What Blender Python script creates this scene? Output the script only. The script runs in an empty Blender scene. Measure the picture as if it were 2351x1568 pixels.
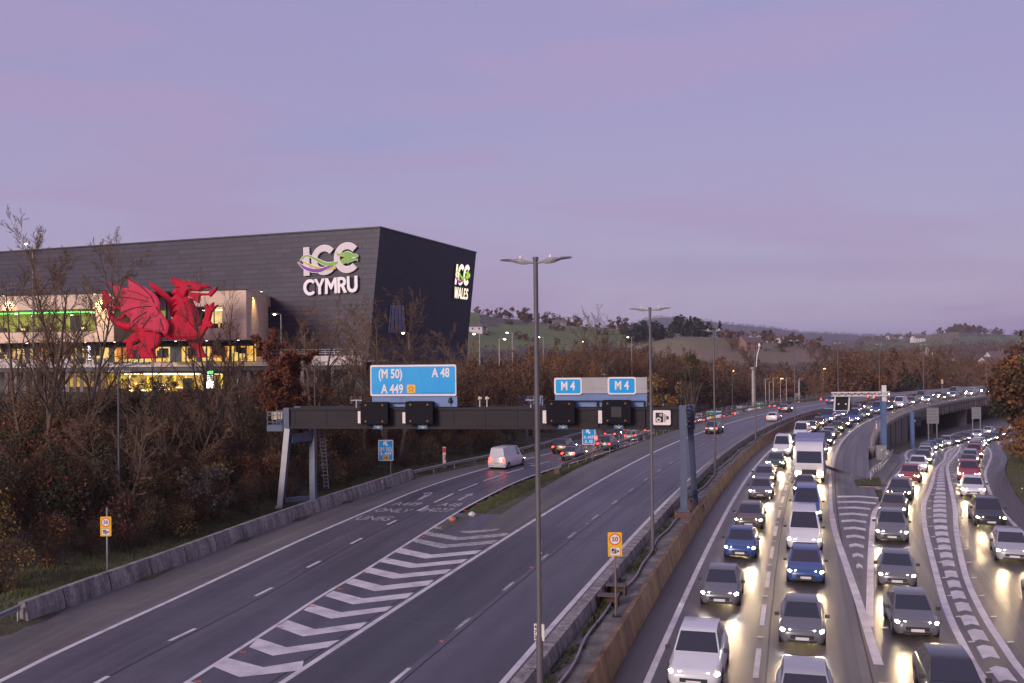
import bpy, bmesh, math, random
import numpy as np
from mathutils import Vector, Matrix
R=math.radians; PI=math.pi
SC=bpy.context.scene; COL=SC.collection
# ---------------------------------------------------------------- camera
F=2285.7; CX,CY=1175.5,784.; HC=11.6
PITCH=math.atan(25.6/F); ROLL=R(0.6)
cam=bpy.data.objects.new('camera',bpy.data.cameras.new('camera')); COL.objects.link(cam)
cam.data.sensor_width=36; cam.data.lens=36*F/2351; cam.data.clip_start=.5; cam.data.clip_end=30000
CR=Matrix.Rotation(PI/2+PITCH,3,'X')@Matrix.Rotation(-ROLL,3,'Z')
cam.location=(0,0,HC); cam.rotation_euler=CR.to_euler(); SC.camera=cam
def ray(u,v): return CR@Vector(((u-CX)/F,-(v-CY)/F,-1.))
def G(u,v,z=0.):                      # survey: photo point -> point on the level z
    d=ray(u,v); t=(z-HC)/d.z; return Vector((0,0,HC))+d*t
def GY(u,v,Y):                        # survey: photo point -> point at distance Y
    d=ray(u,v); return Vector((0,0,HC))+d*(Y/d.y)
def GP(u,v,p,n):
    d=ray(u,v); o=Vector((0,0,HC)); return o+d*((Vector(p)-o).dot(n)/d.dot(n))
def T(i,j,x,y): return (587.75*i+x/4, 392*j+y/4)
# ---------------------------------------------------------------- materials
def _n(nt,t,**k):
    n=nt.nodes.new(t)
    for a,b in k.items(): setattr(n,a,b)
    return n
def M(name,col,rough=.7,var=.18,scale=2.,metal=0,bump=0.,spec=.5,emit=None,es=0.,col2=None,vec='Object',stretch=None,detail=6,trans=0.,coat=0.):
    m=bpy.data.materials.new(name); m.use_nodes=True; nt=m.node_tree; b=nt.nodes['Principled BSDF']
    b.inputs['Roughness'].default_value=rough; b.inputs['Metallic'].default_value=metal
    b.inputs['Specular IOR Level'].default_value=spec
    if coat: b.inputs['Coat Weight'].default_value=coat; b.inputs['Coat Roughness'].default_value=.06
    tc=_n(nt,'ShaderNodeTexCoord'); src=tc.outputs[vec]
    if stretch:
        mp=_n(nt,'ShaderNodeMapping'); mp.inputs['Scale'].default_value=stretch; nt.links.new(src,mp.inputs[0]); src=mp.outputs[0]
    no=_n(nt,'ShaderNodeTexNoise'); no.inputs['Scale'].default_value=scale; no.inputs['Detail'].default_value=detail
    nt.links.new(src,no.inputs['Vector'])
    rp=_n(nt,'ShaderNodeValToRGB'); rp.color_ramp.elements[0].position=.3; rp.color_ramp.elements[1].position=.72
    c2=col2 or tuple(min(1,c*(1+var)) for c in col); c1=col if col2 else tuple(c*(1-var) for c in col)
    rp.color_ramp.elements[0].color=(*c1,1); rp.color_ramp.elements[1].color=(*c2,1)
    nt.links.new(no.outputs['Fac'],rp.inputs[0]); nt.links.new(rp.outputs[0],b.inputs['Base Color'])
    if bump:
        bp=_n(nt,'ShaderNodeBump'); bp.inputs['Strength'].default_value=bump; bp.inputs['Distance'].default_value=.02
        nt.links.new(no.outputs['Fac'],bp.inputs['Height']); nt.links.new(bp.outputs[0],b.inputs['Normal'])
    if emit:
        b.inputs['Emission Color'].default_value=(*emit,1); b.inputs['Emission Strength'].default_value=es
    if trans: b.inputs['Transmission Weight'].default_value=trans
    return m
def mat_mix(name,cols,scale,rough,detail=8,bump=0,bscale=40,vec='Object',spec=.5,stretch=None,fine=.25,rvar=0):
    """several colours over a big noise plus a fine grain"""
    m=bpy.data.materials.new(name); m.use_nodes=True; nt=m.node_tree; b=nt.nodes['Principled BSDF']; L=nt.links.new
    b.inputs['Roughness'].default_value=rough; b.inputs['Specular IOR Level'].default_value=spec
    tc=_n(nt,'ShaderNodeTexCoord'); src=tc.outputs[vec]
    if stretch:
        mp=_n(nt,'ShaderNodeMapping'); mp.inputs['Scale'].default_value=stretch; L(src,mp.inputs[0]); src2=mp.outputs[0]
    else: src2=src
    a=_n(nt,'ShaderNodeTexNoise'); a.inputs['Scale'].default_value=scale; a.inputs['Detail'].default_value=detail; L(src2,a.inputs['Vector'])
    rp=_n(nt,'ShaderNodeValToRGB'); cr=rp.color_ramp
    n=len(cols)
    while len(cr.elements)<n: cr.elements.new(.5)
    for i,c in enumerate(cols): cr.elements[i].position=.3+.42*i/(n-1); cr.elements[i].color=(*c,1)
    L(a.outputs['Fac'],rp.inputs[0])
    g=_n(nt,'ShaderNodeTexNoise'); g.inputs['Scale'].default_value=bscale; g.inputs['Detail'].default_value=3; L(src,g.inputs['Vector'])
    mr=_n(nt,'ShaderNodeMapRange'); mr.inputs[1].default_value=.25; mr.inputs[2].default_value=.75; mr.inputs[3].default_value=1-fine; mr.inputs[4].default_value=1+fine; L(g.outputs['Fac'],mr.inputs[0])
    mx=_n(nt,'ShaderNodeMix',data_type='RGBA',blend_type='MULTIPLY'); mx.inputs['Factor'].default_value=1
    L(rp.outputs[0],mx.inputs[6]); L(mr.outputs[0],mx.inputs[7]); L(mx.outputs[2],b.inputs['Base Color'])
    if rvar:
        r2=_n(nt,'ShaderNodeMapRange'); r2.inputs[3].default_value=rough-rvar; r2.inputs[4].default_value=rough+rvar; L(a.outputs['Fac'],r2.inputs[0]); L(r2.outputs[0],b.inputs['Roughness'])
    if bump:
        bp=_n(nt,'ShaderNodeBump'); bp.inputs['Strength'].default_value=bump; bp.inputs['Distance'].default_value=.01
        L(g.outputs['Fac'],bp.inputs['Height']); L(bp.outputs[0],b.inputs['Normal'])
    return m
def mat_brick(name,c1,c2,mortar,w,h,msize,rough,axis=None,offset=.5,spec=.5):
    m=bpy.data.materials.new(name); m.use_nodes=True; nt=m.node_tree; b=nt.nodes['Principled BSDF']; L=nt.links.new
    b.inputs['Roughness'].default_value=rough; b.inputs['Specular IOR Level'].default_value=spec
    uv=_n(nt,'ShaderNodeUVMap'); 
    br=_n(nt,'ShaderNodeTexBrick'); L(uv.outputs[0],br.inputs['Vector'])
    br.offset=offset; br.squash=1.6; br.squash_frequency=3; br.offset_frequency=2
    for k,v in (('Color1',c1),('Color2',c2),('Mortar',mortar)): br.inputs[k].default_value=(*v,1)
    br.inputs['Scale'].default_value=1; br.inputs['Brick Width'].default_value=w; br.inputs['Row Height'].default_value=h
    br.inputs['Mortar Size'].default_value=msize; br.inputs['Mortar Smooth'].default_value=.1
    no=_n(nt,'ShaderNodeTexNoise'); no.inputs['Scale'].default_value=.35; no.inputs['Detail'].default_value=5; L(uv.outputs[0],no.inputs['Vector'])
    mr=_n(nt,'ShaderNodeMapRange'); mr.inputs[3].default_value=.8; mr.inputs[4].default_value=1.2; L(no.outputs['Fac'],mr.inputs[0])
    mx=_n(nt,'ShaderNodeMix',data_type='RGBA',blend_type='MULTIPLY'); mx.inputs['Factor'].default_value=1
    L(br.outputs['Color'],mx.inputs[6]); L(mr.outputs[0],mx.inputs[7]); L(mx.outputs[2],b.inputs['Base Color'])
    return m
def mat_road(name,cols,rough,lane=3.75,ph=0.,spec=.5):
    """asphalt laid out along the road (UV: metres along, metres across): resurfaced patches, worn wheel tracks, long stains and grain"""
    m=bpy.data.materials.new(name); m.use_nodes=True; nt=m.node_tree; b=nt.nodes['Principled BSDF']; L=nt.links.new
    b.inputs['Specular IOR Level'].default_value=spec
    uv=_n(nt,'ShaderNodeUVMap'); tc=_n(nt,'ShaderNodeTexCoord')
    def noise(src,scale,st,det=5):
        mp=_n(nt,'ShaderNodeMapping'); mp.inputs['Scale'].default_value=st; L(src,mp.inputs[0]); n=_n(nt,'ShaderNodeTexNoise'); n.inputs['Scale'].default_value=scale; n.inputs['Detail'].default_value=det; L(mp.outputs[0],n.inputs['Vector']); return n.outputs['Fac']
    big=noise(uv.outputs[0],1.,(.035,.22,1),4); streak=noise(uv.outputs[0],1.,(.03,2.6,1),4); grain=noise(tc.outputs['Object'],55,(1,1,1),3); mid=noise(tc.outputs['Object'],1.3,(1,1,1),5)
    rp=_n(nt,'ShaderNodeValToRGB'); c=rp.color_ramp
    while len(c.elements)<len(cols): c.elements.new(.5)
    for i,k in enumerate(cols): c.elements[i].position=.3+.4*i/(len(cols)-1); c.elements[i].color=(*k,1)
    L(big,rp.inputs[0])
    sp=_n(nt,'ShaderNodeSeparateXYZ'); L(uv.outputs[0],sp.inputs[0])
    w=_n(nt,'ShaderNodeMath',operation='MULTIPLY_ADD'); w.inputs[1].default_value=2*PI/lane*2; w.inputs[2].default_value=ph; L(sp.outputs['Y'],w.inputs[0])
    s=_n(nt,'ShaderNodeMath',operation='SINE'); L(w.outputs[0],s.inputs[0])
    def mr(src,a,b_,lo,hi):
        r=_n(nt,'ShaderNodeMapRange'); r.inputs[1].default_value=a; r.inputs[2].default_value=b_; r.inputs[3].default_value=lo; r.inputs[4].default_value=hi; L(src,r.inputs[0]); return r.outputs[0]
    f=mr(s.outputs[0],-1,1,.90,1.08)
    for q in (mr(streak,.3,.7,.84,1.14),mr(grain,.25,.75,.68,1.32),mr(mid,.3,.7,.90,1.10)):
        k=_n(nt,'ShaderNodeMath',operation='MULTIPLY'); L(f,k.inputs[0]); L(q,k.inputs[1]); f=k.outputs[0]
    mx=_n(nt,'ShaderNodeMix',data_type='RGBA',blend_type='MULTIPLY'); mx.inputs['Factor'].default_value=1; L(rp.outputs[0],mx.inputs[6]); L(f,mx.inputs[7]); L(mx.outputs[2],b.inputs['Base Color'])
    L(mr(streak,.3,.7,rough-.08,rough+.10),b.inputs['Roughness'])
    bp=_n(nt,'ShaderNodeBump'); bp.inputs['Strength'].default_value=.35; bp.inputs['Distance'].default_value=.01; L(grain,bp.inputs['Height']); L(bp.outputs[0],b.inputs['Normal'])
    return m
def E(name,col,s,var=None,scale=1.):
    """glowing surface (lamps, lit windows)"""
    m=bpy.data.materials.new(name); m.use_nodes=True; nt=m.node_tree; b=nt.nodes['Principled BSDF']
    b.inputs['Base Color'].default_value=(*[c*.5 for c in col],1); b.inputs['Emission Color'].default_value=(*col,1); b.inputs['Emission Strength'].default_value=s
    if var:
        tc=_n(nt,'ShaderNodeTexCoord'); no=_n(nt,'ShaderNodeTexNoise'); no.inputs['Scale'].default_value=scale; no.inputs['Detail'].default_value=4
        nt.links.new(tc.outputs['Object'],no.inputs['Vector'])
        rp=_n(nt,'ShaderNodeValToRGB'); cr=rp.color_ramp
        while len(cr.elements)<len(var): cr.elements.new(.5)
        for i,c in enumerate(var): cr.elements[i].position=.32+.36*i/(len(var)-1); cr.elements[i].color=(*c,1)
        nt.links.new(no.outputs['Fac'],rp.inputs[0]); nt.links.new(rp.outputs[0],b.inputs['Emission Color'])
    return m
# ---------------------------------------------------------------- objects
def mw(o):
    m=o.matrix_basis.copy()
    return mw(o.parent)@m if o.parent else m
def tag(o,label=None,cat=None,group=None,kind=None):
    if label: o['label']=label
    if cat: o['category']=cat
    if group: o['group']=group
    if kind: o['kind']=kind
    return o
def thing(name,loc,label,cat,rz=0.,group=None):
    o=bpy.data.objects.new(name,None); COL.objects.link(o); o.empty_display_size=.3
    o.location=loc; o.rotation_euler=(0,0,rz); return tag(o,label,cat,group)
class MB:
    def __init__(s): s.v=[]; s.f=[]; s.mi=[]; s.uv=None
    def add(s,vs,fs,mi=0):
        k=len(s.v); s.v.extend([tuple(v) for v in vs]); s.f.extend([tuple(i+k for i in f) for f in fs]); s.mi.extend([mi]*len(fs)); return s
    def box(s,c,d,rz=0,mi=0,mat=None):
        x,y,z=d[0]/2,d[1]/2,d[2]/2
        vs=[Vector((a*x,b*y,e*z)) for a in(-1,1) for b in(-1,1) for e in(-1,1)]
        m=mat or Matrix.Rotation(rz,3,'Z'); vs=[m@v+Vector(c) for v in vs]
        return s.add(vs,[(0,1,3,2),(4,6,7,5),(0,4,5,1),(2,3,7,6),(0,2,6,4),(1,5,7,3)],mi)
    def beam(s,p,q,w,h=None,mi=0,up=(0,0,1)):
        p,q=Vector(p),Vector(q); h=h or w; d=(q-p).normalized(); u=Vector(up)
        if abs(d.dot(u))>.99: u=Vector((0,1,0))
        a=d.cross(u).normalized(); b=a.cross(d)
        vs=[e+a*(i*w/2)+b*(j*h/2) for e in(p,q) for i,j in((-1,-1),(1,-1),(1,1),(-1,1))]
        return s.add(vs,[(3,2,1,0),(4,5,6,7),(0,1,5,4),(1,2,6,5),(2,3,7,6),(3,0,4,7)],mi)
    def tube(s,pts,rs,n=8,mi=0,cap=True):
        pts=[Vector(p) for p in pts]
        if not hasattr(rs,'__len__'): rs=[rs]*len(pts)
        u=None; vs=[]; fs=[]; N=len(pts)
        for i,p in enumerate(pts):
            d=(pts[min(i+1,N-1)]-pts[max(i-1,0)]).normalized()
            if u is None: u=d.orthogonal().normalized()
            else:
                u=(u-d*u.dot(d)); u=u.normalized() if u.length>1e-5 else d.orthogonal().normalized()
            w=d.cross(u)
            for k in range(n):
                a=2*PI*k/n; vs.append(p+(u*math.cos(a)+w*math.sin(a))*rs[i])
        for i in range(N-1):
            for k in range(n):
                k2=(k+1)%n; fs.append((i*n+k,i*n+k2,(i+1)*n+k2,(i+1)*n+k))
        if cap and n>2: fs.append(tuple(range(n-1,-1,-1))); fs.append(tuple((N-1)*n+k for k in range(n)))
        return s.add(vs,fs,mi)
    def loft(s,rings,mi=0,close=True,cap=True):
        n=len(rings[0]); vs=[p for r in rings for p in r]; fs=[]
        for i in range(len(rings)-1):
            for k in range(n if close else n-1):
                k2=(k+1)%n; fs.append((i*n+k,i*n+k2,(i+1)*n+k2,(i+1)*n+k))
        if cap: fs.append(tuple(range(n-1,-1,-1))); fs.append(tuple((len(rings)-1)*n+k for k in range(n)))
        return s.add(vs,fs,mi)
    def prism(s,poly,O,ex,ez,th,mi=0):
        """outline (a,b) in the plane O+a*ex+b*ez, thickness th along ex x ez (towards the viewer side)"""
        ex,ez,O=Vector(ex),Vector(ez),Vector(O); n=ex.cross(ez).normalized()
        k=len(poly); A=[O+ex*a+ez*b for a,b in poly]
        vs=A+[p+n*th for p in A]
        fs=[tuple(range(k)),tuple(range(2*k-1,k-1,-1))]+[(i,i+k,(i+1)%k+k,(i+1)%k) for i in range(k)]
        return s.add(vs,fs,mi)
    def quad(s,a,b,c,d,mi=0): return s.add([a,b,c,d],[(0,1,2,3)],mi)
    def text(s,body,O,ex,ez,size,th=.012,mi=0,sx=1.,bold=0.,align='CENTER',spacing=1.):
        c=bpy.data.curves.new('t','FONT'); c.body=body; c.size=size; c.align_x=align; c.align_y='CENTER'; c.offset=bold*size; c.space_character=spacing
        c.extrude=th/2; c.resolution_u=3
        o=bpy.data.objects.new('t',c); COL.objects.link(o); bpy.context.view_layer.update()
        me=bpy.data.meshes.new_from_object(o.evaluated_get(bpy.context.evaluated_depsgraph_get()))
        ex,ez,O=Vector(ex),Vector(ez),Vector(O); n=ex.cross(ez).normalized()
        s.add([O+ex*(v.co.x*sx)+ez*v.co.y+n*(v.co.z+th/2) for v in me.vertices],[tuple(p.vertices) for p in me.polygons],mi)
        bpy.data.objects.remove(o); bpy.data.curves.remove(c); bpy.data.meshes.remove(me); return s
    def build(s,name,mats,parent=None,smooth=False,world=True,uv=None,fix=True,loc=None):
        if not isinstance(mats,(list,tuple)): mats=[mats]
        vs=s.v
        if parent is not None and world:
            inv=mw(parent).inverted(); vs=[inv@Vector(v) for v in vs]
        if loc is not None: vs=[Vector(v)-Vector(loc) for v in vs]
        me=bpy.data.meshes.new(name); me.from_pydata([tuple(v) for v in vs],[],s.f)
        for m in mats: me.materials.append(m)
        if len(mats)>1: me.polygons.foreach_set('material_index',s.mi)
        if uv:
            l=me.uv_layers.new(name='UVMap')
            for p in me.polygons:
                for li in p.loop_indices: l.data[li].uv=uv(Vector(s.v[me.loops[li].vertex_index]))
        if fix and len(s.f)<60000:
            b=bmesh.new(); b.from_mesh(me); bmesh.ops.recalc_face_normals(b,faces=b.faces); b.to_mesh(me); b.free()
        if smooth: me.polygons.foreach_set('use_smooth',[True]*len(me.polygons))
        if smooth and smooth!='all':
            try: me.set_sharp_from_angle(angle=R(38))
            except Exception: pass
        me.update()
        o=bpy.data.objects.new(name,me); COL.objects.link(o)
        if loc is not None: o.location=loc
        if parent is not None: o.parent=parent
        return o
def kids(o): return [c for c in bpy.data.objects if c.parent==o]
KID={}
def copy_tree(o,loc=None,rz=None,label=None,scale=None,parent=None,depth=0):
    c=o.copy(); COL.objects.link(c)
    if parent is not None: c.parent=parent
    if loc is not None: c.location=loc
    if rz is not None: c.rotation_euler=(0,0,rz)
    if scale is not None: c.scale=scale if hasattr(scale,'__len__') else (scale,)*3
    if label: c['label']=label
    if o.name not in KID: KID[o.name]=kids(o)
    for k in KID[o.name]: copy_tree(k,parent=c)
    return c
def cr(P,n=10):
    P=[Vector((*p,0)) if len(p)==2 else Vector(p) for p in P]; P=[2*P[0]-P[1]]+P+[2*P[-1]-P[-2]]; o=[]
    for i in range(1,len(P)-2):
        a,b,c,d=P[i-1:i+3]
        for k in range(n):
            t=k/n; o.append(.5*((2*b)+(c-a)*t+(2*a-5*b+4*c-d)*t*t+(3*b-a-3*c+d)*t**3))
    o.append(P[-2]); return o
def resamp(P,n):
    A=np.array([tuple(p) for p in P],float); d=np.r_[0,np.cumsum(np.sqrt((np.diff(A,axis=0)**2).sum(1)))]
    s=np.linspace(0,d[-1],n); return np.stack([np.interp(s,d,A[:,k]) for k in range(3)],1)
def sstep(a,b,x): t=np.clip((np.asarray(x,float)-a)/(b-a),0,1); return t*t*(3-2*t)
# ---------------------------------------------------------------- the motorway's survey line (centre of the reserve)
_P=[(-19,-40),(-13.4,-20),(-7.6,0),(-1.9,20),(2.8,38),(7.9,55.5),(18.2,89.7),(29.8,123.4),(43.7,156),(60,187),(78.5,214),(98.7,239.5),(127.8,271),(165,306),(210,343),(260,378),(330,420),(420,465),(560,520)]
_c=np.array([tuple(p) for p in cr(_P,12)])[:,:2]
_d=np.r_[0,np.cumsum(np.hypot(*np.diff(_c,axis=0).T))]
_s=np.arange(0,_d[-1],4.); REF=np.c_[np.interp(_s,_d,_c[:,0]),np.interp(_s,_d,_c[:,1])]
for _ in range(60): REF[1:-1]=.25*REF[:-2]+.5*REF[1:-1]+.25*REF[2:]
TAN=np.gradient(REF,axis=0); TAN/=np.hypot(TAN[:,0],TAN[:,1])[:,None]
SMAX=(len(REF)-1)*4.
def P(s,o,z=0.):
    i=np.arange(len(REF))*4.
    x=np.interp(s,i,REF[:,0]); y=np.interp(s,i,REF[:,1]); tx=np.interp(s,i,TAN[:,0]); ty=np.interp(s,i,TAN[:,1])
    return Vector((x+o*ty,y-o*tx,z))
def HEAD(s):
    i=np.arange(len(REF))*4.; return math.atan2(np.interp(s,i,TAN[:,1]),np.interp(s,i,TAN[:,0]))
def SO(p):
    d=((REF-np.array([p[0],p[1]]))**2).sum(1); i=int(np.argmin(d)); i=min(max(i,0),len(REF)-1)
    dv=np.array([p[0],p[1]])-REF[i]; return i*4.+float(dv@TAN[i]), float(dv@np.array([TAN[i][1],-TAN[i][0]]))
# ---------------------------------------------------------------- light
SUN_EL,SUN_AZ=R(19),R(216)            # dusk glow from behind and left of the bridge
w=bpy.data.worlds.new('World'); SC.world=w; w.use_nodes=True; nt=w.node_tree; L=nt.links.new
bg=nt.nodes['Background']
tc=_n(nt,'ShaderNodeTexCoord')
sep=_n(nt,'ShaderNodeSeparateXYZ'); L(tc.outputs['Generated'],sep.inputs[0])
mr=_n(nt,'ShaderNodeMapRange'); mr.inputs[1].default_value=-.02; mr.inputs[2].default_value=.42; L(sep.outputs['Z'],mr.inputs[0])
rp=_n(nt,'ShaderNodeValToRGB'); els=rp.color_ramp.elements
els[0].position=0; els[0].color=(.46,.40,.555,1); els[1].position=1; els[1].color=(.315,.272,.470,1)
e=els.new(.30); e.color=(.39,.328,.505,1)
e=els.new(.62); e.color=(.345,.292,.485,1)
L(mr.outputs[0],rp.inputs[0])
def cloud(scale,rot,stretch,c0,c1,lo,hi,seed):
    mp=_n(nt,'ShaderNodeMapping'); mp.inputs['Rotation'].default_value=rot; mp.inputs['Scale'].default_value=stretch; mp.inputs['Location'].default_value=(seed,seed*.7,0)
    L(tc.outputs['Generated'],mp.inputs[0])
    no=_n(nt,'ShaderNodeTexNoise'); no.inputs['Scale'].default_value=scale; no.inputs['Detail'].default_value=5; no.inputs['Roughness'].default_value=.45; no.inputs['Distortion'].default_value=.5; L(mp.outputs[0],no.inputs['Vector'])
    m=_n(nt,'ShaderNodeMapRange'); m.inputs[1].default_value=lo; m.inputs[2].default_value=hi; m.inputs[4].default_value=1; m.interpolation_type='SMOOTHSTEP'; L(no.outputs['Fac'],m.inputs[0]); return m
c1=cloud(3.0,(0,R(17),R(0)),(1,1,6.5),0,0,.44,.64,3.1)
c2=cloud(2.4,(0,R(15),R(0)),(1,1,5.),0,0,.50,.72,7.7)
m1=_n(nt,'ShaderNodeMix',data_type='RGBA'); L(rp.outputs[0],m1.inputs[6]); m1.inputs[7].default_value=(.385,.285,.465,1)
k1=_n(nt,'ShaderNodeMath',operation='MULTIPLY'); k1.inputs[1].default_value=.85; L(c1.outputs[0],k1.inputs[0]); L(k1.outputs[0],m1.inputs[0])
m2=_n(nt,'ShaderNodeMix',data_type='RGBA'); L(m1.outputs[2],m2.inputs[6]); m2.inputs[7].default_value=(.285,.290,.500,1)
k2=_n(nt,'ShaderNodeMath',operation='MULTIPLY'); k2.inputs[1].default_value=.5; L(c2.outputs[0],k2.inputs[0]); L(k2.outputs[0],m2.inputs[0])
sky=_n(nt,'ShaderNodeTexSky',sky_type='NISHITA'); sky.sun_disc=False; sky.sun_elevation=R(2.5); sky.sun_rotation=SUN_AZ; sky.air_density=1.2; sky.ozone_density=4
bg2=_n(nt,'ShaderNodeBackground'); bg2.inputs['Strength'].default_value=.05; L(sky.outputs[0],bg2.inputs['Color'])
L(m2.outputs[2],bg.inputs['Color']); bg.inputs['Strength'].default_value=.90
ad=_n(nt,'ShaderNodeAddShader'); L(bg.outputs[0],ad.inputs[0]); L(bg2.outputs[0],ad.inputs[1]); L(ad.outputs[0],nt.nodes['World Output'].inputs['Surface'])
sl=bpy.data.lights.new('sun','SUN'); sl.energy=2.6; sl.angle=R(22); sl.color=(1,.85,.80)
so=bpy.data.objects.new('sun',sl); COL.objects.link(so)
_sd=Vector((math.sin(SUN_AZ)*math.cos(SUN_EL),math.cos(SUN_AZ)*math.cos(SUN_EL),math.sin(SUN_EL)))
so.rotation_euler=_sd.to_track_quat('Z','Y').to_euler()
SC.view_settings.view_transform='Standard'; SC.view_settings.look='None'; SC.view_settings.exposure=.2; SC.view_settings.gamma=1
SC.cycles.use_denoising=True; SC.cycles.max_bounces=6; SC.cycles.diffuse_bounces=2; SC.cycles.glossy_bounces=3; SC.cycles.transmission_bounces=4; SC.cycles.transparent_max_bounces=8; SC.cycles.volume_bounces=0; SC.cycles.sample_clamp_indirect=4; SC.cycles.caustics_reflective=False; SC.cycles.caustics_refractive=False
# ---------------------------------------------------------------- surfaces
asph=mat_road('asphalt_grey',[(.058,.053,.066),(.085,.077,.092),(.118,.106,.118)],.44)
asph_dk=mat_road('asphalt_brown',[(.058,.046,.046),(.080,.065,.064),(.106,.088,.085)],.40,ph=1.)
asph_old=mat_road('asphalt_worn',[(.095,.085,.077),(.130,.117,.106),(.175,.158,.146)],.60)
paint=mat_mix('road_paint',[(.46,.43,.43),(.62,.58,.58),(.72,.68,.67)],1.1,.6,bscale=14,fine=.16)
paint_worn=mat_mix('road_paint_worn',[(.20,.19,.19),(.38,.36,.36),(.55,.52,.52)],2.2,.65,bscale=7,fine=.4)
conc=mat_mix('concrete_weathered',[(.13,.115,.11),(.24,.215,.20),(.36,.33,.31)],.8,.85,bump=.4,bscale=6,fine=.35,stretch=(2.2,2.2,.25))
conc_headlit=mat_mix('concrete_headlit_streaked',[(.085,.052,.036),(.165,.094,.056),(.27,.165,.10)],.55,.8,bscale=4,fine=.34,stretch=(1.8,1.8,.22))  # orange-brown tone paints headlight warmth into the concrete; the streaks are weathering
conc_floor=mat_mix('reserve_concrete',[(.085,.075,.068),(.15,.135,.125),(.24,.22,.205)],.9,.9,bump=.4,bscale=9,fine=.3)
moss=mat_mix('moss',[(.035,.04,.022),(.06,.065,.03),(.085,.08,.045)],3.,.95,bscale=25,fine=.5)
grass=mat_mix('rough_grass',[(.050,.042,.026),(.062,.062,.026),(.088,.078,.034),(.11,.088,.05)],.7,.95,bump=.6,bscale=7,fine=.5)
litter=mat_mix('leaf_litter',[(.028,.020,.013),(.050,.034,.021),(.075,.048,.028)],.5,.95,bump=.6,bscale=5,fine=.5)
pasture=mat_mix('pasture',[(.085,.108,.030),(.11,.13,.04),(.14,.15,.055)],.012,.95,bscale=.3,fine=.2)
stubble=mat_mix('olive_field',[(.13,.115,.05),(.165,.14,.066),(.20,.165,.085)],.02,.95,bscale=.25,fine=.2,stretch=(1,.3,1))
plough=mat_mix('brown_field',[(.145,.10,.062),(.185,.13,.082),(.22,.16,.10)],.02,.95,bscale=.25,fine=.2,stretch=(1,.3,1))
woodfloor=mat_mix('far_wood_ground',[(.05,.042,.034),(.075,.06,.045),(.10,.078,.055)],.03,.95,bscale=.3,fine=.4)
steel=M('galvanised_steel',(.36,.36,.38),.45,.2,3.,metal=.55)
steel_dk=M('weathered_rail',(.28,.25,.22),.6,.3,4.,metal=.3)
apron_dummy=None
black=M('black_paint',(.012,.011,.014),.55,.3)
# ---------------------------------------------------------------- ground heights
def zs1(y): return -5.5*sstep(105,275,y)
def zs2(y): return -5.4*sstep(78,195,y)
SL=[(-26,-20),(-22.8,5),(-20.2,25),(-18.5,35.9),(-17.9,39.8),(-16,49.1),(-13.4,62.3),(-10.9,73.2),(-8.3,84.1),(-5.2,93.8),(-1.2,103.5),(2.6,111),(8,125),(14,145),(21,170),(30,200),(42,232),(56,262),(74,290),(92,312)]
SR=[(-20,-20),(-16.6,5),(-13.6,25),(-11.75,35.2),(-10.6,41),(-9.3,48),(-8,53.7),(-6.4,61.6),(-4.1,72.8),(-2.3,80.2),(-.1,88.3),(2.2,95.0),(4.8,101.4),(8.6,110),(14.2,125),(20.6,145),(28.4,170),(37.8,200),(49.5,230),(63,258),(80,284),(97,305)]
ED=[(-29,-20),(-25.8,5),(-23.4,25),(-21.9,38),(-21.2,44.7),(-20.4,48),(-19.5,51.6),(-18.5,56),(-16.6,64.8),(-14.2,74.5),(-12,82.5),(-9.3,92.5),(-6,99),(-.5,110),(5,125),(11,146),(18,172),(27,202),(39,234),(53,264),(71,293),(89,315)]
SLc,SRc,EDc=[np.array([tuple(p) for p in cr(q,10)]) for q in (SL,SR,ED)]
HA=([-800,600,1000,1077,1140,1220,1285,1330,1414,1500,1560,1700,3000],[735,715,712,716,730,738,748,752,757,765,790,830,840])
HB=([1300,1400,1440,1516,1563,1640,1706,1790,1873,1910,1990,2100],[850,830,790,777,771,774,781,790,803,822,838,850])
HD=([900,1400,1480,1516,1599,1682,1778,1849,1897,2009,2067,2150,2400,3200],[800,762,735,729,735,746,754,765,766,772,770,772,775,770])
HCc=([1700,1850,1990,2083,2137,2196,2278,2351,2600,3300],[830,800,784,778,769,763,768,771,766,770])
def yhor(u): return 809.6-.0105*(u-1175.5)
def hill(u,y,tab,d0,d1,fall):
    zc=HC+(yhor(u)-np.interp(u,*tab))*d1/F
    base=-8.
    return base+np.maximum(zc-base,0)*sstep(d0,d1,y)*(1-fall*sstep(d1*1.05,d1*1.8,y))
def nearest(px,py,C):
    out=np.empty(len(px)); sg=np.empty(len(px)); yy=np.empty(len(px)); t=np.gradient(C[:,:2],axis=0); t/=np.hypot(t[:,0],t[:,1])[:,None]
    for a in range(0,len(px),4000):
        dx=px[a:a+4000,None]-C[None,:,0]; dy=py[a:a+4000,None]-C[None,:,1]; i=np.argmin(dx*dx+dy*dy,1); r=np.arange(len(i))
        out[a:a+4000]=i; sg[a:a+4000]=dx[r,i]*t[i,1]-dy[r,i]*t[i,0]; yy[a:a+4000]=C[i,1]
    return out,sg,yy          # signed distance, + = right of the curve
RB=[(26,-20),(26,30),(31,52),(36.4,70.5),(46.4,94),(57,115),(67,136),(77.6,158),(88,175),(104,188),(124,196)]     # right kerb of the joining slip road
RBc=np.array([tuple(p) for p in cr(RB,10)])
REFc=np.c_[REF,np.zeros(len(REF))]
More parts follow.
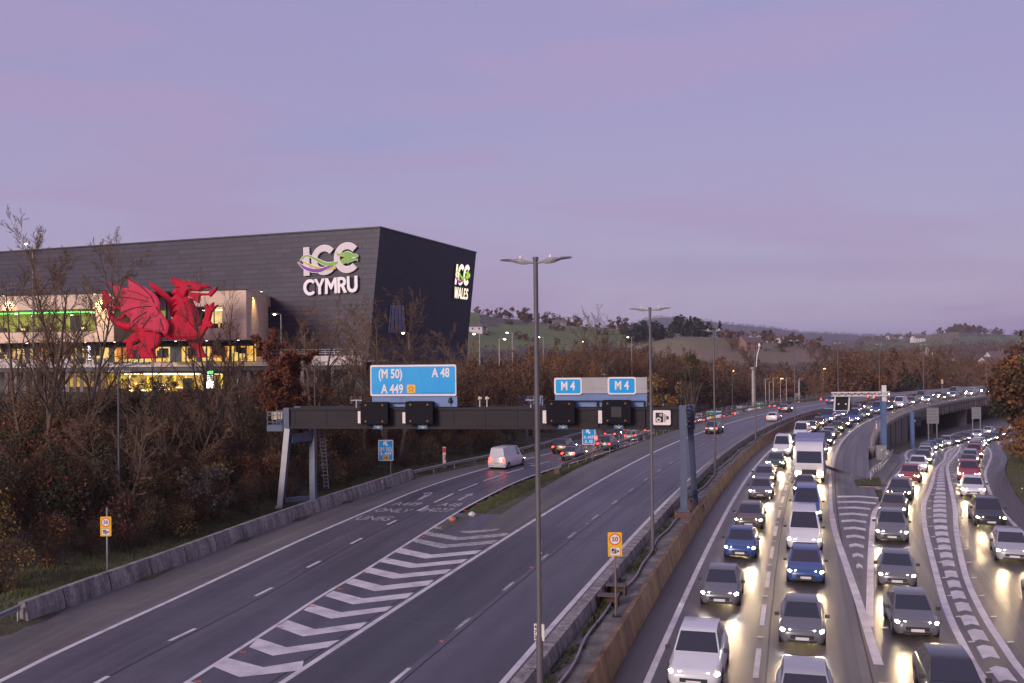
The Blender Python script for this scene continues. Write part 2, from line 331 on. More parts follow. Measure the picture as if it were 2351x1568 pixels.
def ground(px,py):
    px=np.asarray(px,float).ravel(); py=np.asarray(py,float).ravel()
    i,o,_=nearest(px,py,REFc); s=i*4.
    _,dl,yl=nearest(px,py,EDc); dl=-dl
    _,dr,yr=nearest(px,py,SRc)
    _,dk,yk=nearest(px,py,RBc)
    noise=.25*np.sin(px*.31+1.3)*np.sin(py*.27)+.15*np.sin(px*.83)*np.sin(py*.71+.5)
    plat=5.8*(1-sstep(215,330,py))-7*sstep(215,330,py)
    m4=-.16-5.7*sstep(222,234,s)
    low2=zs2(py)-.16
    right=np.where(o>8,m4+(low2-m4)*sstep(9,12.4,o),m4)
    right=np.where(dk>0.2,low2+.16-.05+1.6*sstep(.5,9,dk)+noise*sstep(1,5,dk),right)
    mid=zs1(py)-.14+(.12+m4-zs1(py))*(1-sstep(.3,9,-15-o))
    left=zs1(yl)-.14+(.45)*sstep(.25,.7,dl)
    left=left+(plat-left)*(.42*sstep(1.5,13,dl)+.58*sstep(13,42,dl))+noise*sstep(2,6,dl)
    z=np.where(o>-14.9,right,mid)
    z=np.where((dr<0.3)&(o<-9),np.minimum(z,zs1(py)-.14),z)
    z=np.where(dl>0.05,left,z)
    far=sstep(300,350,py)
    u=CX+F*px/np.maximum(py,40)
    hl=np.maximum.reduce([hill(u,py,HA,430,900,.35),hill(u,py,HB,350,650,.5),hill(u,py,HCc,750,1900,.3),hill(u,py,HD,2600,4500,.2)])
    hl=hl+ (.8*np.sin(px*.021)*np.sin(py*.017)+.5*np.sin(px*.05+1)*np.sin(py*.043))*sstep(340,420,py)
    return z*(1-far)+hl*far
def gz(x,y): return float(ground([x],[y])[0])
def grid(xs,ys,mb,matf):
    X,Y=np.meshgrid(xs,ys); Z=ground(X,Y).reshape(X.shape); ny,nx=X.shape
    idx=np.arange(nx*ny).reshape(ny,nx)
    f=np.stack([idx[:-1,:-1],idx[:-1,1:],idx[1:,1:],idx[1:,:-1]],-1).reshape(-1,4)
    vs=np.stack([X,Y,Z],-1).reshape(-1,3); c=vs[f].mean(1)
    k=len(mb.v); mb.v.extend(map(tuple,vs.tolist())); mb.f.extend(map(tuple,(f+k).tolist())); mb.mi.extend(matf(c))
def proj(c):
    q=(np.asarray(c)-np.array([0,0,HC]))@np.array(CR); return CX+F*q[:,0]/-q[:,2], CY-F*q[:,1]/-q[:,2]
def near_m(c):
    _,dl,_=nearest(c[:,0],c[:,1],EDc); dl=-dl
    _,dk,_=nearest(c[:,0],c[:,1],RBc)
    r=np.zeros(len(c),int); r[(dl>7)]=1; r[(dk>6)]=1
    rnd=np.sin(c[:,0]*1.7+c[:,1]*.9)+np.sin(c[:,0]*.6-c[:,1]*1.3); r[(dl>3)&(dl<=7)&(rnd>.5)]=1
    r[(dl>42)&(c[:,1]<135)]=0
    r[c[:,1]>225]=1
    return r.tolist()
def far_m(c):
    u,v=proj(c); d=c[:,1]; r=np.full(len(c),5)
    r[(d<1000)&(u<1445)&(v>746)&(v<800)]=2
    r[(d<1000)&(u<1110)]=2
    r[(d<720)&(d>400)&(u>1440)&(u<1935)&(v<800)]=3
    r[(d<720)&(d>400)&(u>1500)&(u<1960)&(v>=797)&(v<836)]=4
    r[(d>900)&(d<2600)&(u>2180)&(v<792)&(v>772)]=2
    r[(d>900)&(d<2600)&(u>2075)&(u<2200)&(v<784)]=3
    r[(d>900)&(d<2600)&(u>1990)&(u<2180)&(v>=786)&(v<806)]=2
    return r.tolist()
gm=MB()
grid(np.arange(-190,191,2.),np.arange(-40,345,2.),gm,near_m)
_u=np.arange(-900,3300,22.); _y=np.geomspace(340,9000,84)
U,Y=np.meshgrid(_u,_y); X=(U-CX)/F*Y; Z=ground(X,Y).reshape(X.shape)-.02; ny,nx=X.shape; idx=np.arange(nx*ny).reshape(ny,nx)
f=np.stack([idx[:-1,:-1],idx[:-1,1:],idx[1:,1:],idx[1:,:-1]],-1).reshape(-1,4); vs=np.stack([X,Y,Z],-1).reshape(-1,3); k=len(gm.v)
gm.v.extend(map(tuple,vs.tolist())); gm.f.extend(map(tuple,(f+k).tolist())); gm.mi.extend(far_m(vs[f].mean(1)))
gm.add([(-7000,-600,-9),(7000,-600,-9),(7000,8900,-12),(-7000,8900,-12)],[(0,1,2,3)],5)
g=gm.build('ground',[grass,litter,pasture,stubble,plough,woodfloor],smooth='all',fix=False); tag(g,kind='structure')
# ---------------------------------------------------------------- roads
def ribbon(A,B,mat,name,n=None,dz=0.,st=4.):
    mb=MB(); n=len(A); vs=[Vector(p)+Vector((0,0,dz)) for p in A]+[Vector(p)+Vector((0,0,dz)) for p in B]
    mb.add(vs,[(i,i+n,i+1+n,i+1) for i in range(n-1)]); 
    o=mb.build(name,mat,fix=False); l=o.data.uv_layers.new(name='UVMap'); W_=[(A[i]-B[i]).length for i in range(n)]
    for lp in o.data.loops: k=lp.vertex_index; l.data[lp.index].uv=((k%n)*st,0. if k<n else W_[k-n])
    return tag(o,kind='structure')
SS=lambda a,b,st=4.: np.arange(a,b+.01,st)
S_END=SMAX-8
def offs(C,s):                        # offset of a polyline at stations s
    so=np.array(sorted(SO(p) for p in C[::2])); return np.interp(s,so[:,0],so[:,1])
s_=SS(0,S_END); so_l=[P(s,-10.1) for s in s_]
ribbon([P(s,-10.1) for s in s_],[P(s,-1.75) for s in s_],asph,'motorway_carriageway')
ribbon([P(s,1.15) for s in s_],[P(s,9.6) for s in s_],asph_dk,'oncoming_carriageway')
s2=SS(0,S_END); ribbon([P(s,9.6) for s in s2],[P(s,13.05) for s in s2],asph_dk,'oncoming_hard_shoulder')
hsb=lambda s: float(np.interp(s,[100,104,116,140,400],[-10.11,-12.6,-13.4,-14.5,-14.6]))
s3=SS(100,S_END,2.); ribbon([P(s,hsb(s)) for s in s3],[P(s,-10.1) for s in s3],asph_old,'hard_shoulder',st=2.)
s4=SS(0,112,2.); osr=offs(SRc,s4)
ribbon([P(s,o) for s,o in zip(s4,osr)],[P(s,-10.1 if s<100 else hsb(s)) for s in s4],asph,'gore_surface',st=2.)
N=160
def on(C,n,zf): 
    q=resamp(C,n); q[:,2]=zf(q[:,1]); return [Vector(p) for p in q]
q0=resamp(EDc,N); q1=resamp(SLc,N); q2=resamp(SRc,N)
def ribC(C0,C1,zf,mat,name,dz=0,n=N):
    return ribbon(on(C0,n,zf),on(C1,n,zf),mat,name,dz=dz)
ribC(EDc,SLc,zs1,asph_old,'exit_hard_shoulder'); ribC(SLc,SRc,zs1,asph,'exit_slip_road')
L2=[(14.8,41.7),(18.4,51.6),(22,61.4),(25.6,70.8),(27.8,75.2),(33.1,87.5),(39,100),(45,114),(52,132),(60,150),(68.6,165),(79.7,185),(90,201),(102,212),(120,222)]
L2c=np.array([tuple(p) for p in cr(L2,10)])
_a=[tuple(P(s,13.05)) for s in SS(0,116)]; LB=[(p[0],p[1]) for p in _a]+[(x-.6,y+.35) for x,y in L2[5:]]
LBc=np.array([tuple(p) for p in cr(LB,4)])
# joining slip: a fan of strips between its left and right edges
def fan(C0,C1,n,m,zf,mat,name):
    a=resamp(C0,n); b=resamp(C1,n); mb=MB(); vs=[]
    for i in range(n):
        for j in range(m+1):
            p=a[i]+(b[i]-a[i])*j/m; vs.append((p[0],p[1],float(zf(p[1]))))
    mb.add(vs,[(i*(m+1)+j,i*(m+1)+j+1,(i+1)*(m+1)+j+1,(i+1)*(m+1)+j) for i in range(n-1) for j in range(m)])
    o=mb.build(name,mat,fix=False); l=o.data.uv_layers.new(name='UVMap'); wd=np.hypot(*(b-a)[:,:2].T)
    for lp in o.data.loops: i,j=divmod(lp.vertex_index,m+1); l.data[lp.index].uv=(i*2.2,wd[i]*j/m)
    return tag(o,kind='structure')
fan(LBc,RBc,120,8,zs2,asph_dk,'joining_slip_road')
# nose island behind the barriers
isl=[(28.9,83.6),(30.6,88),(33.2,97)]+[tuple(P(s,13.7)[:2]) for s in range(170,244,12)]
isl_r=[(30.9,83.6),(33.0,88.2),(38.4,100.3),(44.4,114.3),(51.4,132.3),(59.4,150.3),(68,165.3),(79.2,185.3)]
def zis(y): return zs2(np.asarray(y)-4)+.10
a=on(np.array([tuple(p) for p in cr(isl,6)]),40,zis); b=on(np.array([tuple(p) for p in cr(isl_r,6)]),40,lambda y:zs2(y)+.10)
ribbon(a[:18],b[:18],asph_old,'traffic_island'); ribbon(a[17:],b[17:],grass,'island_grass')
mb=MB(); n=len(b); mb.add(b+[p-Vector((0,0,.3)) for p in b],[(i,i+1,i+1+n,i+n) for i in range(n-1)]); mb.add(a+[p-Vector((0,0,.3)) for p in a],[(i,i+1,i+1+n,i+n) for i in range(n-1)])
mb.add([a[0],b[0],b[0]-Vector((0,0,.3)),a[0]-Vector((0,0,.3))],[(0,1,2,3)]); tag(mb.build('island_kerb',conc,fix=False),kind='structure')
mb=MB(); vs=[(29.0,83.8,.125),(31.0,83.8,.125),(32.5,88.6,.125),(29.9,87.6,.125)]
for i in range(70):
    t,r=random.Random(i).random(),random.Random(i+99).random(); x=29.2+1.6*r+1.5*t; y=83.9+4.2*t
    mb.add([(x-.15,y,.1),(x+.15,y+.05,.1),(x,y+.02,.22+.1*r)],[(0,1,2)])
mb.add(vs,[(0,1,2,3)]); tag(mb.build('island_moss',moss,fix=False),kind='stuff')
# ---------------------------------------------------------------- painted markings
MK=MB(); MW=MB()
def line_so(s0,s1,o,wd,mb=MK,z=.006,st=3.,of=None):
    ss=np.arange(s0,s1+.01,min(st,(s1-s0)/2 if s1-s0<6 else st)); n=len(ss)
    oo=[o]*n if of is None else of(ss)
    mb.add([P(s,q-wd/2,z) for s,q in zip(ss,oo)]+[P(s,q+wd/2,z) for s,q in zip(ss,oo)],[(i,i+n,i+1+n,i+1) for i in range(n-1)])
def dashes_so(s0,s1,o,ln,pitch,wd,mb=MK,st0=0):
    s=s0
    while s<s1: line_so(s,s+ln,o,wd,mb); s+=pitch
def path_line(C,wd,zf,mb=MK,n=200,a=0.,b=1.,dz=.006):
    q=resamp(C,n); q=q[int(a*(n-1)):int(b*(n-1))+1]; t=np.gradient(q[:,:2],axis=0); t/=np.hypot(t[:,0],t[:,1])[:,None]; m=len(q)
    z=zf(q[:,1])+dz
    mb.add([(q[i,0]-t[i,1]*wd/2,q[i,1]+t[i,0]*wd/2,z[i]) for i in range(m)]+[(q[i,0]+t[i,1]*wd/2,q[i,1]-t[i,0]*wd/2,z[i]) for i in range(m)],[(i,i+m,i+1+m,i+1) for i in range(m-1)])
line_so(0,S_END,-2.55,.25); line_so(0,S_END,-10.15,.25)
dashes_so(83.3,330,-6.35,1.9,7.05,.17,MW); dashes_so(48,82,-6.35,1.9,7.05,.17,MK)
line_so(0,S_END,2.35,.25); dashes_so(3,400,6.0,3.6,7.0,.2,MK)
path_line(SLc,.25,zs1); path_line(SRc,.2,zs1)
for (x,y),(x2,y2) in [((-14.1,40.7),(-13.6,42.5)),((-12.5,48.1),(-12.1,49.8)),((-11.3,54.4),(-10.9,56.1)),((-10,61.1),(-9.6,62.9)),((-8.6,67.8),(-8.2,69.5)),((-7.1,73.6),(-6.5,76)),((-6.2,77.6),(-5.0,82.4)),((-4.6,84.1),(-3.2,88.6)),((-2.7,90.4),(-1.2,94.5)),((-.7,96),(1,99.8)),((1.8,101.8),(3.8,106)),((4.8,108),(6.8,112)),((-16.2,28),(-15.9,29.9)),((-15.1,34.5),(-14.8,36.3))]:
    d=Vector((x2-x,y2-y,0)).normalized(); n=Vector((d.y,-d.x,0))*.1
    MK.quad(Vector((x,y,.006))-n,Vector((x,y,.006))+n,Vector((x2,y2,.006))+n,Vector((x2,y2,.006))-n)
# left gore chevrons
def chev(i0,j0,pl,mb,dz=.010):
    q=[G(*T(i0,j0,*p)) for p in pl]; mb.add([(p.x,p.y,dz) for p in q],[tuple(range(len(q)))] if len(q)<5 else [(0,1,4,5),(1,2,3,4)])
CH=[[(190,1055),(430,1143),(950,1070),(1028,1008),(540,1075),(290,992)],[(435,900),(690,980),(1192,910),(1258,862),(780,920),(515,845)],[(632,770),(890,848),(1385,790),(1450,738),(985,793),(710,722)],
    [(820,653),(1090,727),(1578,673),(1635,622),(1165,676),(895,610)],[(985,548),(1260,613),(1745,563),(1797,522),(1325,568),(1050,508)],[(1133,457),(1420,514),(1890,468),(1945,429),(1478,475),(1190,420)],
    [(1270,368),(1555,427),(2020,383),(2075,347),(1610,390),(1335,330)],[(1430,268),(1695,332),(2170,290),(2230,256),(1755,298),(1480,243)],[(1530,205),(1835,260),(2290,220),(2330,190),(1870,230),(1580,177)]]
for c in CH[:7]: chev(1,3,c,MK)
for c in CH[7:]: chev(1,3,c,MW)
chev(1,3,[(1620,145),(1690,158),(1715,158),(1700,135),(1690,133),(1650,133)],MW); chev(1,3,[(1860,180),(1950,196),(2180,172),(2245,152),(1990,170),(1900,172)],MW)
C0=[(-65,1240),(155,1320),(660,1243),(775,1172),(280,1242),(20,1158)]; chev(1,3,C0,MK)
chev(0,3,[(1960,1420),(2200,1517),(2770,1452),(2790,1365),(2420,1425),(2085,1338)],MK)
chev(0,3,[(1550,1640),(1850,1780),(2420,1690),(2540,1600),(2050,1640),(1740,1555)],MK)
# right gore chevrons and edge lines
line_so(118,S_END,9.55,.25)
cl=[tuple(P(s,o)) for s,o in ((82.6,10.3),(86,10.25),(92,10.15),(100,9.95),(110,9.65),(118,9.55))]; path_line(np.array([tuple(p) for p in cr(cl,6)]),.35,lambda y:0*y,dz=.009)
path_line(L2c,.32,zs2,a=.0,b=.95)

for k in range(15):
    s=91+k*2.95
    if s>128: break
    lo=float(np.interp(s,[86,118,200],[10.3,9.6,9.6]))+.45; hi=float(offs(L2c,[s])[0])-.4; md=(lo+hi)/2
    if hi-lo<.3: continue
    hw=.45
    MK.add([P(s-hw,lo,.006),P(s-hw+.0,md,.006) ,P(s-hw-.0,hi,.006),P(s+hw,hi,.006),P(s+hw+.0,md,.006),P(s+hw,lo,.006)] if False else [P(s-hw,lo,.006),P(s-hw+.5,md,.006),P(s-hw,hi,.006),P(s+hw,hi,.006),P(s+hw+.5,md,.006),P(s+hw,lo,.006)],[(0,1,4,5),(1,2,3,4)])
dashes_so(66.3,81,10.32,.95,1.9,.36)
STL=[(13.2,18),(14.8,27),(16.3,34.6),(17.5,39),(19.3,44.7),(22.3,53),(27.0,65.6),(30.9,75),(35.3,84.3),(42.4,100),(50,115.6),(60,138),(71,160)]
STR=[(14.6,18),(16.4,28),(18,35.3),(19,38.9),(20.6,44.1),(23.2,51.4),(27.9,62.9),(32.7,74),(38.8,88.8),(45.3,104),(53,120),(63,141),(71.8,160)]
STLc,STRc=[np.array([tuple(p) for p in cr(q,10)]) for q in (STL,STR)]
path_line(STLc,.3,zs2); path_line(STRc,.3,zs2)
a=resamp(STLc,400); b=resamp(STRc,400)
for k in range(62):
    i=int(8+k*6.15)
    if i+5>392: break
    p0,p1,r0,r1=[Vector((q[0],q[1],float(zs2(q[1]))+.006)) for q in (a[i],a[i+4],b[i],b[i+4])]
    A0,B0,A1,B1=p0.lerp(r0,.3),p0.lerp(r0,.72),p1.lerp(r1,.3),p1.lerp(r1,.72)
    if (B0-A0).length<.18: continue
    m0,m1=(A0+B0)/2,(A1+B1)/2; d=(p1-p0).normalized()*.28
    MK.add([A0,m0+d,B0,B1,m1+d,A1],[(0,1,4,5),(1,2,3,4)])
RE=[(21.5,18),(25,40),(29.5,55),(34,69),(37.8,79),(44,93),(51,107),(58,121),(65.6,137),(73,153),(80.4,170),(93.3,188),(112,197)]
REc=np.array([tuple(p) for p in cr(RE,10)]); path_line(REc,.25,zs2)
tag(MK.build('lane_markings',paint,fix=False),kind='structure'); tag(MW.build('worn_lane_markings',paint_worn,fix=False),kind='structure')
# painted words and arrows on the exit slip
TX=MB()
def road_text(s,u,v,size,ln,align='CENTER'):
    p=G(u,v); h=Vector((-6.5+10.6,61.6-41,0)).normalized() if False else None
    i=int(np.argmin(((SRc[:,:2]-np.array([p.x,p.y]))**2).sum(1))); t=SRc[min(i+2,len(SRc)-1),:2]-SRc[max(i-2,0),:2]; t/=np.hypot(*t)
    ey=Vector((t[0],t[1],0)); ex=Vector((t[1],-t[0],0))
    k=len(TX.v); TX.text(s,(p.x,p.y,.004),ex,ey*ln,size,th=.004,bold=.012,align=align)
for s,i,j,x,y,sz,ln in [('A449',1,2,1390,1493,1.0,2.3),('A48',1,2,1785,1500,1.0,2.3),('ONLY',1,2,1255,1553,1.0,2.3),('B4237',1,2,1660,1548,.95,2.3),('UNIG',1,3,1085,57,1.05,2.3)]:
    road_text(s,*T(i,j,x,y),sz,ln)
def arrow(pl):
    q=[G(*T(1,2,*p)) for p in pl]; TX.add([(p.x,p.y,.006) for p in q],[tuple(range(len(q)))])
TX.v=[tuple(v) for v in TX.v]
arrow([(1478,1452),(1512,1453),(1600,1408),(1625,1393),(1612,1385),(1560,1402)]); arrow([(1530,1395),(1612,1382),(1590,1398),(1562,1412)])
arrow([(1840,1458),(1876,1459),(1958,1417),(1934,1414)]); arrow([(1903,1412),(1996,1390),(1985,1418)])
tag(TX.build('road_lettering',paint_worn,fix=False),kind='structure')
# reflective studs
ST=MB(); SD=MB()
for s in np.arange(77,330,14.1): ST.box(P(s+4.6,-6.35,.012),(.13,.18,.024),HEAD(s))
for s in np.arange(66,330,7.): SD.box(P(s+5.2,6.0,.012),(.13,.24,.024),HEAD(s))
q=resamp(L2c,100)
for i in range(0,60,2): SD.box((q[i][0]+.55,q[i][1]-.2,float(zs2(q[i][1]))+.012),(.3,.1,.024),.2)
for c,sg in ((STLc,1),(STRc,1)):
    q=resamp(c,120)
    for i in range(8,110,3): SD.box((q[i][0]+.35,q[i][1]-.1,float(zs2(q[i][1]))+.012),(.26,.1,.024),.2)
q=resamp(SRc,200)
for i in range(20,90,2): ST.box((q[i][0]+.35,q[i][1],.012),(.26,.1,.024),.2)
tag(ST.build('road_studs',M('stud_amber',(.5,.10,.05),.3)),kind='structure'); tag(SD.build('white_road_studs',M('stud_white',(.7,.62,.5),.3)),kind='structure')
# ---------------------------------------------------------------- central reserve
s_=SS(0,S_END); 
ribbon([P(s,-1.0,.33) for s in s_],[P(s,.75,.33) for s in s_],conc_floor,'reserve_floor')
def sweep_so(sec,ss,mat,name,label,cat,smooth=False):
    mb=MB(); mb.loft([[P(s,o,z) for o,z in sec] for s in ss]); o=mb.build(name,mat,loc=P(ss[0],sec[0][0],0)); return tag(o,label,cat)
sw=SS(0,300)
sweep_so([(-1.75,-.1),(-1.62,.85),(-1.15,.85),(-1.0,-.1)],sw,conc,'concrete_barrier','long grey concrete wall along the reserve, beside the empty lanes','barrier wall')
sweep_so([(.75,-.1),(.75,1.05),(.95,1.07),(1.02,.55),(1.15,-.1)],sw,conc_headlit,'concrete_barrier','long rust-brown stained concrete wall facing the headlight lanes','barrier wall')
mb=MB()
rr=random.Random(5)
for k in range(46):
    s=60+k*2.6+rr.random(); 
    if rr.random()<.55:
        o0=-.95+rr.random()*.4; wd=.3+.7*rr.random(); ln=.6+1.6*rr.random(); n=9
        mb.add([P(s+ln*math.cos(2*PI*i/n)*(.7+.5*rr.random()),min(.7,max(-.98,o0+wd*.6*math.sin(2*PI*i/n)*(.7+.5*rr.random()))),.336) for i in range(n)],[tuple(range(n))])
        for _ in range(int(40*ln)):
            a=s+ln*(rr.random()*2-1)*.8; b=min(.6,max(-.95,o0+wd*(rr.random()-.5))); p=P(a,b,.33); h=.05+.22*rr.random()**2
            mb.add([p+Vector((-.03,0,0)),p+Vector((.03,.02,0)),p+Vector((rr.uniform(-.1,.1),rr.uniform(-.1,.1),h))],[(0,1,2)])
tag(mb.build('moss_patches',moss,fix=False),'green moss and weeds on the reserve floor','moss',kind='stuff')
mb=MB()
for k in range(90):
    s=66+k*1.6+rr.random(); o=rr.uniform(-.95,-.75) if rr.random()<.8 else rr.uniform(.45,.7)
    for _ in range(14):
        p=P(s+rr.uniform(-.4,.4),o+rr.uniform(0,.22),.33); h=rr.uniform(.08,.38); l=Vector((rr.uniform(-.2,.2),rr.uniform(-.2,.2),h))
        mb.add([p+Vector((-.025,0,0)),p+Vector((.025,.01,0)),p+l],[(0,1,2)])
tag(mb.build('weeds',mat_mix('weed_green',[(.04,.06,.015),(.07,.09,.025),(.10,.11,.04)],2,.9),fix=False),'small green weeds along the reserve wall','weeds',kind='stuff')
pts=[P(s,-.42+.12*math.sin(s*.35)+.06*math.sin(s*.9),.42) for s in np.arange(58,200,1.)]
mb=MB(); mb.tube(pts,.055,8)
pp=thing('cable_duct',P(66,-.4,.33),'long pale mauve pipe winding along the reserve floor','pipe'); mb.build('duct',M('duct_plastic',(.30,.25,.28),.5),pp,smooth=True)
mb=MB()
for i in range(6,len(pts)-2,5): mb.tube([pts[i],pts[i].lerp(pts[i+1],.12)],.064,8)
mb.build('clamp',M('clamp',(.12,.10,.11),.5),pp)
# ---------------------------------------------------------------- left barrier and guard rails
def sweepC(C,a,b,sec,zf,n=120):
    q=resamp(C,n); q=q[int(a*(n-1)):int(b*(n-1))+1]; t=np.gradient(q[:,:2],axis=0); t/=np.hypot(t[:,0],t[:,1])[:,None]
    return [[Vector((p[0]+tt[1]*o,p[1]-tt[0]*o,float(zf(p[1]))+z)) for o,z in sec] for p,tt in zip(q,t)]
BARp=[(-21.3,43.6),(-20.4,48),(-19.5,51.6),(-18.5,56),(-16.6,64.8),(-14.2,74.5),(-12,82.5),(-9.3,92.5)]
BARc=np.array([tuple(p) for p in cr(BARp,10)])
z0=lambda y:0*np.asarray(y,float)
mb=MB(); mb.loft(sweepC(BARc,0,1,[(-.55,-.2),(-.42,.92),(-.12,.92),(.02,.4),(.1,-.2)],z0,60)); 
tag(mb.build('roadside_barrier',conc,loc=(-21.3,43.6,0)),'streaked grey concrete wall at the foot of the wooded bank','barrier wall')
def rail(name,label,C,zf,post_gap=3.2,h=.61,mat=steel,side=1,beam=None,parts=True,cat='guard rail'):
    q=resamp(C,int(max(4,np.sum(np.hypot(*np.diff(C[:,:2],axis=0).T))/2)))
    r=thing(name,(q[0][0],q[0][1],float(zf(q[0][1]))),label,cat)
    mb=MB(); mb.loft(sweepC(C,0,1,beam or [(-.02,h-.15),(.05,h-.11),(.05,h-.04),(-.01,h),(.05,h+.04),(.05,h+.11),(-.02,h+.15)],zf,len(q)),close=True); mb.build('rail',mat,r)
    ln=np.sum(np.hypot(*np.diff(C[:,:2],axis=0).T)); m=min(100,int(ln/post_gap)); pq=resamp(C,max(2,m)); tt=np.gradient(pq[:,:2],axis=0)
    me=None
    for p,t in zip(pq,tt):
        b=MB().box((0,0,h/2-.15),(.11,.06,h+.3))
        if me is None: o=b.build('post',mat,r,world=False); me=o.data
        else: o=bpy.data.objects.new('post',me); COL.objects.link(o); o.parent=r
        z=float(zf(p[1])); o.location=mw(r).inverted()@Vector((p[0]-t[1]/np.hypot(*t)*.09,p[1]+t[0]/np.hypot(*t)*.09,z)); o.rotation_euler=(0,0,math.atan2(t[1],t[0])+0)
    return r
c=np.array([tuple(p) for p in cr([(-24.2,22),(-22.4,34),(-21.5,43.4)],8)]); rail('guard_rail','dull steel guard rail ending against the concrete wall, bottom left',c,lambda y:0*y+.15)
c=np.array([tuple(p) for p in cr([(-9.3,92.6),(-6.3,99.2),(-1.2,109.5),(4,123),(10,145),(17,172),(26,202),(38,234),(52,264)],8)]); rail('guard_rail','steel guard rail curving along the grass bank past the red marker board',c,zs1,4)
c=np.array([tuple(P(s,-15.3)) for s in SS(137,300)]); rail('guard_rail','long weathered guard rail on short posts beside the worn hard shoulder',c,z0,3.4,mat=steel_dk)
mb=MB(); mb.box(P(136.3,-15.35,.2),(.9,.5,.55),HEAD(136)); tag(mb.build('rail_anchor',M('timber_block',(.16,.11,.09),.9),loc=P(136.3,-15.35,0)),'brown block at the near end of the weathered guard rail','anchor block')
# picket fence between slip and motorway
fp=thing('metal_fence',P(152,-16.6,0),'dark railing fence behind the weathered guard rail','fence')
mb=MB(); ss=SS(150,296,3.)
def fz(s): return float(np.interp(s,[150,160,300],[-.1,-.1,-.05]))
for z,h in ((1.25,.07),(.75,.05),(.25,.05)):
    mb.loft([[P(s,-16.9+a*.03,z+fz(s)+b*h/2) for a,b in ((-1,-1),(1,-1),(1,1),(-1,1))] for s in ss])
mb.build('rail',steel_dk,fp); me=None
for s in ss[::1]:
    if me is None: o=MB().box((0,0,.6),(.09,.09,1.5)).build('post',steel_dk,fp,world=False); me=o.data
    else: o=bpy.data.objects.new('post',me); COL.objects.link(o); o.parent=fp
    o.location=P(s,-16.9,fz(s))-fp.location
    o.rotation_euler=(0,0,HEAD(s))
mb=MB()
for s in np.arange(150,296,.55): mb.box(P(s,-16.9,.72+fz(s)),(.02,.02,1.),HEAD(s))
mb.build('bar',steel_dk,fp)
# nose barriers
c=np.array([tuple(p) for p in cr([(29.4,86.8),(29.5,92.5),(30.6,101),(33.0,108),(36.2,114),(39.4,119)],8)]); rail('guard_rail','double crash rail on the left of the traffic island, curving towards the white gantry',c,lambda y:zis(y)-.05,1.6)
c=np.array([tuple(p) for p in cr([(31.2,86.8),(33.1,92),(37.2,100.4),(43.2,114.4),(48,126)],8)]); rail('guard_rail','crash rail on the right of the traffic island, edging the joining slip road',c,lambda y:zs2(y)+.1,1.8)
c=np.array([tuple(p) for p in cr([(40,66),(43.2,78),(49,92),(57,107),(64,119),(72,131)],8)]); rail('guard_rail','rusty rail along the grass verge under the autumn tree, right edge',c,lambda y:zs2(y)+.1,3,mat=M('rusty_rail',(.30,.20,.13),.8,.3))
# ---------------------------------------------------------------- retaining wall, parapet and underbridge
rw_m=mat_mix('wall_concrete',[(.085,.068,.062),(.135,.11,.10),(.19,.16,.145)],.35,.85,bscale=3,fine=.3,stretch=(1.5,1.5,.15))
rw=thing('retaining_wall',P(180,13.2,0),'dark stained concrete retaining wall carrying the curve of the motorway','retaining wall')
ss=SS(166,236); 
def zb(s): return float(zs2(P(s,16)[1]))-.6
mb=MB(); mb.loft([[P(s,13.06,zb(s)),P(s,13.06,.22),P(s,13.5,.22),P(s,13.5,zb(s))] for s in ss]); mb.build('wall',rw_m,rw)
mb=MB(); mb.loft([[P(s,12.96,.222),P(s,12.96,.42),P(s,13.62,.42),P(s,13.62,-.05),P(s,13.502,-.05),P(s,13.502,.222)] for s in SS(166,330)]); mb.build('coping',conc,rw)
mb=MB()
for s in np.arange(170,236,8): mb.box(P(s,13.53,-1.8),(.25,.09,4.2),HEAD(s))
mb.build('joint',M('wall_stain',(.05,.04,.038),.9),rw)
mb=MB()
for z in (.55,.85,1.2): mb.loft([[P(s,13.3+a*.03,z+.3+b*.035) for a,b in((-1,-1),(1,-1),(1,1),(-1,1))] for s in SS(166,330)])
mb.build('rail',steel_dk,rw)
mb=MB()
for s in np.arange(166,330,2.6): mb.box(P(s,13.3,.95),(.1,.08,1.1),HEAD(s))
mb.build('post',steel_dk,rw)
mb=MB()
for s in np.arange(166,330,.42): mb.box(P(s,13.3,1.05),(.018,.018,.7),HEAD(s))
mb.build('bar',steel_dk,rw)
ub=thing('underbridge',P(262,6,-5.5),'low concrete bridge deck over the slip road with a dark opening','bridge')
mb=MB(); ss=SS(232,330); mb.loft([[P(s,-16,-1.35),P(s,-16,-.05),P(s,13.5,-.05),P(s,13.5,-1.35)] for s in ss]); mb.build('deck',rw_m,ub)
mb=MB()
for s in np.arange(234,330,2.2): mb.box(P(s,13.53,-1.25),(.5,.26,1.2),HEAD(s))
mb.build('beam_end',rw_m,ub)
mb=MB()
for s in (236,262,292): mb.loft([[P(q,-15,-6.5),P(q,-15,-1.352),P(q,13.0,-1.352),P(q,13.0,-6.5)] for q in (s-.5,s+.5)])
mb.build('pier',rw_m,ub)
lm=MB(); lm.box(P(241,9,-2.4),(.5,.3,.3),HEAD(241)); lm.build('lamp',E('blue_lamp',(.03,.12,1.),60.),ub)
pl=bpy.data.lights.new('blue_underpass_light','POINT'); pl.energy=160; pl.color=(.05,.12,1.); pl.shadow_soft_size=.2; po=bpy.data.objects.new('blue_underpass_light',pl); COL.objects.link(po); po.location=P(240.4,9.6,-2.7)

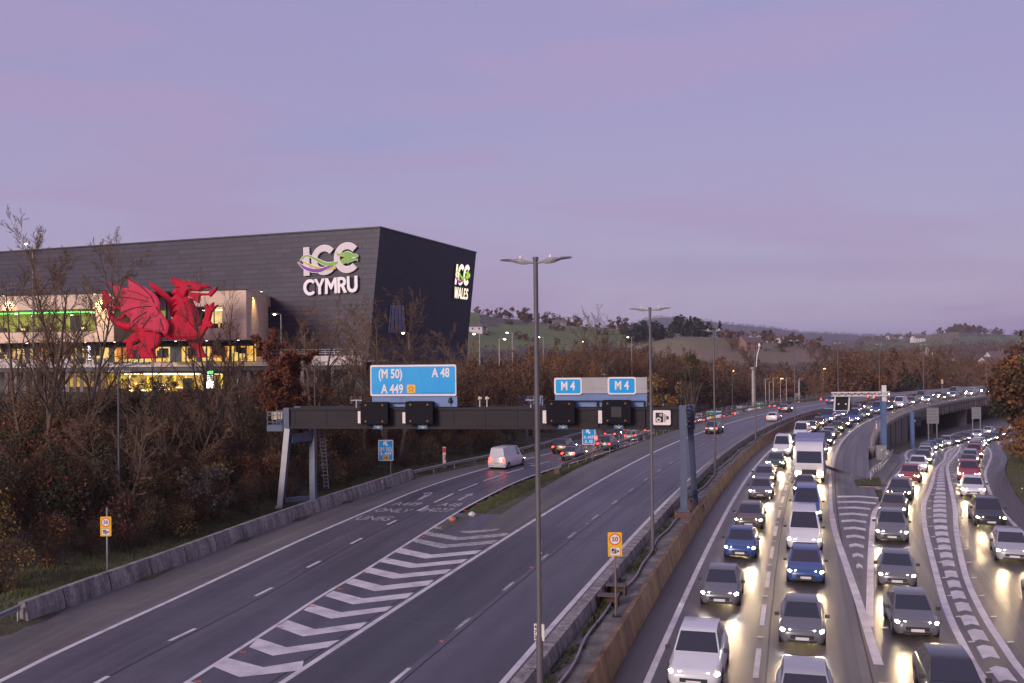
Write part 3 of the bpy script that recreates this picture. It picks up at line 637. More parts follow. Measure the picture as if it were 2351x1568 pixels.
# roundabout apron under and beside the bridge
mb=MB(); n=24; vs=[]
AP0=[(70,172),(78,188),(87,203),(95,214),(106,228),(122,250)]; AP1=[(72,171),(80,186),(91,202.5),(104,214),(122,224),(150,245)]
a0=resamp(np.array([tuple(p) for p in cr(AP0,6)]),40); a1=resamp(np.array([tuple(p) for p in cr(AP1,6)]),40)
tag(fan(a0,a1,40,4,lambda y: zs2(y)-.006,asph,'underpass_road'),kind='structure')

# seams, resurfaced patches and joints
mb=MB()
def seam(s0,s1,o,wd,z=.0035):
    ss=np.arange(s0,s1+.01,3.); n=len(ss); mb.add([P(s,o-wd/2+.05*math.sin(s*.7)*.3,z) for s in ss]+[P(s,o+wd/2+.05*math.sin(s*.7)*.3,z) for s in ss],[(i,i+n,i+1+n,i+1) for i in range(n-1)])
for o in (-6.05,-2.05,-10.55,6.35,9.95): seam(60,330,o,.07)
for s in (104,131,158,187): 
    mb.add([P(s,-9.9,.0035),P(s,-2.7,.0035),P(s+.07,-2.7,.0035),P(s+.07,-9.9,.0035)],[(0,1,2,3)])
for (x,y),(x2,y2) in zip([tuple(q[:2]) for q in resamp(np.array([tuple(p) for p in cr([(-16.4,28),(-14.4,38),(-12.1,48),(-10,60),(-7,73),(-3,88),(2,101.5)],6)]),60)][:-1],[tuple(q[:2]) for q in resamp(np.array([tuple(p) for p in cr([(-16.4,28),(-14.4,38),(-12.1,48),(-10,60),(-7,73),(-3,88),(2,101.5)],6)]),60)][1:]):
    d=Vector((y2-y,-(x2-x),0)).normalized()*.04; mb.add([Vector((x,y,.0035))-d,Vector((x,y,.0035))+d,Vector((x2,y2,.0035))+d,Vector((x2,y2,.0035))-d],[(0,1,2,3)])
tag(mb.build('road_seams',M('bitumen_seam',(.022,.019,.021),.6),fix=False),kind='structure')
pm=mat_road('asphalt_patch',[(.040,.036,.045),(.058,.052,.063),(.078,.070,.082)],.42)
def patch(s0,s1,o0,o1,name='resurfaced_patch'):
    n=12; ss=np.linspace(s0,s1,n); o=ribbon([P(s,o0,.002) for s in ss],[P(s,o1,.002) for s in ss],pm,name,st=(s1-s0)/(n-1))
patch(68,84,-9.95,-6.4); patch(84.2,108,-9.95,-6.35); patch(118,131,-6.3,-2.75)
jm=M('joint_dark',(.05,.04,.036),.9); mb=MB()
for s in np.arange(62,250,6.):
    for (o0,z0_,o1,z1_) in ((1.16,-.0,1.035,.55),(1.035,.55,.965,1.06)): mb.add([P(s,o0,z0_),P(s,o1,z1_),P(s+.06,o1,z1_),P(s+.06,o0,z0_)],[(0,1,2,3)])
mb.build('joint',jm,bpy.data.objects['concrete_barrier.001'],fix=False); mb=MB()
for s in np.arange(61,250,3.1): mb.add([P(s,-.99,.33),P(s,-1.14,.852),P(s+.05,-1.14,.852),P(s+.05,-.99,.33)],[(0,1,2,3)]); mb.add([P(s,-1.14,.853),P(s,-1.63,.853),P(s+.05,-1.63,.853),P(s+.05,-1.14,.853)],[(0,1,2,3)])
mb.build('joint',jm,bpy.data.objects['concrete_barrier'],fix=False); mb=MB()
for r in sweepC(BARc,0,1,[(.11,-.0),(.03,.4),(-.11,.92),(-.42,.925)],z0,60)[3::4]:
    d=Vector((.02,.05,0)); mb.add([r[0],r[1],r[1]+d,r[0]+d],[(0,1,2,3)]); mb.add([r[1],r[2],r[2]+d,r[1]+d],[(0,1,2,3)])
mb.build('joint',jm,bpy.data.objects['roadside_barrier'],fix=False)
# ================================================================ signs, gantries, columns
blue=M('sign_blue',(.0,.33,.70),.35,.06,1.5); white=M('sign_white',(.80,.70,.66),.4,.05,2); grey=M('sign_grey',(.34,.33,.33),.5,.08,1.2,stretch=(1,1,.3))
yellow=M('sign_yellow',(.86,.44,.01),.35,.06,1.5); red=M('sign_red',(.62,.05,.02),.4,.05); signblk=M('sign_black',(.012,.012,.014),.5,.05)
amber=M('amber_lens',(.22,.075,.02),.25,.1); gantry_dk=M('gantry_girder',(.024,.019,.021),.6,.3,.8,stretch=(.3,1,2),spec=.25); gantry_bl=M('gantry_steel_blue',(.075,.095,.15),.45,.15,1.5); gantry_lt=M('gantry_panel_blue',(.13,.20,.38),.5,.12,1)
pale=M('leg_lit_side',(.48,.46,.46),.5,.1,1.); sensor=M('sensor_cream',(.62,.52,.36),.5)
back_m=M('sign_back_grey',(.20,.195,.20),.5,.12,1.2)
def rrect(x0,z0,x1,z1,r,n=5):
    o=[]
    for cx,cz,a0 in ((x1-r,z1-r,0),(x0+r,z1-r,90),(x0+r,z0+r,180),(x1-r,z0+r,270)):
        for k in range(n+1): a=R(a0+90*k/n); o.append((cx+r*math.cos(a),cz+r*math.sin(a)))
    return o
class Pl:
    def __init__(s,p,ex=(1,0,0),tilt=0):
        s.p=Vector(p); s.ex=Vector(ex).normalized(); s.ez=Vector((0,0,1)); s.n=s.ex.cross(s.ez).normalized()
    def q(s,u,v): d=GP(u,v,s.p,s.n)-s.p; return d.dot(s.ex),d.dot(s.ez)
    def rect(s,mb,u0,v0,u1,v1,off,th,mi=0,r=0.):
        a=(s.q(u0,v0)[0]+s.q(u0,v1)[0])/2; c=(s.q(u1,v0)[0]+s.q(u1,v1)[0])/2; t=(s.q(u0,v0)[1]+s.q(u1,v0)[1])/2; b=(s.q(u0,v1)[1]+s.q(u1,v1)[1])/2
        poly=rrect(a,b,c,t,r) if r else [(a,b),(c,b),(c,t),(a,t)]
        mb.prism(poly,s.p+s.n*off,s.ex,s.ez,th,mi); return a,b,c,t
    def text(s,mb,body,u,v,hpx,off,mi=0,sx=.82,bold=.016,align='CENTER',spacing=1.):
        a,b=s.q(u,v); h=s.q(u,v-hpx/2)[1]-s.q(u,v+hpx/2)[1]
        mb.text(body,s.p+s.ex*a+s.ez*b+s.n*off,s.ex,s.ez,h/.70,.006,mi,sx,bold,align,spacing)
    def poly(s,mb,pts,off,th,mi=0): mb.prism([s.q(*p) for p in pts],s.p+s.n*off,s.ex,s.ez,th,mi)
    def disc(s,mb,u,v,rpx,off,th,mi=0,n=24):
        a,b=s.q(u,v); r=s.q(u+rpx,v)[0]-a; mb.prism([(a+r*math.cos(2*PI*k/n),b+r*math.sin(2*PI*k/n)) for k in range(n)],s.p+s.n*off,s.ex,s.ez,th,mi)
def camera_symbol(pl,mb,u0,v0,u1,v1,off,k,w):
    X=lambda t:u0+(u1-u0)*t; Y=lambda t:v0+(v1-v0)*t; rp=(u1-u0)
    pl.rect(mb,X(.10),Y(.10),X(.58),Y(.86),off,.004,k,r=(pl.q(X(.06),Y(0))[0]-pl.q(X(0),Y(0))[0]))
    for cx,cy,r in ((.43,.28,.085),(.29,.66,.145)):
        pl.disc(mb,X(cx),Y(cy),r*rp,off+.004,.003,w); pl.disc(mb,X(cx),Y(cy),r*rp*.55,off+.007,.003,k)
    for t,y0,y1 in ((.63,.22,.78),(.69,.25,.74),(.75,.30,.68)): pl.rect(mb,X(t),Y(y0),X(t+.03),Y(y1),off,.004,k)
    pl.rect(mb,X(.79),Y(.38),X(.92),Y(.63),off,.004,k); pl.rect(mb,X(.63),Y(.80),X(.74),Y(.83),off,.004,k)
# ---- the big gantry
ga,gb=Vector((-16.55,72.6,0)),Vector((11.35,67.6,0)); gex=(gb-ga).normalized(); GPl=Pl(ga,gex); gn=GPl.n; UP=Vector((0,0,1))
gt=thing('sign_gantry',(11.35,68.2,.33),'wide dark girder gantry on blue steel legs spanning the empty left carriageway','gantry')
mb=MB()
for off in (0,-2.2):
    GPl.rect(mb,650,940,1560,981,-.12+off,.10); GPl.rect(mb,650,936,1560,941,-.35+off,.45); GPl.rect(mb,650,980,1560,985,-.35+off,.45)
    for k in range(13): u=675+k*73; GPl.rect(mb,u,941,u+2,980,-.019+off,.03)
mb.build('girder',gantry_dk,gt)
mb=MB()
for k in range(9):
    a=ga+gex*(1.2+3.1*k)+UP*7.55; mb.beam(a-gn*.35,a+gex*1.5-gn*2.1,.12,.1); mb.beam(a+gex*1.5-gn*2.1,a+gex*3-gn*.35,.12,.1)
mb.build('top_bracing',gantry_bl,gt)
def seg(a,b,w,h): return MB().beam(a,b,w,h,up=gn)
gL=ga+gex*.1; zt=7.75
mb=MB(); mb.beam(gL+UP*6.2-gn*.1,gL+UP*zt-gn*.1,.42,.5,up=gn); mb.beam(gL+UP*6.25-gn*2.2,gL+UP*zt-gn*2.2,.5,.5,up=gn); mb.build('head_post',gantry_bl,gt)
for dy,dx,bot in ((-.1,-.62,.0),(-2.9,1.45,.0)):
    a=gL+gex*(.05+(0 if dy>-1 else 1.0))+UP*6.25+gn*dy*.8; b=gL+gex*dx+UP*bot+gn*dy*.6-gn*(0 if dy>-1 else -.4)
    mb=MB(); mb.beam(a,b,.42,.46,up=gn); mb.beam(b+UP*.55+gex*.02,b-gex*.22-UP*.05,.5,.5,up=gn)
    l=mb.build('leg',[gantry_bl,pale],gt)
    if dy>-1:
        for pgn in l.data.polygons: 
            if abs(pgn.normal.dot(gn))>.8: pgn.material_index=1  # pale faces: the light catching this leg is put into its colour
mb=MB(); mb.beam(gL-gex*.35+UP*1.0-gn*.2,gL+gex*1.3+UP*1.0-gn*1.6,.3,.34); mb.beam(gL+gex*.2+UP*5.5-gn*.2,gL+gex*1.0+UP*5.5-gn*1.9,.4,.6); mb.build('leg_brace',gantry_bl,gt)
mb=MB()
for o in (0,.42): mb.beam(gL+gex*(1.55+o)+UP*6.2-gn*2.3,gL+gex*(1.95+o*.8)+UP*1.6-gn*2.3,.035)
for k in range(16): z=1.8+k*.27; x=1.93-.087*(z-1.6); mb.beam(gL+gex*x+UP*z-gn*2.3,gL+gex*(x+.4)+UP*z-gn*2.3,.03)
for k in range(5): z=2.6+k*.75; x=1.93-.087*(z-1.6); mb.tube([gL+gex*(x+.2+.36*math.cos(t))+UP*z-gn*(2.3-.38*math.sin(t)) for t in np.linspace(0,PI,7)],.018,5)
mb.build('ladder',gantry_bl,gt)
mb=MB(); GPl.rect(mb,614,976,650,990,-1.6,1.7); 
for v in (945,952,968): GPl.rect(mb,614,v,646,v+1.6,.05,.04); GPl.rect(mb,614,v,646,v+1.6,-1.6,.04)
for u in (614,627,644): GPl.rect(mb,u,944,u+1.6,978,.05,.04); GPl.rect(mb,u,944,u+1.6,978,-1.6,.04)
mb.build('platform',gantry_bl,gt)
mb=MB(); GPl.rect(mb,618.5,946,630,964,-.9,.5); GPl.rect(mb,632,947,643,963,-.9,.5); mb.build('cabinet',sensor,gt)
gR=Vector((11.5,67.4,0)); 
mb=MB(); mb.beam(gR+UP*.75,gR+UP*7.9,.46,.5,up=gn); mb.beam(gR+UP*.75,gR+UP*.9,.75,.75,up=gn)
for k in range(9): mb.box(gR+UP*(6.3+.18*k)-gex*.24+gn*.2,(.05,.05,.07))
mb.build('column',gantry_bl,gt)
mb=MB(); mb.beam(gR+gex*.55-gn*2.4+UP*7.85,gR+gex*.55-gn*2.4+UP*6.1,.5,.42,up=gn); mb.beam(gR+gex*.5-gn*2.4+UP*6.1,gR+gex*.75-gn*2.6+UP*1.0,.42,.42,up=gn)
for k in range(5): mb.beam(gR+UP*(6.4+.34*k)+gex*.1,gR+gex*.55-gn*2.3+UP*(6.4+.34*k),.1,.12)
mb.build('rear_column',M('gantry_steel_navy',(.045,.06,.11),.5,.2),gt)
mb=MB(); mb.beam(gR+UP*1.75-gn*.3,gR+gex*.65-gn*2.4+UP*1.75,.3,.34); mb.build('leg_brace',gantry_bl,gt)
pd=MB(); pd.box(gR+UP*.53,(1.25,1.1,.42),-.18); pd.box(gR+gex*.75-gn*2.5+UP*.63,(1.2,1.1,.62),-.18); tag(pd.build('pedestal',M('red_brick_plinth',(.13,.07,.055),.9,.3,6),gt),'brown brick plinth')
# big direction sign
def boxed(name,label,cat): return thing(name,GPl.p+gex*10+UP*7.7,label,cat)
s1=thing('direction_sign',GP(950,930,GPl.p,gn),'wide bright blue sign for (M 50) A 449 and A 48 standing on the gantry','road sign')
mb=MB(); GPl.rect(mb,851,837.5,1048,909,.02,.06,1,r=.12); GPl.rect(mb,853.7,841.5,1045.6,905,.08,.008,0,r=.09); 
for u in (890.5,929.5,969,1009.5): GPl.rect(mb,u,842,u+.35,905,.088,.002,2)
GPl.rect(mb,968.5,880,1041,900,.088,.003,0); GPl.rect(mb,968.5,900.6,1041,901.4,.088,.003,2)
mb.build('panel',[blue,white,M('seam',(.0,.17,.42),.4)],s1)
mb=MB(); GPl.text(mb,'(M 50)',897,859,20.5,.09,0,.73,.022); GPl.text(mb,'A 48',1012.5,856.5,20.5,.09,0,.73,.022); GPl.text(mb,'A 449',901.5,894,20.5,.09,0,.73,.022); mb.build('lettering',white,s1)
mb=MB(); GPl.rect(mb,935,883,954.3,902,.09,.005,0,r=.08)
def star(c,ro,ri): return [(c[0]+(ro if k%2==0 else ri)*math.sin(PI*k/5),c[1]-(ro if k%2==0 else ri)*math.cos(PI*k/5)) for k in range(10)]
GPl.poly(mb,star((944.6,892.8),8.2,3.5),.095,.004,1); GPl.poly(mb,star((944.6,892.8),6.0,2.5),.099,.004,0); mb.build('diversion_symbol',[yellow,signblk],s1)
mb=MB(); GPl.rect(mb,854,909.3,1049,934,-.25,.2,0); 
for u in (918,1037):
    for v in (914,920): GPl.rect(mb,u,v,u+1.6,v+1.6,-.05,.02,1); GPl.rect(mb,u+2.6,v,u+4.2,v+1.6,-.05,.02,1)
mb.build('support_panel',[gantry_lt,gantry_bl],s1)
# M4 panel
s2=thing('direction_sign',GP(1378,930,GPl.p,gn),'grey panel with two blue M 4 patches standing on the gantry','road sign')
mb=MB(); GPl.rect(mb,1272.5,866.5,1485.5,903,.0,.06,0,r=.03); GPl.rect(mb,1273,892,1485,892.5,.06,.003,2)
mb.build('panel',[grey,white,back_m],s2)
for u0,v0,u1,v1 in ((1272.7,867.5,1336,906.3),(1395.3,865.5,1460.3,905.6)):
    mb=MB(); GPl.rect(mb,u0,v0,u1,v1,.06,.02,1,r=.17); GPl.rect(mb,u0+3.6,v0+3.4,u1-3.2,v1-3.4,.08,.006,0,r=.10); b=mb.build('route_patch',[blue,white],s2)
    t=MB(); GPl.text(t,'M 4',(u0+u1)/2-.3,(v0+v1)/2,19.5,.087,0,.76,.024); t.build('lettering',white,b)
mb=MB(); GPl.rect(mb,1274,903.4,1485,934,-.25,.2,0)
for u in (1344,1445):
    for v in (913,918.5): GPl.rect(mb,u,v,u+1.6,v+1.6,-.05,.02,1); GPl.rect(mb,u+2.6,v,u+4.2,v+1.6,-.05,.02,1)
mb.build('support_panel',[gantry_lt,gantry_bl],s2)
# lane signals
k=0
for (u0,v0,u1,v1,txt,lab) in ((834.5,922,896.5,972.5,'','dark lane signal box furthest left on the gantry, under the (M 50) lettering'),(936.5,920.5,999,972,'','dark lane signal box under the A 449 star symbol on the gantry'),(1257,918.5,1321.5,971.3,'1','dark lane signal box under the left M 4 patch on the gantry'),(1384,917.5,1449.5,971,'2','dark lane signal box with a faint square, under the right M 4 patch')):
    t=thing('lane_signal',GP((u0+u1)/2,v1,GPl.p,gn),lab,'lane signal',group='lane signals on the gantry')
    mb=MB(); GPl.rect(mb,u0,v0,u1,v1,.12,.55,0,r=.13); GPl.rect(mb,u0+1.5,v0+1.5,u1-1.5,v1-1.5,.67,.015,0,r=.12)
    if txt=='2': GPl.rect(mb,1405,932.5,1428,956,.685,.004,1)
    mb.build('box',[M('signal_black',(.004,.003,.007),.6,.2,spec=.15),M('signal_matrix',(.020,.017,.015),.6)],t)
    for du in (.19,.81):
        for dv in (.14,.87):
            m=MB(); GPl.disc(m,u0+(u1-u0)*du,v0+(v1-v0)*dv,2.3,.686,.03); m.build('lamp',amber,t)
    m=MB(); GPl.rect(m,u0-9.5,943.5+(0 if k<1 else 2.5 if k<2 else -1.8),u0-1,973+(-2),.30,.03,0,r=.02); pb=m.build('number_plate',white,t)
    if txt: m=MB(); GPl.text(m,txt,u0-4.5,966,4.5,.335,0,.8,.01); m.build('lettering',grey,pb)
    m=MB(); c=(u0+u1)/2+4*(1 if k<2 else 1); GPl.rect(m,c-11,974.5,c+11,984.6,.12,.05,0); GPl.poly(m,[(c-9.3,977),(c-6.5,976.3),(c-1.2,979.6),(c-1.2,974.8),(c+2,974.8),(c+2,979.6),(c+6.5,976.3),(c+9.6,977),(c+.4,983.2)],.17,.006,1); m.build('lane_arrow',[M('arrow_plate_blue',(.03,.13,.30),.5),sensor],t)
    k+=1
mb=MB()
for a,b,c,d in ((1321,919,1385,921.5),(1450,919.5,1481,921.5),(1370,920,1373.5,980),(1478,921,1481,981)): GPl.rect(mb,a,b,c,d,.05,.1)
for a,b,c,d in ((1327,933.5,1347,934.2),(1327,963.5,1347,964.2),(1452,933.5,1472,934.2),(1452,963.5,1472,964.2),(897,923.5,937,926)): GPl.rect(mb,a,b,c,d,.05,.06)
mb.build('service_frame',gantry_dk,gt)
s3=thing('camera_sign',GP(1520,976,GPl.p,gn),'square white speed camera sign on the right end of the gantry','road sign')
mb=MB(); GPl.rect(mb,1498.5,940.5,1541,976.5,.11,.03,1,r=.06); GPl.rect(mb,1499.6,941.7,1539.8,975.4,.14,.01,0,r=.10); camera_symbol(GPl,mb,1501.5,944,1538.5,973.5,.15,1,0); mb.build('panel',[white,signblk],s3)
# things on top of the gantry
mb=MB(); p=GP(818.3,937,GPl.p,gn)
t=thing('loudspeaker_mast',p,'small pole with a crossbar and four black horns on the left of the gantry','mast'); mb.beam(p,p+UP*.62+UP*.0,.07); mb.beam(p+UP*.57-gex*.42,p+UP*.57+gex*.42,.06); mb.build('pole',M('pale_grey_steel',(.45,.45,.46),.5),t)
for a in (-.34,.36):
    for z in (.42,.78): m=MB(); m.loft([[p+gex*(a+i*r)+gn*y+UP*(z+j*r) for i,j in((-1,-1),(1,-1),(1,1),(-1,1))] for r,y in ((.07,-.12),(.09,.02),(.10,.14))]); m.build('horn',signblk,t)
p=GP(1218.5,937,GPl.p,gn); t=thing('loudspeaker_mast',p,'small pole with black horns on the gantry before the junction sign','mast'); mb=MB(); mb.beam(p,p+UP*.62,.07); mb.beam(p+UP*.57-gex*.35,p+UP*.57+gex*.25,.06); mb.build('pole',bpy.data.materials['pale_grey_steel'],t)
for z in (.42,.78): m=MB(); m.loft([[p+gex*(-.02+i*r)+gn*(y+.1)+UP*(z+j*r) for i,j in((-1,-1),(1,-1),(1,1),(-1,1))] for r,y in ((.07,-.12),(.09,.02),(.10,.14))]); m.build('horn',signblk,t)
for u,w in ((1101.5,'left'),(1118,'right')):
    p=GP(u,934,GPl.p,gn); t=thing('radar_sensor',p,w+' of two cream radar sensors on short poles, right of the (M 50) sign','sensor',group='radar sensors on the gantry')
    MB().beam(p,p+UP*.5,.08).build('pole',bpy.data.materials['pale_grey_steel'],t); m=MB(); m.tube([p+UP*.48,p+UP*.55,p+UP*.66,p+UP*.74],[.08,.13,.12,.04],10); m.box(p+UP*.62+gex*.1+gn*.06,(.14,.2,.12)); m.build('head',sensor,t,smooth=True)
for u,v,lab in ((1034,930,'dark dome camera on the gantry beside the blue support panel'),(1523,930,'dark dome camera on the far right of the gantry')):
    p=GP(u,v+2,GPl.p,gn); t=thing('dome_camera',p,lab,'camera'); m=MB(); m.tube([p,p+UP*.2],.05,8); m.build('bracket',back_m,t); m=MB(); m.tube([p+UP*.2,p+UP*.25,p+UP*.36,p+UP*.47,p+UP*.52],[.09,.15,.17,.12,.03],12); m.box(p+UP*.56,(.16,.1,.1)); m.build('dome',signblk,t,smooth=True)
# ---- other signs
def simple_sign(name,label,u0,v0,u1,v1,Y,base_v,posts,z0,draw,cat='road sign',group=None,post_mat=None,ex=(1,0,0),pw=.09,th=.04,top=None):
    c=GY((u0+u1)/2,(v0+v1)/2,Y); pl=Pl(c,ex); t=thing(name,(c.x,c.y,z0),label,cat,group=group)
    mb,mats=MB(),[]; draw(pl,mb,mats,t); mb.build('panel',mats,t)
    for pu in posts:
        a=GP(pu,(v0+v1)/2,pl.p,pl.n); zt=GP(pu,v0+2,pl.p,pl.n).z if top is None else top
        m=MB(); m.tube([(a.x,a.y+.07,z0-.3),(a.x,a.y+.07,zt)],pw/2,8); m.build('post',post_mat or back_m,t)
    return t
def fifty(pl,mb,mats,t):
    mats+= [yellow,white,red,signblk]; u0,v0,u1,v1=fifty.r; w=u1-u0; h=v1-v0
    pl.rect(mb,u0,v0,u1,v1,0,.02,0,r=.04); cu,cv=u0+w*.5,v0+h*.29
    pl.disc(mb,cu,cv,w*.405,.02,.004,2,32); pl.disc(mb,cu,cv,w*.335,.024,.003,1,32)
    pl.text(mb,'50',cu,cv,w*.31,.0275,3,1.0,.012)
    pl.rect(mb,u0+w*.16,v0+h*.605,u0+w*.87,v0+h*.965,.02,.003,3,r=.03); pl.rect(mb,u0+w*.18,v0+h*.617,u0+w*.85,v0+h*.953,.023,.003,1,r=.025)
    camera_symbol(pl,mb,u0+w*.2,v0+h*.64,u0+w*.83,v0+h*.93,.026,3,1)
fifty.r=(1395.5,1222,1428,1277.3); simple_sign('speed_limit_sign','yellow 50 speed limit and camera sign on a brown post in the reserve',*fifty.r,42.4,1420,(1412.5,),.33,fifty,post_mat=M('brown_post',(.17,.12,.10),.6),pw=.085)
MB().box((4.33,42.5,.36),(.35,.3,.06)).build('foot_plate',signblk,bpy.data.objects['speed_limit_sign'])
fifty.r=(230.5,1186,255.8,1231); simple_sign('speed_limit_sign','yellow 50 speed limit and camera sign on a grey post before the dark bushes, left',*fifty.r,52.0,1313,(244.5,),.4,fifty,post_mat=M('grey_post',(.27,.27,.28),.6),pw=.10,top=HC-(1165-819)*52./F)
fifty.r=(2160.5,871,2165.5,881); simple_sign('speed_limit_sign','tiny far yellow 50 sign beside the distant curve of the motorway',*fifty.r,265,895,(2163,),-2,fifty,pw=.14)
def s_m50(pl,mb,mats,t):
    mats+=[blue,white,yellow,signblk]; pl.rect(mb,868.7,1010,903,1057.6,0,.04,1,r=.09); pl.rect(mb,870.2,1011.6,901.5,1056,.04,.006,0,r=.07)
    pl.poly(mb,[(880.2,1013.5),(890,1013.5),(886.8,1016.6),(891.6,1021.6),(888.2,1025),(883.5,1020),(880.2,1023.2)],.046,.005,1)
    pl.text(mb,'(M 50)',885.8,1031.3,8.5,.047,1,.78,.022,spacing=1.12); pl.text(mb,'A 449',885.8,1041.5,8.5,.047,1,.78,.022,spacing=1.12)
    pl.rect(mb,879.3,1046.5,892.8,1054.6,.046,.005,2,r=.04); pl.text(mb,'HR',886,1050.6,5.6,.052,3,.95,.02)
simple_sign('route_sign','tall blue (M 50) A 449 arrow sign with orange HR patch, grass bank',868.7,1010,903,1057.6,91,1082,(896.5,),.8,s_m50)
def s_449(pl,mb,mats,t):
    mats+=[blue,white]; pl.rect(mb,1336.6,983,1366.2,1020.6,0,.04,1,r=.09); pl.rect(mb,1338,984.4,1364.8,1019.2,.04,.006,0,r=.07)
    pl.poly(mb,[(1345.5,986),(1354,986),(1351.2,988.8),(1356,993.6),(1353,996.6),(1348.2,991.8),(1345.5,994.5)],.046,.005,1)
    pl.text(mb,'A 449',1351.5,1004,7.6,.047,1,.8,.022,spacing=1.1); pl.text(mb,'A 48',1351.5,1014,7.6,.047,1,.8,.022,spacing=1.1)
simple_sign('route_sign','blue arrow sign for A 449 and A 48 on two posts at the fence tip',1336.6,983,1366.2,1020.6,106,1050,(1344.3,1359.3),0,s_449,post_mat=M('rusty_post',(.22,.16,.14),.7),pw=.12)
def s_lang(pl,mb,mats,t):
    mats+=[blue,white,yellow,signblk]; pl.rect(mb,1160.5,908.7,1247,978,0,.05,1,r=.12); pl.rect(mb,1162,910.2,1245.5,976.5,.05,.006,0,r=.1)
    pl.rect(mb,1175,910.8,1198.2,917.2,.056,.004,1); pl.rect(mb,1175,917,1187.5,926.3,.056,.004,1); pl.rect(mb,1211.5,911.5,1242,919,.056,.004,1); pl.rect(mb,1224,919,1242,926,.056,.004,1)
    pl.text(mb,'Langstone',1186.5,913.8,3.4,.061,3,.95,.012); pl.text(mb,'A 48',1181,919.3,3.4,.061,3,1,.012); pl.text(mb,'City centre',1226.5,913.6,3.2,.061,3,.95,.012); pl.text(mb,'Canol y ddinas',1227,917.3,2.6,.061,3,.9,.012); pl.text(mb,'A 48',1233,923,3.,.061,3,1,.012)
    pl.rect(mb,1176.5,921.5,1182,925.8,.061,.003,2); pl.poly(mb,[(1189,922),(1191,920.5),(1203,930.5),(1201,932.5)],.056,.004,1); pl.poly(mb,[(1221,920.5),(1223,922),(1209.5,932.5),(1208,930.5)],.056,.004,1); pl.rect(mb,1199,930,1213,945,.056,.004,1); pl.rect(mb,1202,927.5,1204.5,930,.056,.004,1); pl.rect(mb,1207,927.5,1209.5,930,.056,.004,1)
simple_sign('junction_sign','large blue and white junction sign with a map, half hidden behind the gantry',1160.5,908.7,1247,978,131,1012,(1208.5,1224),.7,s_lang,pw=.28)
def s_green(uv,cols):
    def d(pl,mb,mats,t):
        u0,v0,u1,v1=uv; mats+=[M('sign_green',(.02,.22,.06),.4),white,blue,yellow]; w=u1-u0;h=v1-v0
        pl.rect(mb,u0,v0,u1,v1,0,.05,1); 
        for a,b,c,e,mi in cols: pl.rect(mb,u0+w*a,v0+h*b,u0+w*c,v0+h*e,.05,.01,mi)
    return d
uv=(1622,944,1655.5,963); simple_sign('direction_sign','small green and blue sign low on the grass behind the railing fence',*uv,175,980,(1628,1650),-4.0,s_green(uv,[(.02,.05,.25,.6,0),(.27,.08,.98,.35,2),(.3,.4,.6,.9,3)]),pw=.15)
uv=(1729,925,1753.5,937.5); simple_sign('direction_sign','small green and white sign beside the tall camera mast',*uv,215,950,(1733,1750),-5.0,s_green(uv,[(.02,.05,.36,.95,0),(.64,.05,.98,.95,0),(.4,.1,.6,.5,2)]),pw=.15)
# red and white marker boards
def s_mark(pl,mb,mats,t):
    mats+=[M('marker_red',(.72,.05,.03),.4),white]; pl.rect(mb,1016.6,1026,1023.8,1074,0,.12,1); pl.rect(mb,1016.7,1028,1023.7,1038.5,.12,.01,0); pl.rect(mb,1020.8,1044,1023.7,1056,.12,.01,0)
simple_sign('marker_board','tall white marker board with red panels behind the steel guard rail',1016.6,1026,1023.8,1074,99.5,1075,(1020,),-.1,s_mark,cat='marker post')
def s_mk2(pl,mb,mats,t):
    mats+=[bpy.data.materials['marker_red'],white]; pl.rect(mb,875.5,1097.5,877.6,1103.5,0,.05,0); pl.rect(mb,875.8,1103.5,878,1110,0,.05,1)
simple_sign('marker_post','little red and white marker post on the concrete wall',875.5,1097.5,878,1110,85.2,1112,(876.6,),.7,s_mk2,cat='marker post',pw=.04)
# sign backs and signals at the slip
def s_back(uv):
    def d(pl,mb,mats,t):
        mats+=[back_m,steel]; pl.rect(mb,*uv,-.06,.05,0); 
        for k in range(5): v=uv[1]+(uv[3]-uv[1])*(k+.5)/5; pl.rect(mb,uv[0],v-.4,uv[2],v+.4,-.01,.05,1)
    return d
uv=(2128,936,2155.5,972.5); simple_sign('road_sign','larger grey sign back on two posts before the retaining wall',*uv,162,990,(2131.5,2151),-3.6,s_back(uv),pw=.2)
uv=(2231,934.5,2252.5,961.5); simple_sign('road_sign','smaller grey sign back on two posts before the dark bridge opening',*uv,205,976,(2233,2250.5),-5.3,s_back(uv),pw=.22)
wt=M('white_truss_paint',(.72,.68,.64),.5,.08); sblue=M('post_blue',(.095,.155,.29),.5,.12)
c=GY(2029,1024,117.5); c.z=float(zis(117.5))-.05
t=thing('cantilever_gantry',c,'white lattice arm on a tall blue post, over the headlight lanes','gantry')
top=c.z+7.95; ex=Vector((-1,-.02,0))
mb=MB(); mb.beam(c,(c.x,c.y,top),.5,.62); mb.box((c.x,c.y,c.z+.05),(1.,1.,.12)); mb.build('post',sblue,t)
mb=MB(); za,zb_=top-.3,top-.72
for y in (-.55,-.05):
    for z in (za,zb_): mb.beam(Vector((c.x+.6,c.y+y,z)),Vector((c.x-6.1,c.y+y,z)),.1)
    for k in range(17):
        x=c.x+.5-.39*k; mb.beam((x,c.y+y,za if k%2 else zb_),(x-.39,c.y+y,zb_ if k%2 else za),.055)
mb.box((c.x,c.y-.35,top-.45),(.5,.15,1.9)); mb.build('arm',wt,t)
mb=MB()
for x in (5.75,4.05,): mb.beam((c.x-x,c.y-.3,zb_),(c.x-x-.15,c.y-.3,zb_-1.75),.15)
mb.beam((c.x-5.8,c.y-.3,zb_-1.7),(c.x-4.1,c.y-.3,zb_-1.7),.06); mb.build('hanger',wt,t)
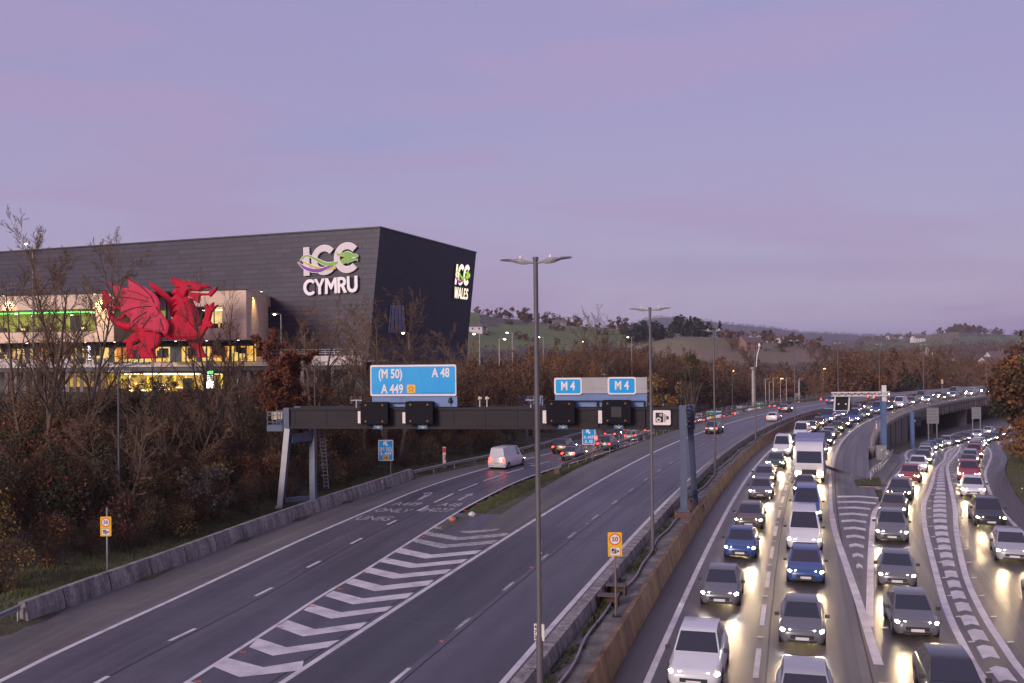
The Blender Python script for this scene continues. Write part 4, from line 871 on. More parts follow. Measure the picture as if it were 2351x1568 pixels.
sg=thing('lane_signal',(c.x-4.9,c.y,zb_-1.7),'black back of the signal box hanging from the white lattice arm','lane signal')
mb=MB(); mb.box((c.x-4.75,c.y+.15,zb_-.9),(1.95,.55,1.65)); mb.build('box',signblk,sg)
for dx in (-.45,.4): m=MB(); m.box((c.x-4.85+dx,c.y-.14,zb_-.95),(.17,.02,.17)); m.build('warning_label',white,sg)
c=GY(2094.5,1000,152); c.z=gz(c.x,c.y); zt=GY(2094,946,152).z
t=thing('signal_post',c,'short thick blue post carrying a black box in front of the retaining wall','signal post'); mb=MB(); mb.beam(c,(c.x,c.y,zt),.5,.5); mb.build('post',sblue,t)
mb=MB(); a=GY(2089,956,152.6); b=GY(2114,978,152.6); mb.box(((a.x+b.x)/2,152.7,(a.z+b.z)/2),(b.x-a.x,.5,a.z-b.z)); mb.build('box',signblk,t); m=MB(); q=GY(2100,966,152.3); m.box(q,(.25,.04,.25)); m.build('warning_label',white,t)
c=GY(2022.5,1037,111.5); c.z=float(zis(111.5))-.05
for dx,h,w,lab in ((.0,1.55,1.0,'tall grey roadside cabinet at the foot of the white lattice gantry'),(.3,1.1,.55,'small pale grey cabinet in front of the taller one, on the traffic island')):
    t=thing('roadside_cabinet',(c.x+dx,c.y-(.0 if h>1.2 else .7),c.z),lab,'cabinet'); mb=MB(); mb.box((c.x+dx,c.y-(0 if h>1.2 else .7),c.z+h/2),(w,.5,h)); mb.build('body',M('cabinet_grey',(.27,.26,.26),.6,.12),t); m=MB(); m.box((c.x+dx,c.y-(0 if h>1.2 else .7),c.z+h+.03),(w+.08,.58,.06)); m.build('lid',steel_dk,t); m=MB(); m.box((c.x+dx,c.y-.255-(0 if h>1.2 else .7),c.z+h*.72),(.18,.01,.14)); m.build('notice',white,t)
for u,v,Y,lab in ((2012,968,121,'small white and blue marker post on the island crash rail'),(2347,1106+20,82,'white and blue marker post on the right verge')):
    c=GY(u,v+8,Y); t=thing('marker_post',(c.x,c.y,c.z-.5),lab,'marker post'); mb=MB(); mb.box((c.x,c.y,c.z),(.12,.05,1.0)); mb.box((c.x,c.y-.03,c.z+.32),(.13,.02,.16),mi=1); mb.build('post',[white,M('marker_blue',(.03,.10,.45),.5)],t)
# ---- lamp columns on the reserve
lamp_grey=M('column_grey',(.105,.092,.10),.5,.12,2.); lum_m=M('luminaire_grey',(.24,.215,.22),.4,.06); lum_dk=M('luminaire_under',(.05,.045,.05),.4)
plate=M('plate_cream',(.62,.56,.48),.5)
def twin_column():
    t=thing('twin_lamp_column',(0,0,0),'nearest twin-arm lamp column, its foot below the picture','street lamp',group='twin-arm lamp columns along the reserve')
    H=13.6; mb=MB(); mb.tube([(0,0,0),(0,0,2.05),(0,0,2.15),(0,0,2.2),(0,0,H-.02)],[.112,.112,.10,.09,.074],14); mb.tube([(0,0,H-.1),(0,0,H)],.092,12); mb.box((0,-.01,.02),(.4,.4,.04)); mb.build('column',lamp_grey,t,smooth=True,world=False)
    for sgn in (-1,1):
        mb=MB(); mb.tube([(sgn*.05,0,H-.17),(sgn*.25,0,H-.15)],.035,8); 
        X=[.22,.36,.5,.62,.8,1.0,1.2]; W=[.03,.07,.10,.12,.13,.12,.05]; zt=[-.11,-.07,-.03,-.03,-.05,-.055,-.06]; zb=[-.19,-.21,-.20,-.175,-.11,-.09,-.075]
        sec=[]
        for x,w_,a,b in zip(X,W,zt,zb): sec.append([(sgn*x,-w_,H+(a+b)/2),(sgn*x,-w_*.7,H+a),(sgn*x,w_*.7,H+a),(sgn*x,w_,H+(a+b)/2),(sgn*x,w_*.7,H+b),(sgn*x,-w_*.7,H+b)])
        mb.loft(sec); l=mb.build('lantern',lum_m,t,smooth=True,world=False)
        m=MB(); m.tube([(sgn*.50,0,H-.03),(sgn*.50,0,H+.05),(sgn*.50,0,H+.06)],[.045,.045,.03],10); m.build('photocell',white,l,world=False)
        m=MB(); m.box((sgn*1.0,0,H-.035),(.34,.17,.012)); m.build('led_panel',lum_dk,l,world=False)
    return t
tw=twin_column(); labs=['second nearest twin-arm lamp column, right of the M 4 sign','third twin-arm lamp column, just right of the gantry leg','fourth twin-arm lamp column along the reserve','fifth twin-arm lamp column along the reserve','sixth twin-arm lamp column, left of the white lattice arm','seventh twin-arm lamp column, seen through the white lattice gantry','eighth twin-arm lamp column, beside the pylon','ninth twin-arm lamp column far along the curve','farthest twin-arm lamp column by the right-hand tree']
posts=[(74.3,14.3),(100,13.75),(136,13.2),(172,13.05),(208,12.8),(244,12.55),(274,12.3),(306,12.2),(352,11.6),(392,11.2)]
for i,(s,h) in enumerate(posts):
    o=tw if i==0 else copy_tree(tw); o.location=P(s,-.42 if i<6 else -.2,.33); o.rotation_euler=(0,0,HEAD(s)-PI/2-R(4)); o.scale=(1,1,h/13.6)
    if i: o['label']=labs[i-1]
o=tw
m=MB()
for dx in (-.12,.12): m.box((dx,-.03,2.3),(.10,.012,.5))
np_=m.build('number_plate',plate,tw,world=False); m=MB(); 
for k,ch in enumerate('472'): m.text(ch,(-.12,-.037,2.45-.15*k),(1,0,0),(0,0,1),.15,.004,0,1.0,.03)
m.build('lettering',signblk,np_,world=False)
for i,s in enumerate((75.5,89.5,119)):
    t=thing('cable_box',P(s,-.62,.33),['open brown service box on the reserve beside the second lamp column','brown service box on the reserve near the gantry foot','brown service box on the reserve by the third lamp column'][i],'service box'); 
    mb=MB(); p=P(s+12*(i==0)+0*(i==1),-.62,.33); t.location=p
    for dx,dy,sx,sy in ((-.42,0,.05,.5),(.42,0,.05,.5),(0,.24,.85,.04)): mb.box((dx,dy,.22),(sx,sy,.44))
    mb.build('frame',M('box_brown',(.10,.055,.04),.8),t,world=False); m=MB(); m.box((0,0,.46),(.95,.58,.05)); m.build('lid',M('box_lid',(.09,.07,.065),.7),t,world=False); t.rotation_euler=(0,0,HEAD(s)-PI/2)
# ---- single-arm columns along the exit slip
def single_column():
    t=thing('slip_lamp_column',(0,0,0),'nearest dark single-arm lamp column, rising from the bushes beside the left 50 sign','street lamp',group='unlit single-arm columns along the exit slip')
    H=10.4; mb=MB(); mb.tube([(0,0,0),(0,0,1.6),(0,0,1.65),(0,0,H-.9),(.05,0,H-.45),(.25,0,H-.15),(.6,0,H)],[.1,.1,.075,.06,.055,.05,.045],10); mb.build('column',M('column_dark',(.075,.070,.078),.55),t,smooth=True,world=False)
    mb=MB(); sec=[]
    for x,w_,a,b in zip([.5,.65,.85,1.1,1.35],[.04,.09,.13,.14,.05],[.02,.05,.05,.06,.06],[-.05,-.06,-.04,.0,.03]): sec.append([(x,-w_,H+(a+b)/2),(x,-w_*.7,H+a),(x,w_*.7,H+a),(x,w_,H+(a+b)/2),(x,w_*.7,H+b),(x,-w_*.7,H+b)])
    mb.loft(sec); l=mb.build('lantern',lum_m,t,smooth=True,world=False); m=MB(); m.tube([(.68,0,H+.04),(.68,0,H+.12)],.045,8); m.build('photocell',white,l,world=False)
    m=MB(); m.box((0,-.11,1.9),(.1,.01,.28)); pb=m.build('number_plate',white,t,world=False); return t
sc_=single_column(); labs=['','single-arm lamp column between the gantry leg and the (M 50) arrow sign','single-arm lamp column right of the (M 50) arrow sign','single-arm lamp column behind the gantry, left of the junction sign','single-arm lamp column behind the left M 4 patch','single-arm lamp column behind the right M 4 patch','single-arm lamp column right of the gantry camera sign, before the thicket','distant single-arm lamp column in front of the brown thicket']
for i,(u,vb,vh,Y) in enumerate(((274,1240,836,60),(724.5,1110,830,82),(926.5,1069,832,100),(1120,1036,841,122),(1267,1020,852,142),(1378,1005,859,160),(1564,980,868,196),(1682,960,858,222))):
    b=GY(u,vb,Y); top=GY(u,vh,Y).z; z=gz(b.x,Y); o=sc_ if i==0 else copy_tree(sc_,label=labs[i]); o.location=(b.x,Y,z-.1); o.scale=(1,1,(top-z+.1)/10.45)
    o.rotation_euler=(0,0,R(-12+3*i) if i else R(-5))
# ---- lit car park and far lamps
warm=E('lamp_glow_warm',(1.,.80,.50),26.); sod=E('lamp_glow_orange',(1.,.50,.12),16.); colg=M('column_pale',(.33,.32,.33),.5)
def lit_lamp(u,vh,Y,H,arm,glow,lab,grp,tw=.07,size=.3):
    c=GY(u,vh,Y); z=max(gz(c.x,Y),c.z-H) if Y<300 else c.z-H
    t=thing('lit_lamp_column',(c.x,Y,z),lab,'street lamp',group=grp); mb=MB(); k=1
    mb.tube([(c.x,Y,z-.2),(c.x,Y,c.z),(c.x+arm*.4,Y,c.z+.12)],[tw*1.2,tw*.8,tw*.6],8); mb.build('column',colg,t,smooth=True)
    mb=MB(); a=c.x+arm*.4; mb.loft([[(a+arm*x,Y-w,c.z+.06),(a+arm*x,Y-w,c.z+.2),(a+arm*x,Y+w,c.z+.2),(a+arm*x,Y+w,c.z+.06)] for x,w in ((0,size*.3),(.3,size*.5),(.75,size*.45))]); l=mb.build('lantern',lum_m,t)
    m=MB(); m.tube([(a+arm*.42,Y,c.z-.06),(a+arm*.42,Y,c.z+.0),(a+arm*.42,Y,c.z+.055)],[size*.45,size*.6,size*.5],10); m.build('lamp',glow,l,smooth=True); return t
CPL=[(75,560,118,18,-1,'tall lit lamp column among the bare trees at far left, head above the roof line'),(645,722,128,12,-1,'lit lamp column at the right end of the stone-clad block'),(939,765,138,12,-1,'lit lamp column in front of the dark leaning wall'),(1101,767,148,10,-1,'lit lamp column just right of the dark building'),(1146,779,150,9,1,'lit lamp with a round glow on the grass right of the dark building'),(1176,764,160,10,-1,'thin lit lamp column against the green field'),(1247,774,190,9,-1,'lit lamp column half hidden behind the nearest lamp column'),(1347,784,230,9,-1,'faint lit lamp low among the brown trees'),(1450,774,215,9,-1,'lit lamp column at the edge of the brown thicket, left of the second twin-arm column')]
for u,v,Y,H,arm,lab in CPL: lit_lamp(u,v,Y,H,arm,warm,lab,'lit lamps around the venue car park')
FAR=[(1682,851.5,330,8,'orange lamp behind the third twin-arm column'),(1791.5,869,330,12,'lamp column glowing orange near the roundabout'),(1890,846.5,380,10,'orange lamp over the woods left of the white lattice arm'),(2142,847,420,10,'orange lamp in front of the pylon'),(2229,862,420,10,'orange lamp near the ninth twin-arm column'),(2140,812,700,10,'distant pale lamp behind the pylon')]
for u,v,Y,H,lab in FAR: lit_lamp(u,v,Y,H,.6,sod,lab,'orange lamps in the valley',tw=.12,size=.75)
for i,(u,v,b) in enumerate(((1757,870,924),(1775,868,925),(1805,868,922),(1833,873,928),(1766,877,930),(1835,869,905))):
    c=GY(u,v,300); t=thing('thin_lamp_post',(c.x,300,c.z-9),['pale lamp post left of the roundabout','second pale lamp post by the roundabout','pale lamp post behind the parked queue','lamp post with a double head by the brown sign','short lamp post before the roundabout','far lamp post over the junction'][i],'lamp post',group='unlit lamp posts round the roundabout'); mb=MB(); mb.tube([(c.x,300,c.z-9),(c.x,300,c.z)],.12,8); mb.build('post',colg,t); m=MB(); m.box((c.x+.6,300,c.z+.05),(1.5,.4,.14)); m.build('lantern',lum_m,t)
c=GY(1728.5,838,235); t=thing('camera_mast',(c.x,235,-5.6),'tall pale camera mast with a platform, behind the fourth lamp column','mast'); mb=MB(); zt=GY(1728,836,235).z; mb.tube([(c.x,235,-5.8),(c.x,235,zt-1.2)],[.42,.3],10); mb.build('mast',M('mast_pale',(.40,.35,.32),.6,.2),t); m=MB(); m.tube([(c.x,235,zt-1.2),(c.x,235,zt-.7)],.7,10); m.build('platform',lum_m,t); m=MB(); m.tube([(c.x+.8,235,zt-.7),(c.x+1.,235,zt+2),(c.x+1.6,235,zt+4)],[.1,.1,.08],8); m.tube([(c.x+1.6,235,zt+4),(c.x+1.6,235,zt+4.3),(c.x+1.6,235,zt+4.9)],[.15,.3,.2],10); m.build('camera',white,t)
# traffic signal, brown sign, pylon
c=GY(1884,920,250); t=thing('traffic_light',(c.x,250,c.z-2.6),'small red traffic light beside the far guard rail','traffic light'); mb=MB(); mb.tube([(c.x,250,c.z-2.6),(c.x,250,c.z+.2)],.09,8); mb.build('post',signblk,t); m=MB(); m.box((c.x,249.8,c.z+.45),(.5,.4,1.3)); m.build('head',signblk,t); m=MB(); m.tube([(c.x,249.6,c.z+.75),(c.x,249.5,c.z+.75)],.2,12); m.tube([(c.x,249.6,c.z+.35),(c.x,249.5,c.z+.35)],.2,12); m.build('lamp',E('red_light',(1,.03,.02),14.),t)
uv=(1824,902,1837.5,912); simple_sign('brown_sign','rounded brown sign back beyond the motorway, above the queue of cars',*uv,300,920,(1827,1834),-7.5,s_back(uv),pw=.25)
py=MB(); B=GY(2129.5,872,520); zt=GY(2129.5,798,520).z; zb0=B.z-6; H=zt-zb0
t=thing('electricity_pylon',(B.x,520,zb0),'grey lattice electricity pylon with three cross-arms in the valley woods','pylon')
def wat(f): return 2.9*(1-f)**1.1+.35
fs=np.linspace(0,1,13)
for sx in (-1,1):
    for sy in (-1,1):
        for a,b in zip(fs[:-1],fs[1:]): py.beam((B.x+sx*wat(a),520+sy*wat(a),zb0+H*a),(B.x+sx*wat(b),520+sy*wat(b),zb0+H*b),.42)
for a,b in zip(fs[:-1],fs[1:]):
    for sy in (-1,1):
        py.beam((B.x-wat(a),520+sy*wat(a),zb0+H*a),(B.x+wat(b),520+sy*wat(b),zb0+H*b),.28); py.beam((B.x+wat(a),520+sy*wat(a),zb0+H*a),(B.x-wat(b),520+sy*wat(b),zb0+H*b),.28)
py.build('tower',M('pylon_steel',(.34,.32,.31),.6),t)
for f_,wd in ((.87,4.2),(.62,3.8),(.38,4.4)):
    m=MB(); z=zb0+H*f_
    for sx in (-1,1): m.beam((B.x,520,z),(B.x+sx*wd*1.15,520,z),.3); m.beam((B.x,520,z+1.1),(B.x+sx*wd*1.15,520,z),.18)
    m.build('cross_arm',bpy.data.materials['pylon_steel'],t)
# litter on the island tip and a toppled bag
for (u,v,c_,lab,sz) in ((1039,1196.5,(.55,.16,.08),'crumpled orange bag on the grassy tip',.5),(1083.5,1185,(.6,.58,.58),'crumpled white bag on the grassy tip',.55),(1046,1191,(.05,.06,.09),'dark bag on the grassy tip',.4)):
    p=G(u,v,0.); t=MB(); rr=random.Random(int(u)); rings=[]
    for k,(r_,z) in enumerate(((.8,0.),(1.,.2),(.7,.45),(.15,.6))): rings.append([(p.x+sz*.5*r_*math.cos(a)*rr.uniform(.7,1.2),p.y+sz*.4*r_*math.sin(a)*rr.uniform(.7,1.2),z*sz) for a in np.linspace(0,2*PI,9)[:-1]])
    t.loft(rings); tag(t.build('litter_bag',M('bag',c_,.5),loc=(p.x,p.y,0)),lab,'litter')
# ================================================================ venue building
KX=lambda x,Y,u:0
A0=Vector((-21.,160.,0)); LD=Vector((-.925,.38,0)).normalized(); RD=Vector((13.9,42,0)).normalized()
ZT=GY(875,522,160).z; ZG=5.4
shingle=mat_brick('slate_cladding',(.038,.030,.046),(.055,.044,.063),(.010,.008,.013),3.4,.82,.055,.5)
shingle_shade=mat_brick('slate_cladding_shaded',(.026,.022,.038),(.034,.029,.047),(.014,.012,.020),2.6,.8,.03,.6)  # darker copy of the cladding: shade of the unlit end wall painted in
cream=mat_brick('stone_cladding',(.66,.47,.345),(.73,.53,.395),(.42,.30,.225),1.55,.78,.012,.7,offset=.5)
navy=M('navy_panel',(.055,.058,.085),.5,.12,1.5); timber=M('timber_slats',(.20,.13,.095),.8,.35,1.5,stretch=(6,6,.1)); frame_m=M('window_frame',(.03,.03,.035),.5)
slab_m=mat_mix('terrace_concrete',[(.46,.39,.36),(.60,.52,.48),(.70,.61,.57)],.5,.8,bscale=4,fine=.18,stretch=(1.5,1.5,.2)); roof_m=M('roof_grey',(.06,.055,.06),.9)
bt=thing('conference_centre',(A0.x,A0.y,ZG),'huge dark slate-clad building with a leaning end wall, behind the red dragon','building')
def onleft(a,z,off=0.): n=Vector((-LD.y,LD.x,0)); n=n if n.y<0 else -n; return A0+LD*a+UP*z+n*off
LEN=150.
lean=3.1
pb=A0+LD*lean            # foot of the leaning corner
far_t=A0+RD*44.3; far_t.z=0; far_b=far_t+LD*lean
dz=GP(1095,580,A0,Vector((-RD.y,RD.x,0))).z if False else GY(1095,580,far_t.y).z
mb=MB()
TL=A0+LD*LEN; 
fl=[pb+UP*ZG,A0+UP*ZT,TL+UP*ZT,TL+UP*ZG]
fr=[pb+UP*ZG,far_b+UP*ZG,far_t+UP*dz,A0+UP*ZT]
BK=RD*44.3
nL=Vector((LD.y,-LD.x,0)); nL=nL if nL.y<0 else -nL
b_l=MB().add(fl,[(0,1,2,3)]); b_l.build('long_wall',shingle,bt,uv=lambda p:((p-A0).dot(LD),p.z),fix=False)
b_r=MB().add(fr,[(0,1,2,3)]); b_r.build('leaning_wall',shingle_shade,bt,uv=lambda p:((p-A0).dot(RD),p.z),fix=False)
MB().add([A0+UP*ZT,far_t+UP*dz,TL+BK+UP*dz,TL+UP*ZT],[(0,1,2,3)]).add([far_t+UP*dz,far_b+UP*ZG,TL+BK+UP*ZG,TL+BK+UP*dz],[(0,1,2,3)]).build('roof',roof_m,bt,fix=False)
mb=MB(); mb.beam(A0+UP*(ZT+.06)+nL*.08-LD*.05,TL+UP*(ZT+.06)+nL*.08,.3,.22); mb.beam(A0+UP*(ZT+.06),far_t+UP*(dz+.06),.3,.22); mb.build('parapet_cap',M('cap_metal',(.05,.045,.055),.4),bt)
# foot band and timber base under the leaning wall
nR=Vector((RD.y,-RD.x,0)); nR=nR if nR.x>0 else -nR
def leanpt(t,z,off): q=pb.lerp(far_b,t); k=(z-ZG)/(ZT-ZG); return Vector((q.x,q.y,z))-LD*lean*k+nR*off
zA,zB=GY(880,794,163).z,GY(880,829,163).z
mb=MB(); mb.add([leanpt(0,zB,.15),leanpt(1,zB,.15),leanpt(1,zA,.15),leanpt(0,zA,.15)],[(0,1,2,3)]); mb.add([leanpt(0,zA,.15),leanpt(1,zA,.15),leanpt(1,zA,-.3),leanpt(0,zA,-.3)],[(0,1,2,3)]); mb.build('foot_band',navy,bt,fix=False)
mb=MB()
for k in range(56): 
    a,b=leanpt(k/56,ZG-1,.16),leanpt((k+.82)/56,ZG-1,.16); q=Vector((0,0,zB-ZG+1)); mb.add([a,b,b+q,a+q],[(0,1,2,3)]); c=leanpt((k+.82)/56,ZG-1,.02); mb.add([b,c,c+q,b+q],[(0,1,2,3)])
mb.add([leanpt(0,ZG-1,.05),leanpt(1,ZG-1,.05),leanpt(1,zB,.05),leanpt(0,zB,.05)],[(0,1,2,3)]); mb.build('timber_base',timber,bt,fix=False)
# tall window in the leaning wall
def onlean(u,v):
    n=(far_b-pb).cross(A0+UP*ZT-(pb+UP*ZG)).normalized(); return GP(u,v,pb+UP*ZG,n)
nl=(far_b-pb).cross(A0+UP*ZT-(pb+UP*ZG)).normalized(); nl=nl if nl.y<0 or nl.x>0 else -nl
if nl.dot(Vector((0,0,HC))-A0)<0: nl=-nl
W=[onlean(*p)+nl*.05 for p in ((895,701),(938,701),(947,766),(889,764))]
mb=MB(); mb.add(W,[(0,1,2,3)]); wd=mb.build('window',M('window_dark',(.012,.012,.02),.15),bt,fix=False)
rr=random.Random(3); mb=MB()
for k in range(9):
    t0,t1=k/9*.72+.01,(k+.85)/9*.72; a,b=W[0].lerp(W[1],t0),W[0].lerp(W[1],t1); c,d=W[3].lerp(W[2],t1),W[3].lerp(W[2],t0); mb.add([q+nl*(.04+.05*(k%2)) for q in (a,b,c,d)],[(0,1,2,3)])
mb.build('blind',M('blind_pale',(.22,.24,.38),.5,.25,1.2,stretch=(1,1,.2)),wd,fix=False)
# ---- stone-clad block in front of the long wall
CD=Vector((-.975,.22,0)).normalized(); C0=Vector((-40.,150.,0)); nC=Vector((CD.y,-CD.x,0)); nC=nC if nC.y<0 else -nC
PC=(C0,nC)
def onC(u,v): return GP(u,v,C0,nC)
ztop=onC(566,665).z; zbot=onC(566,780).z
def ca(u): return (onC(u,720)-C0).dot(CD)
def cpt(a,z,off=0.): return C0+CD*a+UP*z+nC*off
bs=thing('stone_clad_wing',(C0.x,C0.y,ZG),'pale stone-clad upper storeys with long lit windows, behind the dragon','building')
def wallholes(mb,a0,a1,z0,z1,holes,off=0.):
    """front face with rectangular openings and 0.35 m reveals"""
    xs=sorted({a0,a1,*[h[0] for h in holes],*[h[1] for h in holes]}); zs=sorted({z0,z1,*[h[2] for h in holes],*[h[3] for h in holes]})
    for x0,x1 in zip(xs[:-1],xs[1:]):
        for y0,y1 in zip(zs[:-1],zs[1:]):
            if any(h[0]<=x0 and x1<=h[1] and h[2]<=y0 and y1<=h[3] for h in holes): continue
            mb.add([cpt(x0,y0,off),cpt(x1,y0,off),cpt(x1,y1,off),cpt(x0,y1,off)],[(0,1,2,3)])
    for x0,x1,y0,y1 in holes:
        A=[cpt(x0,y0,off),cpt(x1,y0,off),cpt(x1,y1,off),cpt(x0,y1,off)]; B=[p-nC*.4 for p in A]
        for i in range(4): j=(i+1)%4; mb.add([A[i],A[j],B[j],B[i]],[(0,1,2,3)])
aw0,aw1=ca(510),ca(450); zw0,zw1=onC(480,754).z,onC(480,703).z
g0,g1=ca(405),ca(261); al=80.
lw0,lw1=ca(219),al; zl0,zl1=onC(120,762).z,onC(120,711).z
mb=MB(); wallholes(mb,0,g0,zbot,ztop,[(aw0,aw1,zw0,zw1)]); wallholes(mb,g1,al,zbot,ztop,[(lw0,al-1,zl0,zl1)])
back=6.
for a in (g0,g1): mb.add([cpt(a,zbot),cpt(a,ztop),cpt(a,ztop,-back),cpt(a,zbot,-back)],[(0,1,2,3)])
SE=Vector((-40.7,168,0)); mb.add([C0+UP*zbot,C0+UP*ztop,SE+UP*ztop,SE+UP*zbot],[(0,1,2,3)])
cw=mb.build('stone_wall',cream,bs,uv=lambda p:((p-C0).dot(CD)+ (p-C0).dot(nC),p.z),fix=False)
mb=MB(); mb.add([cpt(-.05,ztop+.02),cpt(al,ztop+.02),cpt(al,ztop+.02,-16),SE+UP*(ztop+.02)],[(0,1,2,3)]); mb.add([cpt(0,zbot),cpt(al,zbot),cpt(al,zbot,-16),SE+UP*zbot],[(0,1,2,3)]); mb.beam(cpt(-.1,ztop+.05,.0),cpt(al,ztop+.05,.0),.3,.14); mb.build('roof',roof_m,bs,fix=False)
olive=E('office_olive_light',(.36,.33,.03),.42,[(.20,.20,.01),(.34,.33,.03),(.44,.38,.05)],.35); warmroom=E('room_warm_light',(.85,.58,.22),.75,[(.55,.33,.10),(.95,.66,.26),(1,.78,.40)],.5); darkroom=M('room_dark',(.02,.02,.018),.6); greenled=E('green_led',(.10,1.,.16),3.2); ledw=E('ceiling_light',(1.,.86,.55),6.)
def window(a0,a1,z0,z1,pane,n,frame_name='window'):
    mb=MB()
    for z in (z0+.06,z1-.06): mb.beam(cpt(a0,z,-.22),cpt(a1,z,-.22),.14,.12)
    w=None
    for k in range(n+1): a=a0+(a1-a0)*k/n; mb.beam(cpt(a,z0,-.22),cpt(a,z1,-.22),.12,.14,up=nC)
    w=mb.build(frame_name,frame_m,bs)
    m=MB(); m.add([cpt(a0,z0,-2.6),cpt(a1,z0,-2.6),cpt(a1,z1,-2.6),cpt(a0,z1,-2.6)],[(0,1,2,3)]); m.build('lit_room',pane,w,fix=False)
    m=MB(); m.add([cpt(a0,z0,-2.6),cpt(a1,z0,-2.6),cpt(a1,z0,-.4),cpt(a0,z0,-.4)],[(0,1,2,3)]); m.add([cpt(a0,z1,-2.6),cpt(a1,z1,-2.6),cpt(a1,z1,-.4),cpt(a0,z1,-.4)],[(0,1,2,3)]); m.build('room_shell',M('shell',(.25,.24,.12),.8),w,fix=False); return w
w1=window(aw0,aw1,zw0,zw1,warmroom,3); m=MB()
for a,b in ((.12,.4),(.66,.92)): m.beam(cpt(aw0+(aw1-aw0)*a,zw1-.55,-1.4),cpt(aw0+(aw1-aw0)*b,zw1-.55,-1.4),.1,.12)
m.build('strip_light',ledw,w1); m=MB(); rr=random.Random(8)
for k in range(7): a=aw0+(aw1-aw0)*rr.random(); m.box(cpt(a,zw0+.35,-1.8),(.5,.4,.7+.4*rr.random()))
m.build('furniture',darkroom,w1)
w2=window(lw0,al-1,zl0,zl1,olive,19); m=MB(); m.beam(cpt(lw0+.3,zl1-.42,-.9),cpt(al-1.2,zl1-.42,-.9),.07,.16); m.build('green_strip_light',greenled,w2)
m=MB(); 
for k in range(26): a=lw0+(al-1-lw0)*rr.random(); m.box(cpt(a,zl0+.3+.3*rr.random(),-1.9),(.9,.5,.6+.7*rr.random()))
m.box(cpt(lw0+5.2,(zl0+zl1)/2-.2,-2.3),(1.7,.2,2.2)); m.box(cpt(lw0+22,(zl0+zl1)/2-.5,-2.3),(1.,.2,1.8)); m.build('furniture',darkroom,w2)
m=MB()
for k in range(12): a=lw0+1.5+k*3.4+rr.random(); m.box(cpt(a,zl1-.55-.3*(k%2),-1.6),(.5,.2,.07))
m.build('ceiling_lamp',ledw,w2); m=MB()
for a in (3.2,9.1,14.2,21.): m.box(cpt(lw0+a,zl0+.55,-1.4),(.6,.2,.35))
m.build('desk_lamp_glow',E('desk_glow',(.9,.62,.2),1.6),w2)
# recessed glass between the two stone parts
m=MB(); zr=onC(390,673).z; 
m.add([cpt(g0,zbot-1,-back),cpt(g1,zbot-1,-back),cpt(g1,ztop-.1,-back),cpt(g0,ztop-.1,-back)],[(0,1,2,3)]); m.build('recess_glass',M('recess_glass',(.02,.022,.03),.12),bs,fix=False)
m=MB(); 
for k in range(9): a=g0+(g1-g0)*k/8; m.beam(cpt(a,zbot-1,-back+.15),cpt(a,ztop,-back+.15),.14,.14,up=nC)
for z in (zbot+.2,zbot+2.6,ztop-.3): m.beam(cpt(g0,z,-back+.15),cpt(g1,z,-back+.15),.14,.14)
m.build('mullions',frame_m,bs); m=MB()
for a0,a1,z0,z1 in ((.0,.42,.30,.62),(.5,.98,.30,.66),(.62,.98,.02,.24)): m.add([cpt(g0+(g1-g0)*a0,zbot+(ztop-zbot)*z0,-back+.05),cpt(g0+(g1-g0)*a1,zbot+(ztop-zbot)*z0,-back+.05),cpt(g0+(g1-g0)*a1,zbot+(ztop-zbot)*z1,-back+.05),cpt(g0+(g1-g0)*a0,zbot+(ztop-zbot)*z1,-back+.05)],[(0,1,2,3)])
m.build('lit_glass',olive,bs,fix=False); m=MB(); m.beam(cpt(g0+.4,zbot+(ztop-zbot)*.62,-back+.2),cpt(g0+2.2,zbot+(ztop-zbot)*.62,-back+.2),.06,.14); m.beam(cpt(g1-3.,zbot+(ztop-zbot)*.62,-back+.2),cpt(g1-.4,zbot+(ztop-zbot)*.62,-back+.2),.06,.14); m.build('green_strip_light',greenled,bs)
# side window slot, wall washers
sdv=(SE-C0).normalized(); ns=Vector((sdv.y,-sdv.x,0)); 
def onS(u,v): return GP(u,v,C0,Vector((1,.039,0)).normalized())
m=MB(); a,b=onS(615.5,704),onS(620.5,753); m.add([(a.x+.04,a.y,a.z),(b.x+.04,b.y,a.z),(b.x+.04,b.y,b.z),(a.x+.04,a.y,b.z)],[(0,1,2,3)]); m.build('slot_window',M('slot_glass',(.02,.02,.025),.2),bs,fix=False)
for nm,p,d,en in (('wall_washer',onS(581,673)+Vector((1.3,0,.3)),Vector((-.55,.25,-1)),260),('wall_washer',onC(230,680)+nC*1.3+UP*.35,Vector((.15,.6,-1)),420),('wall_washer',onC(20,684)+nC*1.3+UP*.35,Vector((.15,.6,-1)),320)):
    t=thing(nm,p,{260:'small lit floodlight on the right end of the stone-clad block',420:'lit floodlight above the left windows beside the dragon wing',320:'lit floodlight on the stone cladding at the far left edge'}[en],'floodlight'); m=MB(); q=p+Vector((0,.9,-.1)); m.beam(p,q,.06,.06); m.box(p,(.5,.25,.14),.3); m.build('housing',frame_m,t); m=MB(); m.box(p+Vector((0,0,-.09)),(.34,.18,.03),.3); m.build('lamp',ledw,t)
    l=bpy.data.lights.new('floodlight','SPOT'); l.energy=en*3.5; l.color=(1,.72,.30); l.spot_size=R(75); l.spot_blend=.8; l.shadow_soft_size=.15; o=bpy.data.objects.new('floodlight',l); COL.objects.link(o); o.location=p+Vector((0,-.05,-.25)); o.rotation_euler=d.to_track_quat('-Z','Y').to_euler()
